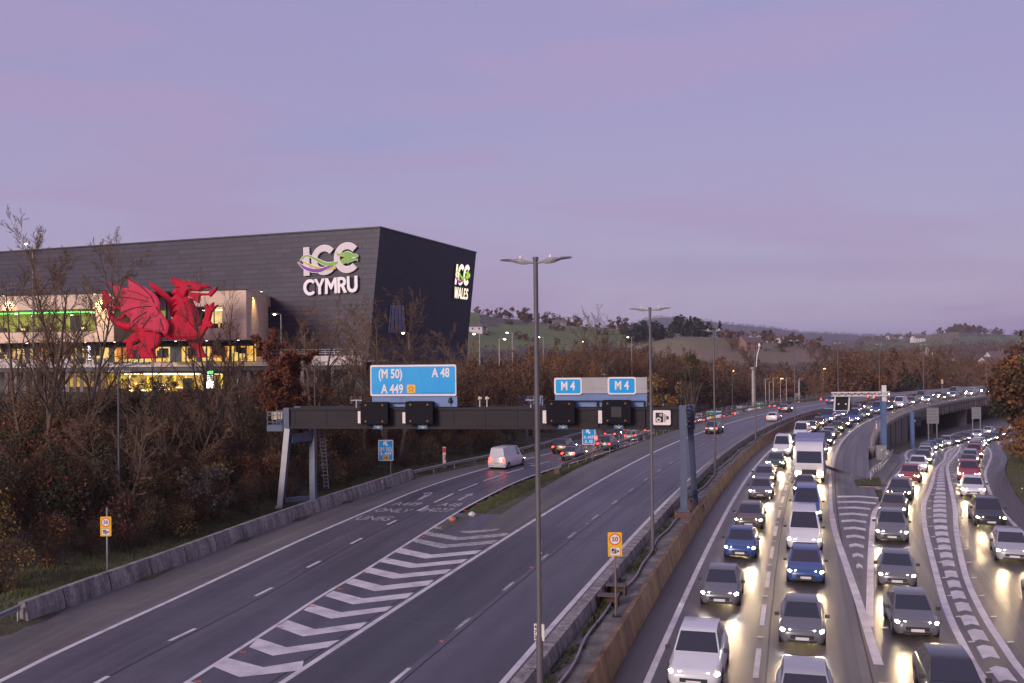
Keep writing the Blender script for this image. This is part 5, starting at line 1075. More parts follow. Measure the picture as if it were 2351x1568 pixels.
# ---- lit storey under the stone block
zf=onC(566,818).z-.2
m=MB(); m.add([cpt(.3,zf-.5,-3.6),cpt(al,zf-.5,-3.6),cpt(al,zbot,-3.6),cpt(.3,zbot,-3.6)],[(0,1,2,3)])
st=thing('lit_ground_storey',cpt(.3,zf,-3.),'glowing yellow glass storey with dark mullions under the stone-clad block','glazed storey')
roomw=E('foyer_yellow_light',(1.,.60,.13),.85,[(.62,.20,.02),(1.,.50,.08),(1.,.70,.20),(1.,.62,.16),(.75,.30,.03)],.16); m.build('lit_room',roomw,st,fix=False)
m=MB(); rr=random.Random(11); a=.3
while a<al:
    w=.16 if rr.random()<.75 else .9; m.box(cpt(a,(zf+zbot)/2-.3,-2.9),(w,.2,zbot-zf+.6),math.atan2(CD.y,CD.x)); a+=rr.choice((1.0,1.25,1.9,1.3))
for k in range(30): m.box(cpt(rr.random()*al,zf+.5+rr.random(),-3.2),(.6+rr.random(),.2,.8+rr.random()*.6),.1)
m.build('mullions',frame_m,st); m=MB(); m.add([cpt(.2,zbot-.02,0),cpt(al,zbot-.02,0),cpt(al,zbot-.02,-3.6),cpt(.2,zbot-.02,-3.6)],[(0,1,2,3)]); m.beam(cpt(.3,zbot-.45,-2.75),cpt(al,zbot-.45,-2.75),.3,.9); m.build('soffit',M('soffit_brown',(.045,.032,.026),.8),st,fix=False)
m=MB()
for k in range(14): m.box(cpt(2+k*5.3,zbot-.05,-1.2),(.25,.25,.05))
m.build('soffit_lamp',ledw,st)
for a,w in ((22.,2.4),(29.,1.2),(37.5,1.8),(5.,3.),(10.,2.)):
    m=MB(); m.add([cpt(a,zf,-3.4),cpt(a+w,zf,-3.4),cpt(a+w,zbot-.9,-3.4),cpt(a,zbot-.9,-3.4)],[(0,1,2,3)]); m.build('orange_door',E('orange_panel_light',(.85,.22,.015),.55),st,fix=False)
sx=thing('lit_info_board',GY(204.5,828,146),'bright white vertical information board among the trees at left','sign board'); m=MB(); c=GY(204.5,810,146); m.box(c,(.62,.12,2.3)); m.build('cabinet',frame_m,sx); m=MB(); rr=random.Random(2)
for k in range(10): m.box(c+Vector((rr.uniform(-.08,.08),-.07,-.95+.21*k)),(.2+.22*rr.random(),.01,.1))
m.build('lit_panel',E('white_panel_light',(.85,.95,1.),3.),sx)
# ---- terrace slab with railing, and lower glazed entrance
TD=Vector((-.985,.17,0)).normalized(); T0=GY(830,816,152); nT=Vector((TD.y,-TD.x,0)); nT=nT if nT.y<0 else -nT
Tt=T0.z; T0=Vector((T0.x,T0.y,0)); Tb=GP(600,840,T0,nT).z
def tp(a,z,off=0.): return T0+TD*a+UP*z+nT*off
tr=thing('terrace',tp(0,ZG),'long pale concrete terrace edge under the dragon, stained with streaks','terrace')
tl=(GP(-60,820,T0,nT)-T0).dot(TD)
m=MB(); m.loft([[tp(a,Tb),tp(a,Tt),tp(a,Tt,-.35),tp(a,Tb,-.35)] for a in np.linspace(0,tl,40)]); m.loft([[tp(a,Tt-1.05,-.352),tp(a,Tt-.75,-.352),tp(a,Tt-.75,-14),tp(a,Tt-1.05,-14)] for a in (0,tl)]); m.build('parapet',slab_m,tr)
m=MB(); 
for z in (.35,.65,1.0): m.beam(tp(0,Tt+z,-.2),tp(tl,Tt+z,-.2),.05,.05)
for k in range(46): m.beam(tp(tl*k/45,Tt-.1,-.2),tp(tl*k/45,Tt+1.0,-.2),.06,.05,up=nT)
m.build('railing',M('railing_steel',(.32,.31,.32),.4,metal=.5),tr)
le=thing('glazed_entrance',tp(18,ZG),'lower entrance front with lit glass, slender columns and a welcome sign','building')
m=MB(); m.add([tp(0,ZG-1,-4),tp(tl,ZG-1,-4),tp(tl,Tb,-4),tp(0,Tb,-4)],[(0,1,2,3)]); m.add([tp(0,Tb,-.4),tp(tl,Tb,-.4),tp(tl,Tb,-4),tp(0,Tb,-4)],[(0,1,2,3)]); m.build('back_wall',M('entrance_dark',(.035,.032,.036),.5),le,fix=False)
m=MB(); m.beam(tp(0,Tb-.35,-.5),tp(tl,Tb-.35,-.5),.5,.7); m.build('fascia',M('fascia_slate',(.045,.042,.052),.5),le)
colm=M('column_brown',(.24,.185,.155),.8,.2)
for u in (9,30,52,76,104,128,150,166,182,199,216,230,545,566,590,612,636,660,690,720,760,800): a=(GP(u,870,T0,nT)-T0).dot(TD); MB().box(tp(a,(ZG-1+Tb-.7)/2+.2,-.7),(.5,.4,Tb-.7-ZG+.8),.17).build('column',colm,le)
ey=E('entrance_yellow_light',(.95,.62,.05),.55,[(.03,.02,.005),(.25,.13,.02),(.85,.52,.06),(.12,.07,.02),(.95,.66,.10)],.55); ew=E('entrance_white_light',(1.,.78,.46),4.); yc=E('yellow_column_light',(.95,.72,.02),1.1)
def epl(mb,u0,v0,u1,v1,off): 
    A=[GP(u,v,T0+nT*off,nT) for u,v in ((u0,v1),(u1,v1),(u1,v0),(u0,v0))]; mb.add(A,[(0,1,2,3)])
m=MB(); epl(m,238,857,278,893,-3.9); epl(m,282,859,512,902,-3.9); epl(m,150,857,215,888,-3.9); m.build('lit_glass',ey,le,fix=False)
m=MB(); 
for u0,v0,u1,v1 in ((330,857,460,860),(285,858,326,859.5),(493,858,510,860),(300,895,340,898),(345,893,392,895),(352,884,380,886),(310,880,330,881.5),(297,862,299,900),(360,876,368,878),(404,889,420,890)): epl(m,u0,v0,u1,v1,-3.7)
m.build('light_strip',ew,le,fix=False)
m=MB()
for u0,v0,u1,v1 in ((338,860,343,902),(278,858,281,893),(400,860,403,878),(425,860,428,880),(507,860,512,892),(545,852,549,880)): epl(m,u0,v0,u1,v1,-3.5)
m.build('yellow_column',yc,le,fix=False)
m=MB(); rr=random.Random(6)
for k in range(26): u=rr.uniform(240,500); v=rr.uniform(876,900); epl(m,u,v,u+rr.uniform(3,14),v+rr.uniform(3,10),-3.6)
for u in (420,439): epl(m,u,868,u+1.6,912,-3.3)
epl(m,421,868,439,900,-3.35); m.build('dark_furniture',darkroom,le,fix=False)
plT=Pl(tp(0,0,-.2),-TD); m=MB(); plT.text(m,'Welcome  Croeso',273,852.5,5.2,.0,0,1.02,.01); m.build('lettering',M('white_letters',(.75,.72,.7),.4),le)
ps=thing('parking_sign',GP(324,840,T0,nT),'dark sign with a pale blue P roundel fixed to the terrace edge','sign'); m=MB(); plT2=Pl(tp(0,0,.0),-TD); plT2.rect(m,303.5,827.5,344.5,836.5,.02,.08,0); plT2.disc(m,308,832,2.6,.10,.01,1); plT2.text(m,'P',308,832,3.3,.115,0,1,.02); plT2.text(m,'Parking',322,832,3.4,.105,2,.95,.008); plT2.text(m,'Parcio',337.5,832,3.4,.105,2,.95,.008); m.build('board',[frame_m,M('roundel_blue',(.25,.5,.75),.4),white],ps)
tt=thing('lit_totem',GY(482,905,140),'slim dark totem with a glowing green panel above white panels','sign'); c=GY(482,868,140); m=MB(); m.box((c.x,140,c.z-.6),(1.0,.3,6.2)); m.build('body',frame_m,tt)
for u,v,w,h,mt in ((482.5,855,.85,.38,E('green_panel_light',(.08,1.,.12),6.)),(482,868.5,.8,.95,E('totem_text_light',(.9,.9,.9),2.2)),(482,883,.95,.95,E('totem_white_light',(1.,.95,.95),6.))):
    q=GY(u,v,139.83); m=MB(); 
    if 'text' in mt.name:
        for k in range(4):
            for j in range(3): m.box((q.x-.27+.27*j,139.83,q.z-.36+.24*k),(.2,.01,.13))
    else: m.box(q,(w,.02,h))
    m.build('lit_panel',mt,tt)
# ---- logo signs
sil=M('letter_silver',(.66,.58,.58),.4,.05); edge=M('letter_white_edge',(.86,.80,.79),.4,.03); vio=M('ribbon_violet',(.20,.035,.33),.4,.08); lim=M('ribbon_green',(.20,.42,.05),.4,.08); gold=M('ribbon_gold',(.52,.42,.05),.4,.08); ltg=E('letter_glow',(1.,.84,.66),1.15); side_m=M('letter_side_brown',(.22,.15,.115),.5,.06); ltgl=E('ribbon_green_glow',(.38,.72,.05),.75); ltgo=E('ribbon_gold_glow',(.62,.52,.04),.7); ltv=E('ribbon_violet_glow',(.38,.06,.60),.55)
def arc(cx,cy,ro,ri,a0,a1,n=40): 
    o=[(cx+ro*math.cos(R(a)),cy-ro*math.sin(R(a))) for a in np.linspace(a0,a1,n)]; return o+[(cx+ri*math.cos(R(a)),cy-ri*math.sin(R(a))) for a in np.linspace(a1,a0,n)]
def band(pts,ws):
    q=np.array([tuple(p) for p in cr(pts,8)])[:,:2]; w=np.interp(np.linspace(0,1,len(q)),np.linspace(0,1,len(ws)),ws); t=np.gradient(q,axis=0); t/=np.hypot(t[:,0],t[:,1])[:,None]; n=np.c_[-t[:,1],t[:,0]]
    return [tuple(a) for a in q+n*w[:,None]/2]+[tuple(a) for a in (q-n*w[:,None]/2)[::-1]]
HEADP=[(1300,380),(1345,430),(1440,428),(1530,425),(1540,398),(1620,395),(1720,432),(1750,462),(1850,470),(1890,495),(1895,548),(1750,548),(1752,566),(1870,575),(1885,600),(1870,640),(1850,605),(1600,672),(1572,650),(1480,705),(1435,660),(1408,596),(1530,530),(1500,520),(1400,490),(1320,470)]
def logo(parent,O,ex,ez,k,word,lit):
    """O: world point of artwork (1050,560); k metres per artwork px"""
    X=lambda p:((p[0]-1050)*k,(560-p[1])*k)
    ex,ez=Vector(ex),Vector(ez); n=ex.cross(ez).normalized(); M_=lambda a,b:b if lit else a
    def put(name,poly,off,th,mt,gr=0):
        m=MB(); m.prism([X(p) for p in poly],O+n*off,ex,ez,th); return m.build(name,mt,parent)
    S=k*100
    I=[(345,235),(515,235),(520,932),(352,932)]
    for nm,po in (('letter_I',I),('letter_C',arc(945,567,368,208,44,316)),('letter_C',arc(1592,541,370,205,42,318))):
        m=MB(); m.prism([X(p) for p in po],O+n*.15,ex,ez,S*(.3 if lit else .45),0); l=m.build(nm,[M_(edge,side_m)],parent)
        if lit: m=MB(); m.prism([X(p) for p in po],O+n*(.155+S*.3),ex,ez,.012,0); m.build('face',ltg,l)
        if not lit:
            if nm=='letter_I': q=[(356,246),(505,246),(510,921),(363,921)]
            else:
                c=(945,567) if po[0][0]<1300 else (1592,541); q=arc(c[0],c[1],358,218,42.5,317.5)
            m=MB(); m.prism([X(p) for p in q],O+n*(.15+S*.45),ex,ez,.03); m.build('face',sil,l)
    gr=[(255,558),(340,478),(430,442),(540,458),(680,525),(800,585),(950,650),(1100,680),(1240,665),(1330,640)]; go=[(312,535),(400,605),(540,680),(700,740),(850,775),(1050,795),(1280,755)]; vi=[(190,588),(330,700),(520,785),(720,822),(880,808),(1040,755),(1240,715)]
    for nm,pts,ws,mt,off in (('ribbon',gr,[6,38,40,42,58,70,80,86,84,50],M_(lim,ltgl),.2),('ribbon',go,[4,40,50,56,60,62,50],M_(gold,ltgo),.22),('ribbon',vi,[5,62,82,86,80,62,4],M_(vio,ltv),.24)):
        if not lit: 
            b=put('ribbon_edge',band(pts,[w+26 for w in ws]),.15+S*.46+(off-.2),S*.05,edge)
        put(nm,band(pts,ws),.15+S*.52+(off-.2)*1.,S*.06,mt)
    if not lit: put('dragon_head_edge',[( (x-1620)*1.05+1620,(y-540)*1.09+540) for x,y in HEADP],.15+S*.50,S*.07,edge)
    put('dragon_head',HEADP,.15+S*.59,S*.06,M_(lim,ltgl)); put('ear_stripe',[(1345,450),(1400,465),(1560,480),(1530,520),(1440,510),(1390,490)],.15+S*.66,.02,M_(gold,ltgo)); put('mouth',[(1750,545),(1860,540),(1860,560),(1752,568)],.15+S*.66,.02,M_(edge,ltg))
    return X,n,S
# left: ICC CYMRU on the long wall
c=GP(872-.0,0,A0,nL) if False else None
def onL(u,v): return GP(u,v,A0,nL)
kz=.08056; D0=(671.6,551.0)     # artwork px -> photo px
O=onL(D0[0]+1050*kz,D0[1]+560*kz); kk=(onL(D0[0]+1850*kz,600)-onL(D0[0]+250*kz,600)).length/1600
lg=thing('venue_sign',O,'unlit silver ICC CYMRU lettering with a green dragon on the dark long wall','wall sign')
X,n,S=logo(lg,O,-LD,UP,kk,'CYMRU',False)
def ell(cx,cy,rx,ry,a0,a1,n=26): return [(cx+rx*math.cos(R(a)),cy-ry*math.sin(R(a))) for a in np.linspace(a0,a1,n)]
CYM=[ell(538,1221,192,200,42,318)+ell(545,1221,112,124,318,42),[(655,1025),(738,1025),(812,1160),(880,1020),(965,1018),(855,1218),(855,1400),(775,1402),(775,1218)],[(975,1018),(1050,1015),(1140,1165),(1230,1008),(1300,1006),(1312,1390),(1240,1392),(1232,1145),(1165,1290),(1120,1290),(1048,1150),(1045,1395),(965,1398)],
 [(1320,1005),(1450,1001),(1520,1020),(1560,1075),(1562,1140),(1540,1195),(1508,1222),(1590,1380),(1500,1385),(1430,1240),(1395,1240),(1395.1,1167),(1450,1164),(1482,1140),(1486,1110),(1474,1086),(1448,1072),(1392,1074),(1394.5,1167),(1394.5,1388),(1325,1390)],[(1583,995),(1660,993),(1666,1230),(1685,1285),(1735,1308),(1782,1283),(1802,1230),(1797,990),(1880,985),(1885,1245),(1870,1310),(1825,1365),(1740,1388),(1665,1370),(1610,1320),(1592,1265)]]
def word(parent,polys,O,ex,ez,k,off,th,mface,mside):
    n=Vector(ex).cross(Vector(ez)).normalized()
    for po in polys:
        m=MB(); q=[((x-1050)*k,(560-y)*k) for x,y in po]; m.prism(q,O+n*off,ex,ez,th,0); l=m.build('letter',mside,parent,fix=True)
        m=MB(); m.prism(q,O+n*(off+th+.004),ex,ez,.012,0); m.build('face',mface,l)
word(lg,CYM,O,-LD,UP,kk,.33,S*.3,edge,sil)
m=MB()
for y in (1015,1370): m.beam(O-LD*((620-1050)*kk)+UP*((560-y)*kk)+n*.12,O-LD*((1850-1050)*kk)+UP*((560-y)*kk)+n*.12,.1,.14)
for x in (640,900,1120,1420,1700): m.beam(O-LD*((x-1050)*kk)+UP*((560-1000)*kk)+n*.12,O-LD*((x-1050)*kk)+UP*((560-1390)*kk)+n*.12,.1,.12,up=n)
m.build('support_frame',M('frame_dark',(.04,.035,.045),.6),lg)
# right: lit ICC WALES on the leaning wall
upv=(A0+UP*ZT-(pb+UP*ZG)).normalized(); exr=RD; 
def onR(x,y): return onlean(1021.7+.0696*x,591.2+.0696*y)
top,bot=onR(640,225),onR(480,900); hk=(top-bot).dot(upv)/735
lft,rgt=onR(270,560),onR(772,600); wk=abs((rgt-lft).dot(RD))/(1905-185); 
O2=onR(510,565)
nrm=exr.cross(upv).normalized()
lg2=thing('venue_sign',O2,'glowing white ICC WALES lettering with a green dragon on the leaning end wall','wall sign')
k2=hk
logo(lg2,O2,exr*(wk/hk),upv,k2,'WALES',True)
WAL=[[(345,1010),(430,1010),(480,1250),(530,1010),(600,1010),(650,1250),(700,1010),(785,1010),(695,1395),(610,1395),(565,1180),(520,1395),(435,1395)],[(905,1010),(990,1010),(1130,1395),(1045,1395),(1015,1310),(948.2,1310),(948.2,1235),(990,1235),(948,1110),(905,1235),(947.6,1235),(947.6,1310),(880,1310),(850,1395),(765,1395)],[(1150,1010),(1235,1010),(1235,1320),(1380,1320),(1380,1395),(1150,1395)],[(1410,1010),(1620,1010),(1620,1085),(1490,1085),(1490,1165),(1600,1165),(1600,1235),(1490,1235),(1490,1320),(1625,1320),(1625,1395),(1410,1395)],band([(1872,1092),(1825,1050),(1752,1045),(1702,1085),(1715,1150),(1780,1190),(1850,1240),(1865,1310),(1810,1355),(1730,1355),(1662,1312)],[78]*3)]
word(lg2,WAL,O2,exr*(wk/hk),upv,k2,.2,S*.3,ltg,side_m)
# ---- wall of the long low fence/hedge on the car park
# ================================================================ red dragon sculpture
DY=143.; dk=.1281; mpp=(GY(700,800,DY).x-GY(600,800,DY).x)/100*dk
Db=GY(229.6+dk*1100,625.6+dk*1530,DY); zt_=Tt-.75
dr=thing('dragon_sculpture',(Db.x,DY,zt_),'giant red metal dragon with raised wings and claw, standing on the terrace','sculpture')
rd1=M('dragon_red',(.56,.004,.032),.6,.10,.6,spec=.2); rd2=M('dragon_red_wing',(.64,.040,.085),.6,.10,.5,spec=.2); rdk=M('dragon_groove',(.10,.004,.008),.6)
zoff=Db.z-zt_
def dp(x,y): return ((x-1100)*mpp,(1530-y)*mpp+zoff)
def plate3(name,pts,yoff,th,bulge,mt,ins=.35,smooth=False):
    b=bmesh.new(); P2=[dp(*p) for p in pts]
    ar=sum(P2[i][0]*P2[(i+1)%len(P2)][1]-P2[(i+1)%len(P2)][0]*P2[i][1] for i in range(len(P2)))
    if ar<0: P2=P2[::-1]
    A=[b.verts.new((Db.x+x,DY+yoff-th/2,zt_+z)) for x,z in P2]; B=[b.verts.new((Db.x+x,DY+yoff+th/2,zt_+z)) for x,z in P2]
    ff=b.faces.new(A); fb=b.faces.new(B[::-1]); n=len(A)
    for i in range(n): j=(i+1)%n; b.faces.new((A[j],A[i],B[i],B[j]))
    bmesh.ops.recalc_face_normals(b,faces=b.faces)
    for f in (ff,fb):
        if bulge: bmesh.ops.inset_region(b,faces=[f],thickness=ins,depth=bulge*.55,use_even_offset=False)
    bmesh.ops.triangulate(b,faces=[f for f in b.faces if len(f.verts)>4])
    me=bpy.data.meshes.new(name); b.to_mesh(me); b.free(); me.materials.append(mt)
    inv=mw(dr).inverted(); me.transform(inv); o=bpy.data.objects.new(name,me); COL.objects.link(o); o.parent=dr; return o
plate3('far_wing',[(820,135),(860,250),(1000,380),(1130,480),(1180,640),(1200,740),(1240,800),(1360,830),(1330,760),(1280,640),(1290,540),(1260,480),(1150,370),(1000,250),(900,180)],1.5,.3,.12,rd1,.2)
plate3('hind_leg',[(520,1100),(620,1050),(740,1050),(760,1120),(700,1200),(560,1260),(570,1350),(580,1540),(470,1540),(440,1400),(440,1260),(370,1250),(420,1190)],1.0,.7,.18,rd1,.25)
plate3('foreleg',[(1500,1180),(1800,1170),(1790,1330),(1830,1440),(1890,1535),(1740,1535),(1730,1440),(1600,1310)],.8,.7,.18,rd1,.25)
body=plate3('body',[(1540,1215),(1400,1210),(1230,1185),(1130,1150),(1000,1120),(760,1120),(640,1040),(620,940),(650,860),(850,880),(1200,860),(1330,830),(1400,720),(1330,700),(1395,600),(1310,612),(1385,530),(1298,490),(1372,405),(1300,382),(1385,285),(1450,300),(1560,440),(1640,470),(1680,570),(1740,680),(1770,800),(1790,900),(1780,985),(1830,960),(1870,1100),(1810,1200),(1700,1218)],.0,1.3,.5,rd1,.55)
plate3('head',[(1300,95),(1350,125),(1365,100),(1500,155),(1640,158),(1740,180),(1790,215),(1920,225),(1990,270),(2000,300),(1880,292),(1830,330),(1800,350),(1720,335),(1670,312),(1620,330),(1590,360),(1560,440),(1540,462),(1510,430),(1490,450),(1470,405),(1440,430),(1450,370),(1430,330),(1460,280),(1380,275),(1370,220),(1290,180),(1315,160)],-.15,1.0,.28,rd1,.2)
plate3('jaw',[(1590,360),(1660,358),(1800,375),(1960,382),(1990,342),(2125,265),(2080,350),(1990,445),(1960,418),(1830,420),(1802,425),(1800,480),(1785,555),(1750,550),(1720,500),(1690,510),(1650,450),(1580,430)],.0,.7,.1,rd1,.1)
plate3('raised_foreleg',[(1750,1130),(1830,1200),(1960,995),(2050,992),(2062,950),(2000,880),(2040,720),(2150,590),(2062,640),(2070,545),(2000,600),(1988,640),(1950,570),(1920,640),(1920,790),(1880,870),(1860,960),(1780,1000)],-.6,.7,.15,rd1,.15)
plate3('hind_leg',[(740,1090),(830,1045),(1100,1060),(1150,1130),(1130,1260),(1060,1350),(990,1390),(1010,1450),(1060,1540),(800,1540),(740,1400),(600,1385),(680,1310),(790,1250),(780,1160)],-.9,.8,.22,rd1,.25)
wing=plate3('near_wing',[(1240,1135),(1290,1080),(1315,960),(1290,880),(1190,750),(1150,680),(1155,560),(1130,480),(1060,390),(950,310),(820,240),(577,95),(610,200),(600,290),(520,285),(205,160),(310,260),(345,330),(330,400),(440,520),(460,600),(460,660),(470,730),(570,760),(630,830),(640,930),(740,955),(830,1030),(900,1040),(1000,1045),(1080,1080),(1130,1065),(1200,1080)],-1.6,.35,.2,rd2,.3)
m=MB()
def rib(pts,y=-1.99,r=.045): m.tube([Vector((Db.x+dp(*p)[0],DY+y,zt_+dp(*p)[1])) for p in pts],r,5)
for q in ([(620,140),(820,250),(1000,420),(1060,560)],[(590,330),(760,370),(965,465)],[(330,425),(640,460),(960,535)],[(475,720),(700,640),(850,620),(1010,612)],[(660,890),(800,780),(930,705)],[(845,1010),(900,920),(1000,800)],[(1150,725),(1110,660),(1090,620)],[(1160,840),(1200,960),(1230,1060)]): rib(q)
m.build('wing_seams',rdk,dr)
m=MB(); rib([(1545,520),(1590,650),(1600,800),(1560,900)],-1.17,.05); rib([(1450,980),(1455,1180)],-1.17,.04); rib([(1640,500),(1720,700),(1750,900)],-1.0,.05); m.build('body_seams',rdk,dr)
m=MB(); e=[(1590,238),(1625,228),(1655,230),(1645,258),(1610,265)]; m.prism([((x-1100)*mpp,(1530-y)*mpp+zoff) for x,y in e],Vector((Db.x,DY-.98,zt_)),(1,0,0),(0,0,1),.03); m.build('eye',M('eye_black',(.01,.005,.005),.4),dr)
m=MB(); tube=[(760,960,110),(640,950,105),(500,965,92),(380,925,85),(265,850,72),(195,760,58),(165,660,40),(140,580,26)]
q=np.array([tuple(p) for p in cr(tube,6)]); m.tube([(Db.x+dp(x,y)[0],DY+.2,zt_+dp(x,y)[1]) for x,y,_ in q],[w*mpp*.85 for w in q[:,2]],10)
tube=[(200,760,45),(185,690,45),(260,640,45),(380,625,48),(450,680,48),(440,770,40),(370,815,28),(310,800,8)]
q=np.array([tuple(p) for p in cr(tube,6)]); m.tube([(Db.x+dp(x,y)[0],DY-.1,zt_+dp(x,y)[1]) for x,y,_ in q],[w*mpp*.85 for w in q[:,2]],10); m.build('tail',rd1,dr,smooth=True)
plate3('tail_barb',[(65,295),(78,330),(95,292),(130,350),(190,430),(330,570),(210,575),(180,560),(130,620),(45,660),(70,560),(65,420)],-.1,.4,.1,rd1,.12)
# ================================================================ trees and bushes
bark=mat_mix('bark_brown',[(.068,.045,.029),(.105,.070,.047),(.15,.104,.073)],1.5,.9,bscale=14,fine=.3,stretch=(3,3,.5))
twig_b=mat_mix('twigs_brown',[(.125,.073,.043),(.175,.105,.062),(.225,.138,.084)],.5,.9,fine=.2)
twig_d=mat_mix('twigs_dark',[(.062,.036,.019),(.092,.054,.028),(.13,.078,.042)],.5,.9,fine=.2)
twig_r=mat_mix('twigs_russet',[(.185,.098,.060),(.245,.133,.080),(.30,.172,.108)],.35,.9,fine=.25,bscale=3)
twig_g=mat_mix('twigs_grey',[(.17,.132,.108),(.22,.175,.142),(.27,.215,.18)],.35,.9,fine=.25,bscale=3)
lf_o=mat_mix('leaf_orange',[(.13,.045,.012),(.20,.075,.016),(.27,.115,.025)],.4,.8,fine=.35,bscale=2.5)
lf_y=mat_mix('leaf_yellow',[(.20,.125,.02),(.28,.175,.03),(.33,.21,.045)],.4,.8,fine=.3,bscale=2.5)
lf_g=mat_mix('leaf_dull_green',[(.026,.027,.009),(.042,.040,.013),(.065,.056,.020)],.5,.85,fine=.4,bscale=3)
lf_b=mat_mix('leaf_brown',[(.065,.031,.013),(.10,.046,.018),(.145,.070,.027)],.45,.85,fine=.4,bscale=3)
lf_r=mat_mix('leaf_red_brown',[(.11,.030,.014),(.17,.048,.018),(.22,.075,.026)],.45,.8,fine=.35,bscale=3)
lf_c=mat_mix('conifer_needles',[(.020,.024,.018),(.032,.036,.026),(.046,.048,.034)],.4,.9,fine=.4,bscale=2)
lf_p=mat_mix('leaf_pale_seed',[(.09,.075,.055),(.14,.12,.095),(.21,.19,.16)],.6,.9,fine=.3)
def limb(mb,p,d,ln,r,seg,rnd,n,up=.08,wob=.14,tip=.35):
    pts=[Vector(p)]; rs=[r]; d=Vector(d).normalized()
    for k in range(seg):
        d=(d+Vector((rnd.gauss(0,wob),rnd.gauss(0,wob),rnd.gauss(0,wob)*.6+up))).normalized(); pts.append(pts[-1]+d*(ln/seg)); rs.append(r*(1-(1-tip)*(k+1)/seg))
    mb.tube(pts,rs,n,cap=False); return pts,rs
def at_(pts,rs,t):
    k=min(int(t*(len(pts)-1)),len(pts)-2); f=t*(len(pts)-1)-k; return pts[k].lerp(pts[k+1],f),rs[k]*(1-f)+rs[k+1]*f,(pts[k+1]-pts[k]).normalized()
def leaf(mb,p,s,rnd,mi=0):
    a=Vector((rnd.gauss(0,1),rnd.gauss(0,1),rnd.gauss(0,1))).normalized(); b=a.orthogonal().normalized(); c=a.cross(b)
    b,c=b*s*.5,c*s*.5*rnd.uniform(.55,1.); mb.add([p-b,p-c*.9,p+b,p+c],[(0,1,2,3)],mi)
def grow(seed,h,stems=1,kid=(10,7,6,4),ang=(.75,.75,.8,.9),lenr=(.62,.5,.42,.4),tr=.2,tw=.012,spread=.25,start=.22,leaves=0,ls=.2,lean=.0,up=.075,maxl=4):
    rnd=random.Random(seed); T_,C_=MB(),MB()
    def rec(pts,rs,ln,lev):
        if lev>=maxl: return
        k=kid[min(lev,len(kid)-1)]
        for i in range(k):
            t=(start if lev==0 else .2)+(1-(start if lev==0 else .2))*(i+rnd.random())/k; t=min(t,.985)
            p,r,d=at_(pts,rs,t); a=rnd.random()*2*PI; o=d.orthogonal().normalized(); o=Matrix.Rotation(a,3,d)@o
            an=ang[lev]*rnd.uniform(.6,1.15); nd=d*math.cos(an)+o*math.sin(an)
            l=ln*lenr[lev]*rnd.uniform(.65,1.1)*(1.15-.55*t if lev==0 else 1-.3*t); rr=max(tw,r*rnd.uniform(.5,.72))
            if lev+1>=maxl: rr=tw
            mb=T_ if (lev==0 and rr>tw*2.2) else C_
            q,qs=limb(mb,p,nd,l,rr,4 if lev<2 else 3 if lev<3 else 2,rnd,5 if lev==0 else 3,up*(1 if lev<3 else .6),.13 if lev<2 else .17,.4)
            if leaves and lev>=maxl-2:
                for _ in range(leaves):
                    z=at_(q,qs,rnd.uniform(.3,1))[0]; leaf(C_,z+Vector((rnd.gauss(0,.1),rnd.gauss(0,.1),rnd.gauss(0,.1))),ls*rnd.uniform(.6,1.2),rnd,1)
            rec(q,qs,l,lev+1)
    for s in range(stems):
        a=2*PI*s/max(1,stems)+rnd.random(); sp=spread if stems>1 else .04; d=Vector((math.cos(a)*sp+lean,math.sin(a)*sp,1)); hh=h*rnd.uniform(.82,1.) if stems>1 else h
        q,qs=limb(T_,(math.cos(a)*.15*(stems>1),math.sin(a)*.15*(stems>1),-.3),d,hh,tr*rnd.uniform(.8,1),7,rnd,8 if tr>.15 else 5,.05,.07,.2)
        rec(q,qs,hh*.62,0)
    return T_,C_
def clump(seed,h,w,n,ls,twn=120,nm=3,low=.05,clusters=16,weights=None,flat=1.):
    """leafy shrub or crown: leaves gathered in uneven clusters on a frame of stems"""
    rnd=random.Random(seed); T_,C_=MB(),MB(); cs=[]
    for k in range(clusters):
        a=rnd.random()*2*PI; r=w*.5*math.sqrt(rnd.random())*.85; z=h*(low+(1-low)*rnd.random()**.8); z=min(z,h*(1.02-.55*(r/(w*.5))**2)); cs.append((Vector((r*math.cos(a),r*math.sin(a),z)),rnd.uniform(.13,.26)*w*.8,rnd.choices(range(nm),weights or [1]*nm)[0]))
        limb(T_,(rnd.gauss(0,.1),rnd.gauss(0,.1),-.2),cs[-1][0]+Vector((0,0,h*.25)),cs[-1][0].length*.95,.02+.006*h,4,rnd,4,.02,.08,.3)
    for k in range(n):
        c,r,mi=cs[rnd.randrange(len(cs))]; v=Vector((rnd.gauss(0,1),rnd.gauss(0,1),rnd.gauss(0,1)*flat)).normalized()*r*rnd.uniform(.55,1.05); p=c+v
        if p.z<.05: p.z=.05+rnd.random()*.3
        leaf(C_,p,ls*rnd.uniform(.55,1.3),rnd,mi if rnd.random()<.85 else rnd.randrange(nm))
    for k in range(twn):
        c,r,mi=cs[rnd.randrange(len(cs))]; d=Vector((rnd.gauss(0,.6),rnd.gauss(0,.6),rnd.uniform(.2,1.2))); limb(T_,c+Vector((rnd.gauss(0,.3)*r,rnd.gauss(0,.3)*r,0)),d,r*rnd.uniform(.9,1.9),.012+.001*h,3,rnd,3,.1,.2,.4)
    return T_,C_
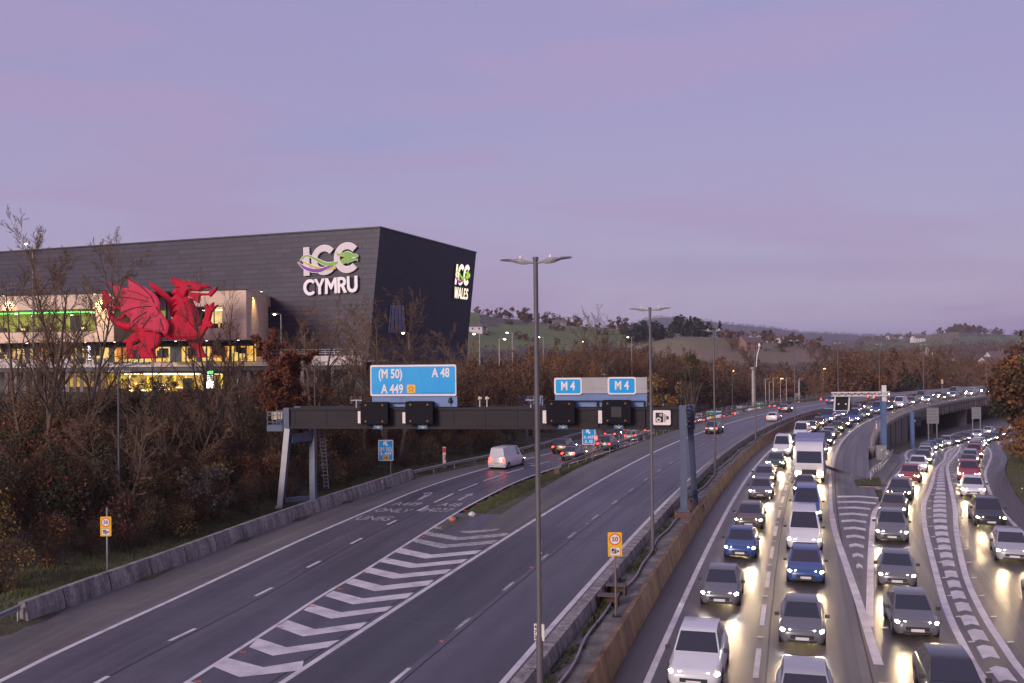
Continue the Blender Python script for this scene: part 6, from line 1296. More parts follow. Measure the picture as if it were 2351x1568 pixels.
def pine(seed,h,w,n=420,ls=1.1,kind='round'):
    rnd=random.Random(seed); T_,C_=MB(),MB(); limb(T_,(0,0,-.4),(0,0,1),h*.97,.45,6,rnd,6,.05,.04,.15); tiers=[]
    for k in range(16):
        f=k/15; z=h*((.25 if kind=='round' else .12)+(.75 if kind=='round' else .86)*f); R_=w*.5*((1-.5*abs(f-.35)*1.7)*rnd.uniform(.55,1.1) if kind=='round' else (1.02-f)*rnd.uniform(.8,1.1))
        for j in range(4 if f<.9 else 2):
            a=rnd.random()*2*PI; p=Vector((R_*.75*math.cos(a),R_*.75*math.sin(a),z+rnd.uniform(-.03,.03)*h)); tiers.append((p,R_*.5+.3)); limb(T_,(0,0,z-h*.05),p-Vector((0,0,z-h*.05)),p.xy.length,.12,3,rnd,3,.03,.08,.3)
    for k in range(n):
        c,r=tiers[rnd.randrange(len(tiers))]; p=c+Vector((rnd.gauss(0,.5)*r,rnd.gauss(0,.5)*r,rnd.gauss(0,.22)*r)); leaf(C_,p,ls*rnd.uniform(.5,1.2),rnd)
    return T_,C_
def proto(name,TC,mt,mc,cat,label,group,crown='crown'):
    t=thing(name,(0,0,-200),label,cat,group=group); T_,C_=TC
    T_.build('trunk' if crown!='foliage' else 'stems',mt,t,smooth='all',world=False,fix=False); C_.build(crown,mc,t,world=False,fix=False); return t
USED=set()
def plant(pr,x,y,z,s,rz,label=None):
    o=pr if pr.name not in USED else copy_tree(pr)
    USED.add(pr.name); o.location=(x,y,z); o.rotation_euler=(0,0,rz); o.scale=s if hasattr(s,'__len__') else (s,)*3
    if label: o['label']=label
    return o
rv=random.Random(77)
# ---- individual bare trees in front of the venue
def bigtree(seed,u,vtop,Y,label,wd=1.,**k):
    p=GY(u,1000,Y); z=gz(p.x,Y)-.1; h=GY(u,vtop,Y).z-z; kk=dict(tr=.010*h+.03,tw=.0135,leaves=0,kid=(17,10,9,6),start=.16,ang=(.8,.7,.75,.8),lenr=(.60,.50,.44,.42)); kk.update(k)
    T_,C_=grow(seed,h*.91,**kk); zm=max(v[2] for v in C_.v); f_=(h+.1)/zm
    for B_ in (T_,C_): B_.v=[(v[0],v[1],v[2]*f_) for v in B_.v]
    t=thing('bare_tree',(p.x,Y,z),label,'tree',rz=seed); T_.build('trunk',bark,t,smooth='all',world=False,fix=False); C_.build('crown',[twig_b,lf_b],t,world=False,fix=False)
    t.scale=(wd,wd,1); return t
bigtree(1,170,492,68,'tallest bare tree, its crown rising above the roof left of the dragon',.88,kid=(18,9,8,6),spread=.26,stems=2,start=.2,tr=.21)
bigtree(2,92,548,66,'forked bare tree with a leaning dark trunk, beside the tall lit lamp',1.0,kid=(12,8,7,5),stems=2,spread=.30,start=.28,tr=.2)
bigtree(22,10,575,72,'bare tree cut by the left edge of the picture',.85,kid=(11,8,7,5))
bigtree(3,362,690,76,'thin bare tree in front of the dragon wing',.75,kid=(10,5,4,3))
bigtree(4,482,612,80,'bare tree with upright twigs in front of the dragon head and claw',.8,kid=(12,6,5,3),stems=3,spread=.15,start=.18)
bigtree(5,552,735,84,'small fan-shaped bare tree right of the dragon',1.1,kid=(12,7,5,4),stems=2,spread=.3)
bigtree(6,905,655,98,'wide bare tree spreading across the dark leaning wall',1.15,kid=(15,8,6,5),stems=3,spread=.26,start=.2)
bigtree(7,836,700,92,'slim bare tree with an ivy-like stem in front of the corner of the building',.55,kid=(12,6,5,4))
bigtree(8,716,668,104,'bare bushy tree in front of the dark long wall, below the ICC lettering' .replace('ICC ','silver '),1.25,kid=(14,8,6,4),stems=3,spread=.25,start=.18)
bigtree(9,780,725,108,'twiggy bare tree between the red-leaved tree and the building corner',1.2,kid=(13,7,6,4),stems=3,spread=.25,start=.15)
bigtree(10,985,740,112,'low bare tree at the right foot of the leaning wall',1.2,kid=(12,7,6,4),stems=3,spread=.3,start=.15)
bigtree(11,1075,770,128,'slender bare tree just right of the dark building',1.,kid=(12,7,6,4),stems=2)
bigtree(12,1385,698,190,'tall pale poplar-like bare tree standing over the thicket',.8,kid=(20,6,5,4),stems=3,spread=.1,tw=.02,start=.1)
bigtree(13,420,865,72,'low bare tree with a leaning stem below the dragon',1.2,kid=(12,7,5,4),stems=2,spread=.35)
bigtree(14,262,880,60,'leafless sapling among the bushes behind the left 50 sign',1.1,kid=(12,7,5,4),stems=3,spread=.35)
p=GY(650,960,96); z=gz(p.x,96)-.1; h=GY(650,765,96).z-z
T_,C_=grow(31,h*.95,stems=3,spread=.22,kid=(12,7,5,3),tr=.14,tw=.012,leaves=5,ls=.24,start=.15)
t=thing('red_leaved_tree',(p.x,96,z),'rust-red leafy tree at the right end of the pale terrace','tree'); T_.build('trunk',bark,t,smooth='all',world=False,fix=False); C_.build('crown',[twig_r,lf_r],t,world=False,fix=False)
# ---- thicket, scrub and woodland prototypes
TH=[proto('thicket_tree',grow(40+i,8.,stems=4,spread=.26,kid=(10,7,5),ang=(.55,.6,.7),lenr=(.6,.5,.42),tr=.09,tw=.016,leaves=1 if i!=1 else 0,ls=.22,start=.12,maxl=3),bark,[(twig_r,lf_b),(twig_g,lf_b),(twig_r,lf_o)][i],'tree','russet twiggy bare tree in the thicket beyond the exit slip road','thicket trees along the bank') for i in range(3)]
AU=[proto('autumn_tree',(lambda a,b:(a,b))(*clump(50+i,9.,8.,1500,.5,60,2,.12,20,[3,1])),bark,[(lf_o,lf_b),(lf_b,lf_r),(lf_b,lf_g)][i],'tree',['orange-leaved autumn tree in the valley wood','brown-leaved autumn tree in the valley wood','dull green and brown tree in the valley wood'][i],'autumn trees in the valley') for i in range(3)]
VB=[proto('valley_bare_tree',grow(60+i,10.5,stems=4,spread=.22,kid=(10,7,6),ang=(.6,.65,.7),lenr=(.6,.52,.44),tr=.13,tw=.034,leaves=1,ls=.22,start=.12,maxl=3),bark,[(twig_r,lf_b),(twig_b,lf_b)][i],'tree','bare brown tree in the valley beyond the thicket','bare trees in the valley') for i in range(2)]
BU=[proto('leafy_bush',clump(70+i,3.2,4.2,2100,.15,150,3,.02,22,[(3,2,1),(2,3,1),(3,1,2),(1,4,2)][i]),twig_d,[(lf_g,lf_b,lf_r),(lf_g,lf_b,lf_o),(lf_g,lf_o,lf_p),(lf_g,lf_b,lf_y)][i],'bush','dark tangled leafy bush on the bank left of the exit slip road','bushes on the wooded bank',crown='foliage') for i in range(4)]
SC_=[proto('twiggy_scrub',grow(80+i,4.6,stems=6,spread=.5,kid=(8,6,5),ang=(.6,.7,.8),lenr=(.6,.5,.45),tr=.045,tw=.010,leaves=2,ls=.13,start=.1,maxl=3),bark,[(twig_d,lf_b),(twig_d,lf_g)][i],'bush','brown twiggy scrub bush with few leaves on the wooded bank','twiggy scrub on the wooded bank') for i in range(2)]
def scatter(n,xr,yr,ok,gap,seed):
    r=random.Random(seed); out=[]; tries=0
    while len(out)<n and tries<n*60:
        tries+=1; x,y=r.uniform(*xr),r.uniform(*yr)
        if any((x-a)**2+(y-b)**2<gap*gap for a,b in out): continue
        out.append((x,y)) if ok(x,y) else None
    return out
def dl_(x,y): return -float(nearest(np.array([x]),np.array([y]),EDc)[1][0])
def uof(x,y): return CX+F*x/max(y,1)
def zs_(pts): return ground([p[0] for p in pts],[p[1] for p in pts]) if pts else []
def inbuilding(x,y): 
    p=Vector((x,y,0)); a=(p-A0).dot(LD); b=(p-A0).dot(RD); return (-2<a<160 and -26<b<60) or (b>-4 and -5<a and b<50)
# bank bushes
pts=scatter(230,(-62,2),(44,128),lambda x,y: 3.4<dl_(x,y)<30 and -90<uof(x,y)<1130 and not inbuilding(x,y),2.5,1)
for (x,y),z in zip(pts,zs_(pts)):
    dl=dl_(x,y); s=rv.uniform(.75,1.25)*(.72 if dl<6 else 1.0); plant(BU[rv.randrange(4)],x,y,z-.15,(s,s,s*rv.uniform(.85,1.2)),rv.random()*6.3)
pts=scatter(70,(-66,4),(46,130),lambda x,y: 7<dl_(x,y)<34 and -90<uof(x,y)<1130 and not inbuilding(x,y),3.2,2)
for (x,y),z in zip(pts,zs_(pts)):
    s=rv.uniform(.8,1.25); plant(SC_[rv.randrange(2)],x,y,z-.15,(s,s,s*rv.uniform(.8,1.05)),rv.random()*6.3)
# low clumps of leaves that show bright colour, singled out
for u,v,Y,pr,s,lab in ((60,930,66,lf_o,1.5,'large orange-brown leafy bush at the left edge, below the lit storey'),(150,985,62,lf_r,1.1,'rusty leafy bush left of the nearest single-arm column'),(470,1075,66,lf_p,1.0,'bush with pale seed heads in the middle of the bank'),(255,905,72,lf_g,1.2,'dull green shrub under the tallest bare tree'),(600,1030,76,lf_o,.9,'orange-tinted bush just left of the gantry leg')):
    p=GY(u,v,Y); z=gz(p.x,Y); T_,C_=clump(int(u),3.4*s,4.*s,1900,.17,120,2,.05,18,[3,1]); t=thing('leafy_bush',(p.x,Y,max(z-.2,p.z-3.2*s)),lab,'bush'); T_.build('stems',twig_b,t,world=False,fix=False); C_.build('foliage',[pr,lf_b],t,world=False,fix=False)
# thicket
def ok_th(x,y):
    d=dl_(x,y)
    if d<4.5 or inbuilding(x,y): return False
    u=uof(x,y); 
    if u<1035 or u>1660: return False
    if y<190 and x<12-(190-y)*.02 and d>16: return rv.random()<.25
    return True
pts=scatter(190,(-12,75),(106,262),ok_th,3.7,3)
for (x,y),z in zip(pts,zs_(pts)):
    u=uof(x,y); zt=HC+(yhor(u)-float(np.interp(u,[1040,1120,1300,1420,1500,1600,1660],[845,838,812,800,806,812,830]))-rv.uniform(-10,32))*y/F
    h=min(max(zt-z,4.5),15.); w=rv.uniform(.85,1.2)*min(1.3,h/8+.25); plant(TH[rv.choices((0,1,2),(4,1.2,1))[0]],x,y,z-.2,(w,w,h/8.2),rv.random()*6.3)
for u,vt,Y,mt,lab,w in ((1585,800,185,(lf_g,lf_y),'dark green ivy-clad tree rising from the brown thicket',3.2),(1508,845,150,(lf_y,lf_o),'yellow-leaved birch at the right end of the M 4 sign',3.6),(1255,815,170,(lf_o,lf_b),'orange-tinted tree behind the nearest lamp column',4.2),(1218,795,190,(lf_o,lf_b),'rusty orange tree top at the edge of the thicket near the building',3.)):
    p=GY(u,950,Y); z=gz(p.x,Y); h=GY(u,vt,Y).z-z; T_,C_=clump(int(u),h,w*1.6,2400,.30,160,2,.15,24,[3,1]); t=thing('tree',(p.x,Y,z-.2),lab,'tree'); T_.build('trunk',bark,t,world=False,fix=False); C_.build('crown',list(mt),t,world=False,fix=False)
# valley wood
def so_ok(x,y):
    s,o=SO((x,y)); return abs(o)>24 or s>SMAX-10
def ok_v(x,y):
    u=uof(x,y)
    if not(1430<u<2480) or not so_ok(x,y) or dl_(x,y)<-18 and y<330: return False
    if y<345 and 1700<u<1935: return False
    return True
def vtop(u): return float(np.interp(u,[1430,1600,1680,1760,1850,1900,1960,2040,2120,2200,2300,2450],[812,818,842,850,856,828,815,808,812,822,826,822]))
pts=scatter(235,(40,300),(262,470),ok_v,7.2,4)
for (x,y),z in zip(pts,zs_(pts)):
    u=uof(x,y); zt=HC+(yhor(u)-vtop(u)-rv.uniform(-4,34))*y/F; h=min(max(zt-z,5.),19.); w=min(1.6,.45+h/13)*rv.uniform(.85,1.2)
    if rv.random()<.72: plant(VB[rv.choices((0,1),(3,2))[0]],x,y,z-.3,(w,w,h/10.5),rv.random()*6.3)
    else: plant(AU[rv.choices((0,1,2),(1.5,2.4,1.2))[0]],x,y,z-.3,(w,w,h/9),rv.random()*6.3)
pts=scatter(90,(95,330),(420,640),lambda x,y: 1650<uof(x,y)<2480 and so_ok(x,y),10,5)
for (x,y),z in zip(pts,zs_(pts)):
    u=uof(x,y); zt=HC+(yhor(u)-vtop(u)-rv.uniform(-8,18))*y/F; h=min(max(zt-z,6),20.); w=min(1.9,.6+h/13)*rv.uniform(.85,1.2); plant(AU[rv.choices((0,1,2),(1.6,3,1.4))[0]] if rv.random()<.35 else VB[rv.randrange(2)],x,y,z-.3,(w,w,h/9.5),rv.random()*6.3)
for u,vt,Y,mt,lab,w in ((2085,848,330,(lf_c,lf_b),'dark broad evergreen left of the pylon',9),(2012,855,325,(lf_o,lf_b),'bright orange tree between the white lattice post and the pylon',9),(2155,838,420,(lf_o,lf_r),'rounded orange oak right of the pylon',14),(1935,838,460,(lf_r,lf_b),'broad red-brown tree behind the white lattice arm',18),(1806,868,340,(lf_o,lf_r),'small orange tree beside the roundabout',7),(1836,868,350,(lf_c,lf_b),'low conifer in front of the field, right of the fifth lamp column',5)):
    p=GY(u,900,Y); z=float(ground([p.x],[Y])[0]); h=GY(u,vt,Y).z-z; T_,C_=clump(int(u),h,w,1500,.75,80,2,.12,22,[3,1]); t=thing('tree',(p.x,Y,z-.2),lab,'tree'); T_.build('trunk',bark,t,world=False,fix=False); C_.build('crown',list(mt),t,world=False,fix=False)
# hill-top and hedgerow trees
PN=[proto('conifer',pine(90+i,17,11 if i<2 else 7,900,1.5,'round' if i<2 else 'cone'),bark,lf_c,'tree','dark conifer in the row on the middle hill crest','conifers on the hill crest') for i in range(3)]
HT=[proto('hedgerow_tree',clump(95+i,9,9,520,1.15,90,2,.1,16,[3,1]),bark,[(twig_d,lf_b),(lf_b,twig_b),(lf_b,lf_r)][i],'tree','small far tree along a hill crest or hedgerow','far trees on the hills') for i in range(3)]
def hillplant(pr,u,v,Y,h0,h,label=None,w=None):
    p=GY(u,v,Y); z=float(ground([p.x],[Y])[0]); plant(pr,p.x,Y,z-.3,((w or h)/h0,(w or h)/h0,h/h0),rv.random()*6.3,label)
for u,h,Y,k in ((1444,16,620,0),(1462,20,625,1),(1480,22,630,0),(1505,19,640,1),(1520,15,648,0),(1553,20,640,0),(1562,21,640,1),(1578,18,640,2),(1586,21,640,2),(1598,19,640,1),(1612,15,640,0),(1628,15,640,0),(1653,17,640,2),(1470,17,640,1),(1540,14,645,0),(1770,13,660,0),(1755,12,660,1)):
    hillplant(PN[k],u,780,Y,17,h*.66)
rh=random.Random(12)
for k in range(26): u=1066+rh.random()*390; hillplant(HT[rh.randrange(2)],u,740,900+rh.uniform(-8,40),9,rh.uniform(5,12))
for k in range(22): u=1440+rh.random()*260; hillplant(HT[rh.randrange(3)],u,780,652+rh.uniform(-14,25),9,rh.uniform(4,7.5))
for k in range(20): u=1650+rh.random()*330; hillplant(HT[rh.randrange(3)],u,790,655+rh.uniform(-10,30),9,rh.uniform(3.5,6.5) if rh.random()<.75 else 8.5)
for k in range(34): u=2030+rh.random()*400; hillplant(HT[rh.randrange(3)],u,770,1880+rh.uniform(-60,90),9,rh.uniform(8,15))
for k in range(16): u=2198+rh.random()*58; hillplant(HT[1+rh.randrange(2)],u,770,1890+rh.uniform(-20,60),9,rh.uniform(13,19),w=18)
for k in range(26): u=1100+rh.random()*360; hillplant(HT[rh.randrange(3)],u,740,rh.choice((560,700,780))+rh.uniform(-12,12),9,rh.uniform(3.5,6.5))
# far woods: one mass
def mass(name,label,pts,mats,seed,q=26):
    r=random.Random(seed); mb=MB(); zz=ground([p[0] for p in pts],[p[1] for p in pts])
    for (x,y,h,w),z in zip(pts,zz):
        mi=r.choices(range(len(mats)),[4,3,2,1][:len(mats)])[0]
        for k in range(q):
            a=r.random()*2*PI; f=r.random(); rr_=w*.5*math.sqrt(max(0,1-(f*1.15-.25)**2))*r.uniform(.5,1); leaf(mb,Vector((x+rr_*math.cos(a),y+rr_*math.sin(a)*.8,z+h*(.1+.9*f))),w*(.30*26/q)**.5*.36*r.uniform(.6,1.2),r,mi)
    o=mb.build(name,mats,fix=False); return tag(o,label,'woodland',kind='stuff')
def band(n,ur,yr,hr,seed,ok=None):
    r=random.Random(seed); o=[]
    while len(o)<n:
        u,y=r.uniform(*ur),math.exp(r.uniform(math.log(yr[0]),math.log(yr[1]))); x=(u-CX)/F*y
        if ok and not ok(u,y,x): continue
        h=r.uniform(*hr); o.append((x,y,h,h*r.uniform(.8,1.3)))
    return o
VL=([1000,1200,1440,1500,1900,1960,2060,2200,2500],[812,812,815,858,858,830,806,800,800])
def okf(u,y,x):
    v=yhor(u)-(float(ground([x],[y])[0])-HC)*F/y
    vl=float(np.interp(u,*VL))
    if y<950: return v>vl+4 and so_ok(x,y)
    if u>2180 and 768<v<793: return rv.random()<.05
    if 2060<u<2200 and v<786: return rv.random()<.1
    if u<2180 and 786<v<806: return rv.random()<.25
    return so_ok(x,y)
mass('far_woods','brown woods covering the valley and the hill foot beyond the motorway',band(1300,(1040,2500),(440,1250),(5,9),1,okf),[lf_b,twig_d,twig_b,lf_o],1,52)
mass('hill_woods','grey-brown woods and hedges on the right-hand hills',band(900,(1850,2520),(1000,1900),(6,10),2,okf),[twig_d,lf_b,twig_b],2,34)
mass('ridge_woods','hazy woods along the far blue ridge',band(2600,(1380,2520),(3000,4700),(7,12),3),[twig_d,lf_b,lf_c],3,10)
# right-hand autumn tree and verge growth
p=Vector((56.2,104,0)); z=gz(p.x,104)-.2
T_,C_=clump(201,12.,12.,17000,.42,260,3,.06,64,[4,3,2]); t=thing('autumn_oak',(p.x,104,z),'large rust-brown leafy tree overhanging the slip road at the right edge','tree'); T_.build('trunk',bark,t,world=False,fix=False); C_.build('crown',[lf_b,lf_o,lf_g],t,world=False,fix=False)
p=Vector((70,112,0)); z=gz(70,112)-.2
T_,C_=clump(202,13.,10.,7000,.42,200,2,.15,40,[3,2]); t=thing('dark_oak',(70,112,z),'dark green-brown tree behind the rust-brown one, cut by the right edge','tree'); T_.build('trunk',bark,t,world=False,fix=False); C_.build('crown',[lf_g,lf_b],t,world=False,fix=False)
for i,(x,y,s) in enumerate(((50.5,86,.8),(54.5,93,1.),(60.5,100,1.1),(66,112,1.2),(46,74,.7),(72,122,1.2),(62,108,1.),(58,92,1.))):
    o=plant(BU[i%4],x,y,gz(x,y)-.1,s,rv.random()*6,'dark leafy bush under the autumn tree on the right verge')
# grass tufts on verges
gr=MB(); rr=random.Random(21)
gm2=mat_mix('grass_blades',[(.055,.065,.022),(.085,.092,.034),(.14,.125,.06)],1.2,.9,fine=.4)
cand=[]
for k in range(9000):
    y=rr.uniform(38,122); i=int(np.argmin(np.abs(EDc[:,1]-y))); x=EDc[i,0]-rr.uniform(.6,4.6); cand.append((x,y))
for k in range(2600):
    y=rr.uniform(64,112); i=int(np.argmin(np.abs(SRc[:,1]-y))); x0=SRc[i,0]+.5; x1=float(P(y+42,-15.2).x)
    if x1<=x0: continue
    x=rr.uniform(x0,x1); 
    s,o=SO((x,y))
    if o<-14.8: cand.append((x,y))
for k in range(2200):
    y=rr.uniform(60,125); i=int(np.argmin(np.abs(RBc[:,1]-y))); cand.append((RBc[i,0]+rr.uniform(.4,6),y))
for (x,y),z in zip(cand,zs_(cand)):
    for _ in range(3):
        h=rr.uniform(.08,.34); a,b=rr.uniform(-.15,.15),rr.uniform(-.15,.15); gr.add([(x+a-.03,y+b,z-.03),(x+a+.03,y+b+.01,z-.03),(x+a+rr.uniform(-.12,.12),y+b+rr.uniform(-.1,.1),z+h)],[(0,1,2)])
tag(gr.build('verge_grass',gm2,fix=False),'rough grass on the roadside verges','grass',kind='stuff')
# ================================================================ vehicles
glass=M('car_glass',(.012,.013,.018),.04,.1,coat=.8,spec=.9); tyre=M('tyre_rubber',(.015,.015,.016),.85); rim_m=M('wheel_rim',(.30,.30,.31),.35,metal=.7); trim=M('dark_trim',(.02,.02,.022),.5)
head_e=E('headlight_glow',(1.,.80,.46),150.); HEADS=[head_e,E('headlight_white',(1.,.95,.86),190.),E('headlight_yellow',(1.,.70,.30),110.)]; tail_e=E('tail_light_glow',(1.,.035,.02),9.); plate_w=M('plate_white',(.65,.63,.6),.4); plate_y=M('plate_yellow',(.6,.42,.04),.4)
PAINT={n:M('paint_'+n,c,.28,.04,1.,coat=.6) for n,c in dict(silver=(.36,.36,.38),white=(.62,.61,.62),black=(.018,.018,.022),grey=(.12,.12,.13),blue=(.03,.07,.22),red=(.30,.02,.025),dark_green=(.02,.06,.04),bronze=(.10,.075,.055)).items()}
hl=bpy.data.lights.new('headlight_beam','SPOT'); hl.energy=330; hl.color=(1,.72,.40); hl.spot_size=R(42); hl.spot_blend=1.; hl.shadow_soft_size=.12
def car(kind,label,group):
    t=thing('parked_car' if 0 else {'hatch':'hatchback_car','estate':'estate_car','suv':'tall_car','van':'panel_van'}[kind],(0,0,0),label,'van' if kind=='van' else 'car',group=group)
    L,W,H,hood,ws,rf,rb,belt=dict(hatch=(4.1,1.76,1.46,.92,.22,-1.3,-1.92,.93),estate=(4.6,1.8,1.45,1.02,.25,-1.75,-2.2,.92),suv=(4.5,1.86,1.68,.98,.32,-1.6,-2.1,1.05),van=(5.3,1.98,2.15,1.65,.95,-2.5,-2.6,1.2))[kind]
    w=W/2; x0=L/2; zf=belt-.12
    def sec(x,zl,zs,zt,hw,ht): return [(x,-hw*.92,zl),(x,-hw,zl+.18),(x,-hw,zs),(x,-ht,zt),(x,ht,zt),(x,hw,zs),(x,hw,zl+.18),(x,hw*.92,zl)]
    mb=MB(); mb.loft([sec(x0,.34,.52,.60,w*.72,w*.62),sec(x0-.06,.24,.56,.70,w*.84,w*.70),sec(x0-.28,.2,.62,.80,w*.95,w*.78),sec(hood+.25,.19,.70,zf-.02,w,w*.82),sec(hood,.19,.74,belt,w,w*.85),sec(0,.19,.78,belt+.02,w,w*.88),sec(-1.2,.19,.78,belt+.03,w,w*.88),sec(rb,.22,.78,belt+.02,w*.97,w*.84),sec(-x0+.12,.3,.74,belt-.02 if kind!='estate' else belt-.02,w*.9,w*.80),sec(-x0,.38,.6,.72,w*.82,w*.7)])
    tw,bw=w*.70,w*.86
    def g(x,z,hw): return [(x,-hw,z),(x,hw,z)]
    cab=[(hood,belt-.01,bw),(ws,H-.06,tw),(ws-.35,H,tw*.97),(rf+.3,H-.01,tw*.97),(rf,H-.08,tw*.95),(rb,belt+.0,bw*.95)]
    n=len(cab); A=[(x,-hw,z) for x,z,hw in cab]; B=[(x,hw,z) for x,z,hw in cab]
    mb.add(A+B,[tuple(range(n)),tuple(range(2*n-1,n-1,-1))]+[(i,i+n,i+1+n,i+1) for i in range(n-1)])
    for sx in (1,-1):
        cx=x0-.85 if sx>0 else -x0+.82
        for sy in (-1,1): mb.tube([(cx,sy*(w-.02),.34),(cx,sy*(w+.006),.34)],.38,16,mi=1)
    b=mb.build('body',[PAINT['silver'],trim],t,smooth=True,world=False)
    def lerp(p,q,f): return tuple(a+(c-a)*f for a,c in zip(p,q))
    def pane(a,bq,c,d,off,ins=.07):
        P_=[Vector(v) for v in (a,bq,c,d)]; m_=sum(P_,Vector())/4; P_=[v.lerp(m_,ins) for v in P_]; nn=(P_[1]-P_[0]).cross(P_[2]-P_[0]).normalized()
        if nn.dot(m_-Vector((-.4,0,H*.6)))<0: nn=-nn
        m=MB(); m.add([v+nn*off for v in P_],[(0,1,2,3)]); return m.build('window',glass,t,world=False,fix=False)
    pane(A[0],B[0],B[1],A[1],.008); 
    if kind!='van': pane(A[5],B[5],B[4],A[4],.008,.1)
    for S in (A,B):
        f0=.06 if kind!='van' else .02; f1=.93 if kind!='van' else .40
        lo0,lo1=lerp(S[0],S[5],.10),lerp(S[0],S[5],f1); up0,up1=lerp(S[1],S[4],.03),lerp(S[1],S[4],f1-.06)
        mid=.5; pane(lo0,lerp(lo0,lo1,mid),lerp(up0,up1,mid),up0,.008,.06); 
        if kind!='van': pane(lerp(lo0,lo1,mid),lo1,up1,lerp(up0,up1,mid),.008,.08)
    for cx in (x0-.85,-x0+.82):
        for sy in (-1,1):
            m=MB(); m.tube([(cx,sy*(w-.2),.32),(cx,sy*(w-.19),.32),(cx,sy*(w+.0),.32),(cx,sy*(w+.012),.32)],[.29,.32,.32,.28],18); wh=m.build('wheel',tyre,t,smooth=True,world=False); m=MB(); m.tube([(cx,sy*(w+.004),.32),(cx,sy*(w+.018),.32)],[.21,.17],14); m.build('rim',rim_m,wh,world=False)
    for sy in (-1,1):
        m=MB(); m.loft([[(x0-.26,sy*w*.9,.55),(x0-.26,sy*w*.93,.70),(x0-.30,sy*w*.60,.76),(x0-.2,sy*w*.60,.60)],[(x0-.08,sy*w*.80,.53),(x0-.10,sy*w*.82,.68),(x0-.075,sy*w*.50,.72),(x0-.02,sy*w*.50,.57)]]); hd=m.build('headlight',head_e,t,world=False)
        lo=bpy.data.objects.new('headlight_beam',hl); COL.objects.link(lo); lo.parent=hd; lo.location=(x0+.06,sy*w*.66,.62); lo.rotation_euler=Vector((1,0,-.035)).to_track_quat('-Z','Y').to_euler()
        m=MB(); zt=.66 if kind!='van' else .8; m.box((-x0+.06,sy*w*.74,zt+.1),(.10,w*.26,.20 if kind!='van' else .45)); m.build('tail_light',tail_e,t,world=False)
        m=MB(); m.box((hood-.2,sy*(w+.09),belt+.06),(.12,.18,.13)); m.build('mirror',trim,t,world=False)
    m=MB(); m.box((x0-.02,0,.46),(.06,W*.5,.14)); m.box((x0-.03,0,.30),(.06,W*.62,.10)); m.build('grille',trim,t,world=False); m=MB(); m.box((x0+.015,0,.40),(.02,.50,.11)); m.build('number_plate',plate_w,t,world=False); m=MB(); m.box((-x0-.015,0,.62),(.03,.50,.11)); m.build('number_plate',plate_y,t,world=False)
    return t
def lorry(label,group):
    t=thing('box_lorry',(0,0,0),label,'lorry',group=group); m=MB(); w=1.24
    m.loft([[(x,-a,.5),(x,-b,1.6),(x,-b*.94,z),(x,b*.94,z),(x,b,1.6),(x,a,.5)] for x,a,b,z in ((4.1,w*.94,w*.94,1.7),(4.0,w,w,2.0),(3.75,w,w,2.9),(3.3,w,w,3.3),(2.2,w,w,3.45))]); m.build('cab',PAINT['white'],t,smooth=True,world=False)
    m=MB(); m.box((-1.1,0,2.3),(6.3,2.5,2.9)); m.build('cargo_box',M('lorry_box_blue',(.15,.17,.32),.4,.08),t,world=False); m=MB(); m.box((-.4,0,.72),(8.2,1.1,.3)); m.build('chassis',trim,t,world=False)
    m=MB(); m.add([(4.10,-1.05,1.75),(4.10,1.05,1.75),(3.84,1.0,2.75),(3.84,-1.0,2.75)],[(0,1,2,3)]); m.build('window',glass,t,world=False,fix=False)
    for cx in (3.0,-2.2,-3.3):
        for sy in (-1,1): k=MB(); k.tube([(cx,sy*.95,.5),(cx,sy*1.2,.5),(cx,sy*1.25,.5)],[.5,.5,.44],18); wh=k.build('wheel',tyre,t,smooth=True,world=False); k=MB(); k.tube([(cx,sy*1.245,.5),(cx,sy*1.262,.5)],[.3,.24],14); k.build('rim',rim_m,wh,world=False)
    for sy in (-1,1):
        k=MB(); k.box((4.08,sy*.92,.85),(.12,.36,.2)); hd=k.build('headlight',head_e,t,world=False); lo=bpy.data.objects.new('headlight_beam',hl); COL.objects.link(lo); lo.parent=hd; lo.location=(4.2,sy*.92,.85); lo.rotation_euler=Vector((1,0,-.035)).to_track_quat('-Z','Y').to_euler()
        k=MB(); k.box((-4.28,sy*.95,1.0),(.06,.4,.16)); k.build('tail_light',tail_e,t,world=False); k=MB(); k.box((3.9,sy*1.42,2.3),(.12,.2,.6)); k.build('mirror',trim,t,world=False)
    k=MB(); k.box((4.13,0,.95),(.06,1.2,.5)); k.build('grille',trim,t,world=False); k=MB(); k.box((4.13,0,.55),(.04,.52,.12)); k.build('number_plate',plate_w,t,world=False); return t
KIND={k:car(k,'car','vehicles on the motorway') for k in ('hatch','estate','suv','van')}; KIND['lorry']=lorry('lorry','vehicles on the motorway')
KN={'hatch':'hatchback','estate':'estate car','suv':'tall car','van':'van','lorry':'box lorry'}
first=set()
def put_car(kind,col,x,y,z,rz,label,group,lights=True):
    o=KIND[kind]
    if kind in first: o=copy_tree(o)
    first.add(kind); o.location=(x,y,z); o.rotation_euler=(0,0,rz); o['label']=label; o['group']=group
    hm_=rc.choice(HEADS)
    for c in kids(o):
        if c.name.startswith('body'): c.material_slots[0].link='OBJECT'; c.material_slots[0].material=PAINT[col]
        if c.name.startswith('headlight'): c.material_slots[0].link='OBJECT'; c.material_slots[0].material=hm_
        if not lights and c.name.startswith('headlight'):
            for l in kids(c): bpy.data.objects.remove(l)
    return o
ORD='nearest second third fourth fifth sixth seventh eighth ninth tenth eleventh twelfth thirteenth fourteenth fifteenth sixteenth seventeenth eighteenth nineteenth twentieth twenty-first twenty-second twenty-third twenty-fourth twenty-fifth twenty-sixth twenty-seventh twenty-eighth'.split()
rc=random.Random(9); COLS=['silver','grey','black','white','blue','red','grey','silver','black','dark_green','black','bronze']
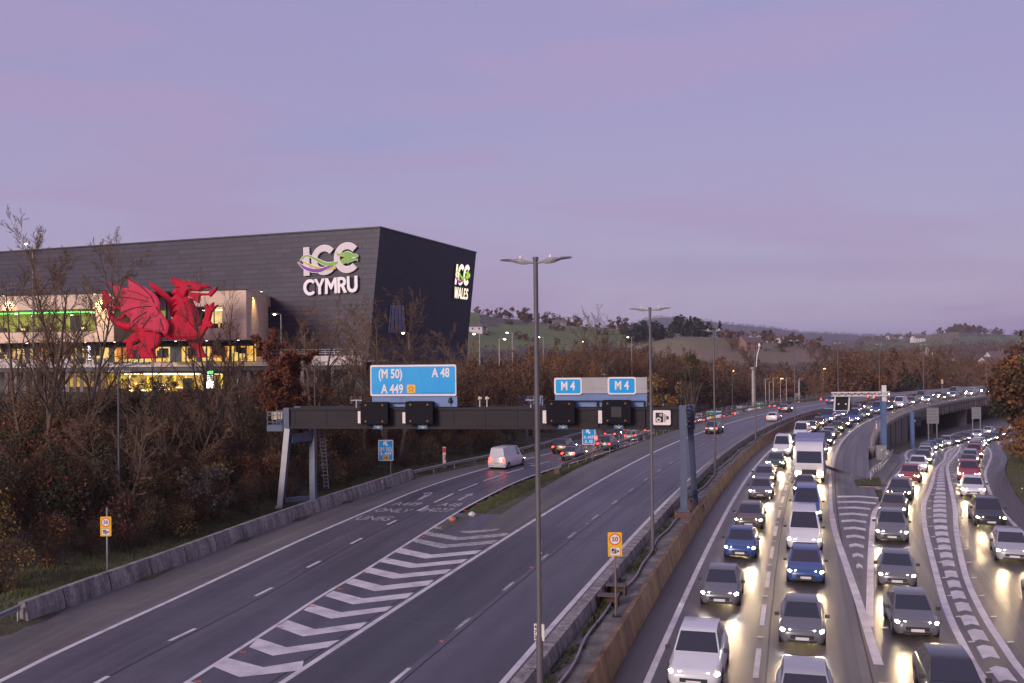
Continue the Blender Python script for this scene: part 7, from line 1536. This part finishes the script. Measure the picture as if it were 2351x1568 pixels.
def queue(ss,pos,where,group,kinds=('hatch','estate','suv','hatch','van'),beam=lambda s:True,ends='headlights on',truck=-1):
    for i,s in enumerate(ss):
        x,y,z,rz=pos(s); k=rc.choice(kinds); c=rc.choice(COLS) if k!='van' else rc.choice(['white','grey','blue'])
        if i==truck: k='lorry'; c='white'
        put_car(k,c,x,y,z,rz,f"{c.replace('dark_','')} {KN[k]} with {ends}, {ORD[i]+(' nearest' if i else '')} {where}",group,beam(s))
def jit(a,b,st,j=.22):
    o=[]; s=a
    while s<b: o.append(s); s+=st*rc.uniform(1-j,1+j)
    return o
def pr(o): 
    def f(s): q=P(s,o+rc.uniform(-.2,.2)); return q.x,q.y,.004,HEAD(s)+PI
    return f
queue(jit(80,345,11.5),pr(4.2),'beside the orange-brown wall','oncoming cars in the lane beside the wall',beam=lambda s:s<190)
queue(jit(76,345,11.),pr(7.8),'in the second lane','oncoming cars in the second lane',('hatch','estate','suv','hatch','van','estate','suv','hatch'),truck=6,beam=lambda s:s<190)
def mid(Ca,Cb,n=200):
    a,b=resamp(Ca,n),resamp(Cb,n); q=(a+b)/2; return q
def onq(q,rev=True,zf=zs2):
    d=np.r_[0,np.cumsum(np.hypot(*np.diff(q[:,:2],axis=0).T))]; t=np.gradient(q[:,:2],axis=0)
    def f(s):
        x,y=np.interp(s,d,q[:,0]),np.interp(s,d,q[:,1]); tx,ty=np.interp(s,d,t[:,0]),np.interp(s,d,t[:,1]); return float(x),float(y),float(zf(y))+.004,math.atan2(ty,tx)+(PI if rev else 0)
    return f,d[-1]
La=np.array([tuple(p) for p in cr([(13.6,30),(15.6,38),(17.4,45),(20.6,54),(24.6,65),(28.9,75),(33.6,85),(40.7,100),(47.5,115),(56,135),(64.5,152),(72,165),(84,183),(97,200),(115,212)],8)])
fa,la=onq(La); queue(jit(3,la-4,11.),fa,'left of the hatched strip','cars on the left joining lane',('hatch','estate','suv'),beam=lambda s:s<95)
Lb=np.array([tuple(p) for p in cr([(20.2,26),(22.3,38),(25.2,49),(29.3,60),(33,71),(36.8,80),(42,92),(49,107),(56.5,122),(64,138),(75,160),(84,176),(96,190),(112,200)],8)])
fb_,lb=onq(Lb); queue(jit(6,lb-4,12.),fb_,'right of the hatched strip','cars on the right joining lane',('hatch','estate','suv'),beam=lambda s:s<95)
Le=mid(SLc,SRc); 
def side(q,o): 
    t=np.gradient(q[:,:2],axis=0); t/=np.hypot(t[:,0],t[:,1])[:,None]; r=q.copy(); r[:,0]+=t[:,1]*o; r[:,1]-=t[:,0]*o; return r
for o,w,a in ((-1.85,'in the left exit lane',124),(1.85,'in the right exit lane',132)):
    fe,le_=onq(side(Le,o),False,zs1); queue(jit(a,le_-20,14.),fe,w,'cars leaving on the exit slip road',('hatch','estate','suv','van'),beam=lambda s:False,ends='red tail lights')
def pl_(o):
    def f(s): q=P(s,o); return q.x,q.y,.004,HEAD(s)
    return f
queue([186,236,268,301],pl_(-8.2),'in the left lane beyond the gantry','cars driving away beyond the gantry',('hatch','estate','suv'),beam=lambda s:False,ends='red tail lights'); queue([212,284],pl_(-4.5),'in the right lane beyond the gantry','cars driving away beyond the gantry',('hatch','suv'),beam=lambda s:False,ends='red tail lights')
for i,(u,v,k,c) in enumerate(((1783,914.5,'hatch','white'),(1794,914.5,'suv','silver'),(1806,915,'hatch','grey'),(1818,917,'estate','black'),(1835,917,'hatch','red'))):
    p=GY(u,v,330); put_car(k,c,p.x,330,float(ground([p.x],[330.])[0])+.02,R(-100) if i<4 else R(80),f"{c} {KN[k]} waiting at the far roundabout, {['leftmost','second from left','third from left','fourth from left','rightmost'][i]}",'cars at the roundabout',False)
# ---------------------------------------------------------------- far houses
hw=M('house_white',(.62,.57,.55),.7,.08); hb=M('house_brick',(.26,.15,.12),.8,.15); hr=M('house_roof',(.13,.09,.085),.8,.15); hg=M('house_glass',(.03,.03,.035),.2); gr_=M('shed_grey',(.22,.21,.23),.6)
def house(u,v,Y,w,d,h,rh_,mt,label,rz=0.,grp=None):
    p=GY(u,v,Y); z=min(p.z,1e9); g_=float(ground([p.x],[Y])[0]); z=max(g_-.2,p.z); t=thing('house',(p.x,Y,z),label,'house',rz,grp)
    m=MB(); m.box((0,0,h/2-2),(w,d,h+4)); m.add([(-w/2,-d/2,h),(-w/2,d/2,h),(-w/2,0,h+rh_-.05)],[(0,1,2)]); m.add([(w/2,-d/2,h),(w/2,d/2,h),(w/2,0,h+rh_-.05)],[(0,1,2)]); m.build('wall',mt,t,world=False)
    m=MB(); e=.35; m.loft([[(x,-d/2-e,h-.15),(x,0,h+rh_),(x,d/2+e,h-.15),(x,d/2+e,h-.35),(x,0,h+rh_-.2),(x,-d/2-e,h-.35)] for x in (-w/2-e,w/2+e)]); r=m.build('roof',hr,t,world=False); m=MB(); m.box((w*.3,0,h+rh_+.3),(.8,.8,1.6)); m.build('chimney',hb,r,world=False)
    for k in range(max(2,int(w/3.5))):
        for zz in ((h*.3,h*.74) if h>4 else (h*.5,)): m=MB(); m.box((-w/2+w*(k+.5)/max(2,int(w/3.5)),-d/2-.03,zz),(1.1,.1,1.2)); m.build('window',hg,t,world=False)
    return t
for a in ((1092,760,700,9,6,3.4,1.8,hw,'white farmhouse on the green hill just right of the dark building',.1),(1109,760,705,6,5,2.6,1.5,hw,'lower white wing beside the hill farmhouse',.0),(1284,747,880,12,6,3.,2.,gr_,'grey barn on the green hill crest',0),(1722,858,560,13,9,4.5,4.,hb,'brown-roofed house behind the third and fourth lamp columns',.5),(2172,846,620,11,8,5.5,3.,hb,'gabled brick house right of the pylon',.9),(2184,846,612,11,8,5.5,3.,hb,'second gabled brick house, right of the first',.9),(2150,848,640,14,8,4.5,2.5,gr_,'grey-roofed building just left of the gabled houses',0),(2284,849,560,16,9,4.5,3.,hw,'low pale house before the right-hand tree',.2),(2255,872,480,16,8,4.,2.,gr_,'low grey shed beyond the far curve of the motorway',.1)):
    house(*a)
for i,(u,v,Y) in enumerate(((1758,780,1500),(1765,780,1500),(1772,780,1520),(1779,780,1500),(1787,784,1480),(2045,784,1900),(2055,782,1900),(2062,780,1900),(2103,791,1500),(2111,791,1480),(2290,842,640),(1742,780,1490))):
    house(u,v,Y,14,9,6.,4.,hw,'tiny white house on a far hillside',rz=.2*(i%3),grp='white houses on the far hills')
# ================================================================ evening air
hz=MB(); hz.box((0,4200,70),(14400,9800,166)); h=hz.build('haze',[]); tag(h,'thin evening haze in the valley','haze',kind='stuff')
hm=bpy.data.materials.new('haze_air'); hm.use_nodes=True; nt=hm.node_tree; nt.nodes.remove(nt.nodes['Principled BSDF'])
pv=nt.nodes.new('ShaderNodeVolumePrincipled'); pv.inputs['Color'].default_value=(.80,.80,1.,1); pv.inputs['Density'].default_value=.00012; pv.inputs['Anisotropy'].default_value=.2
nt.links.new(pv.outputs[0],nt.nodes['Material Output'].inputs['Volume']); h.data.materials.append(hm)
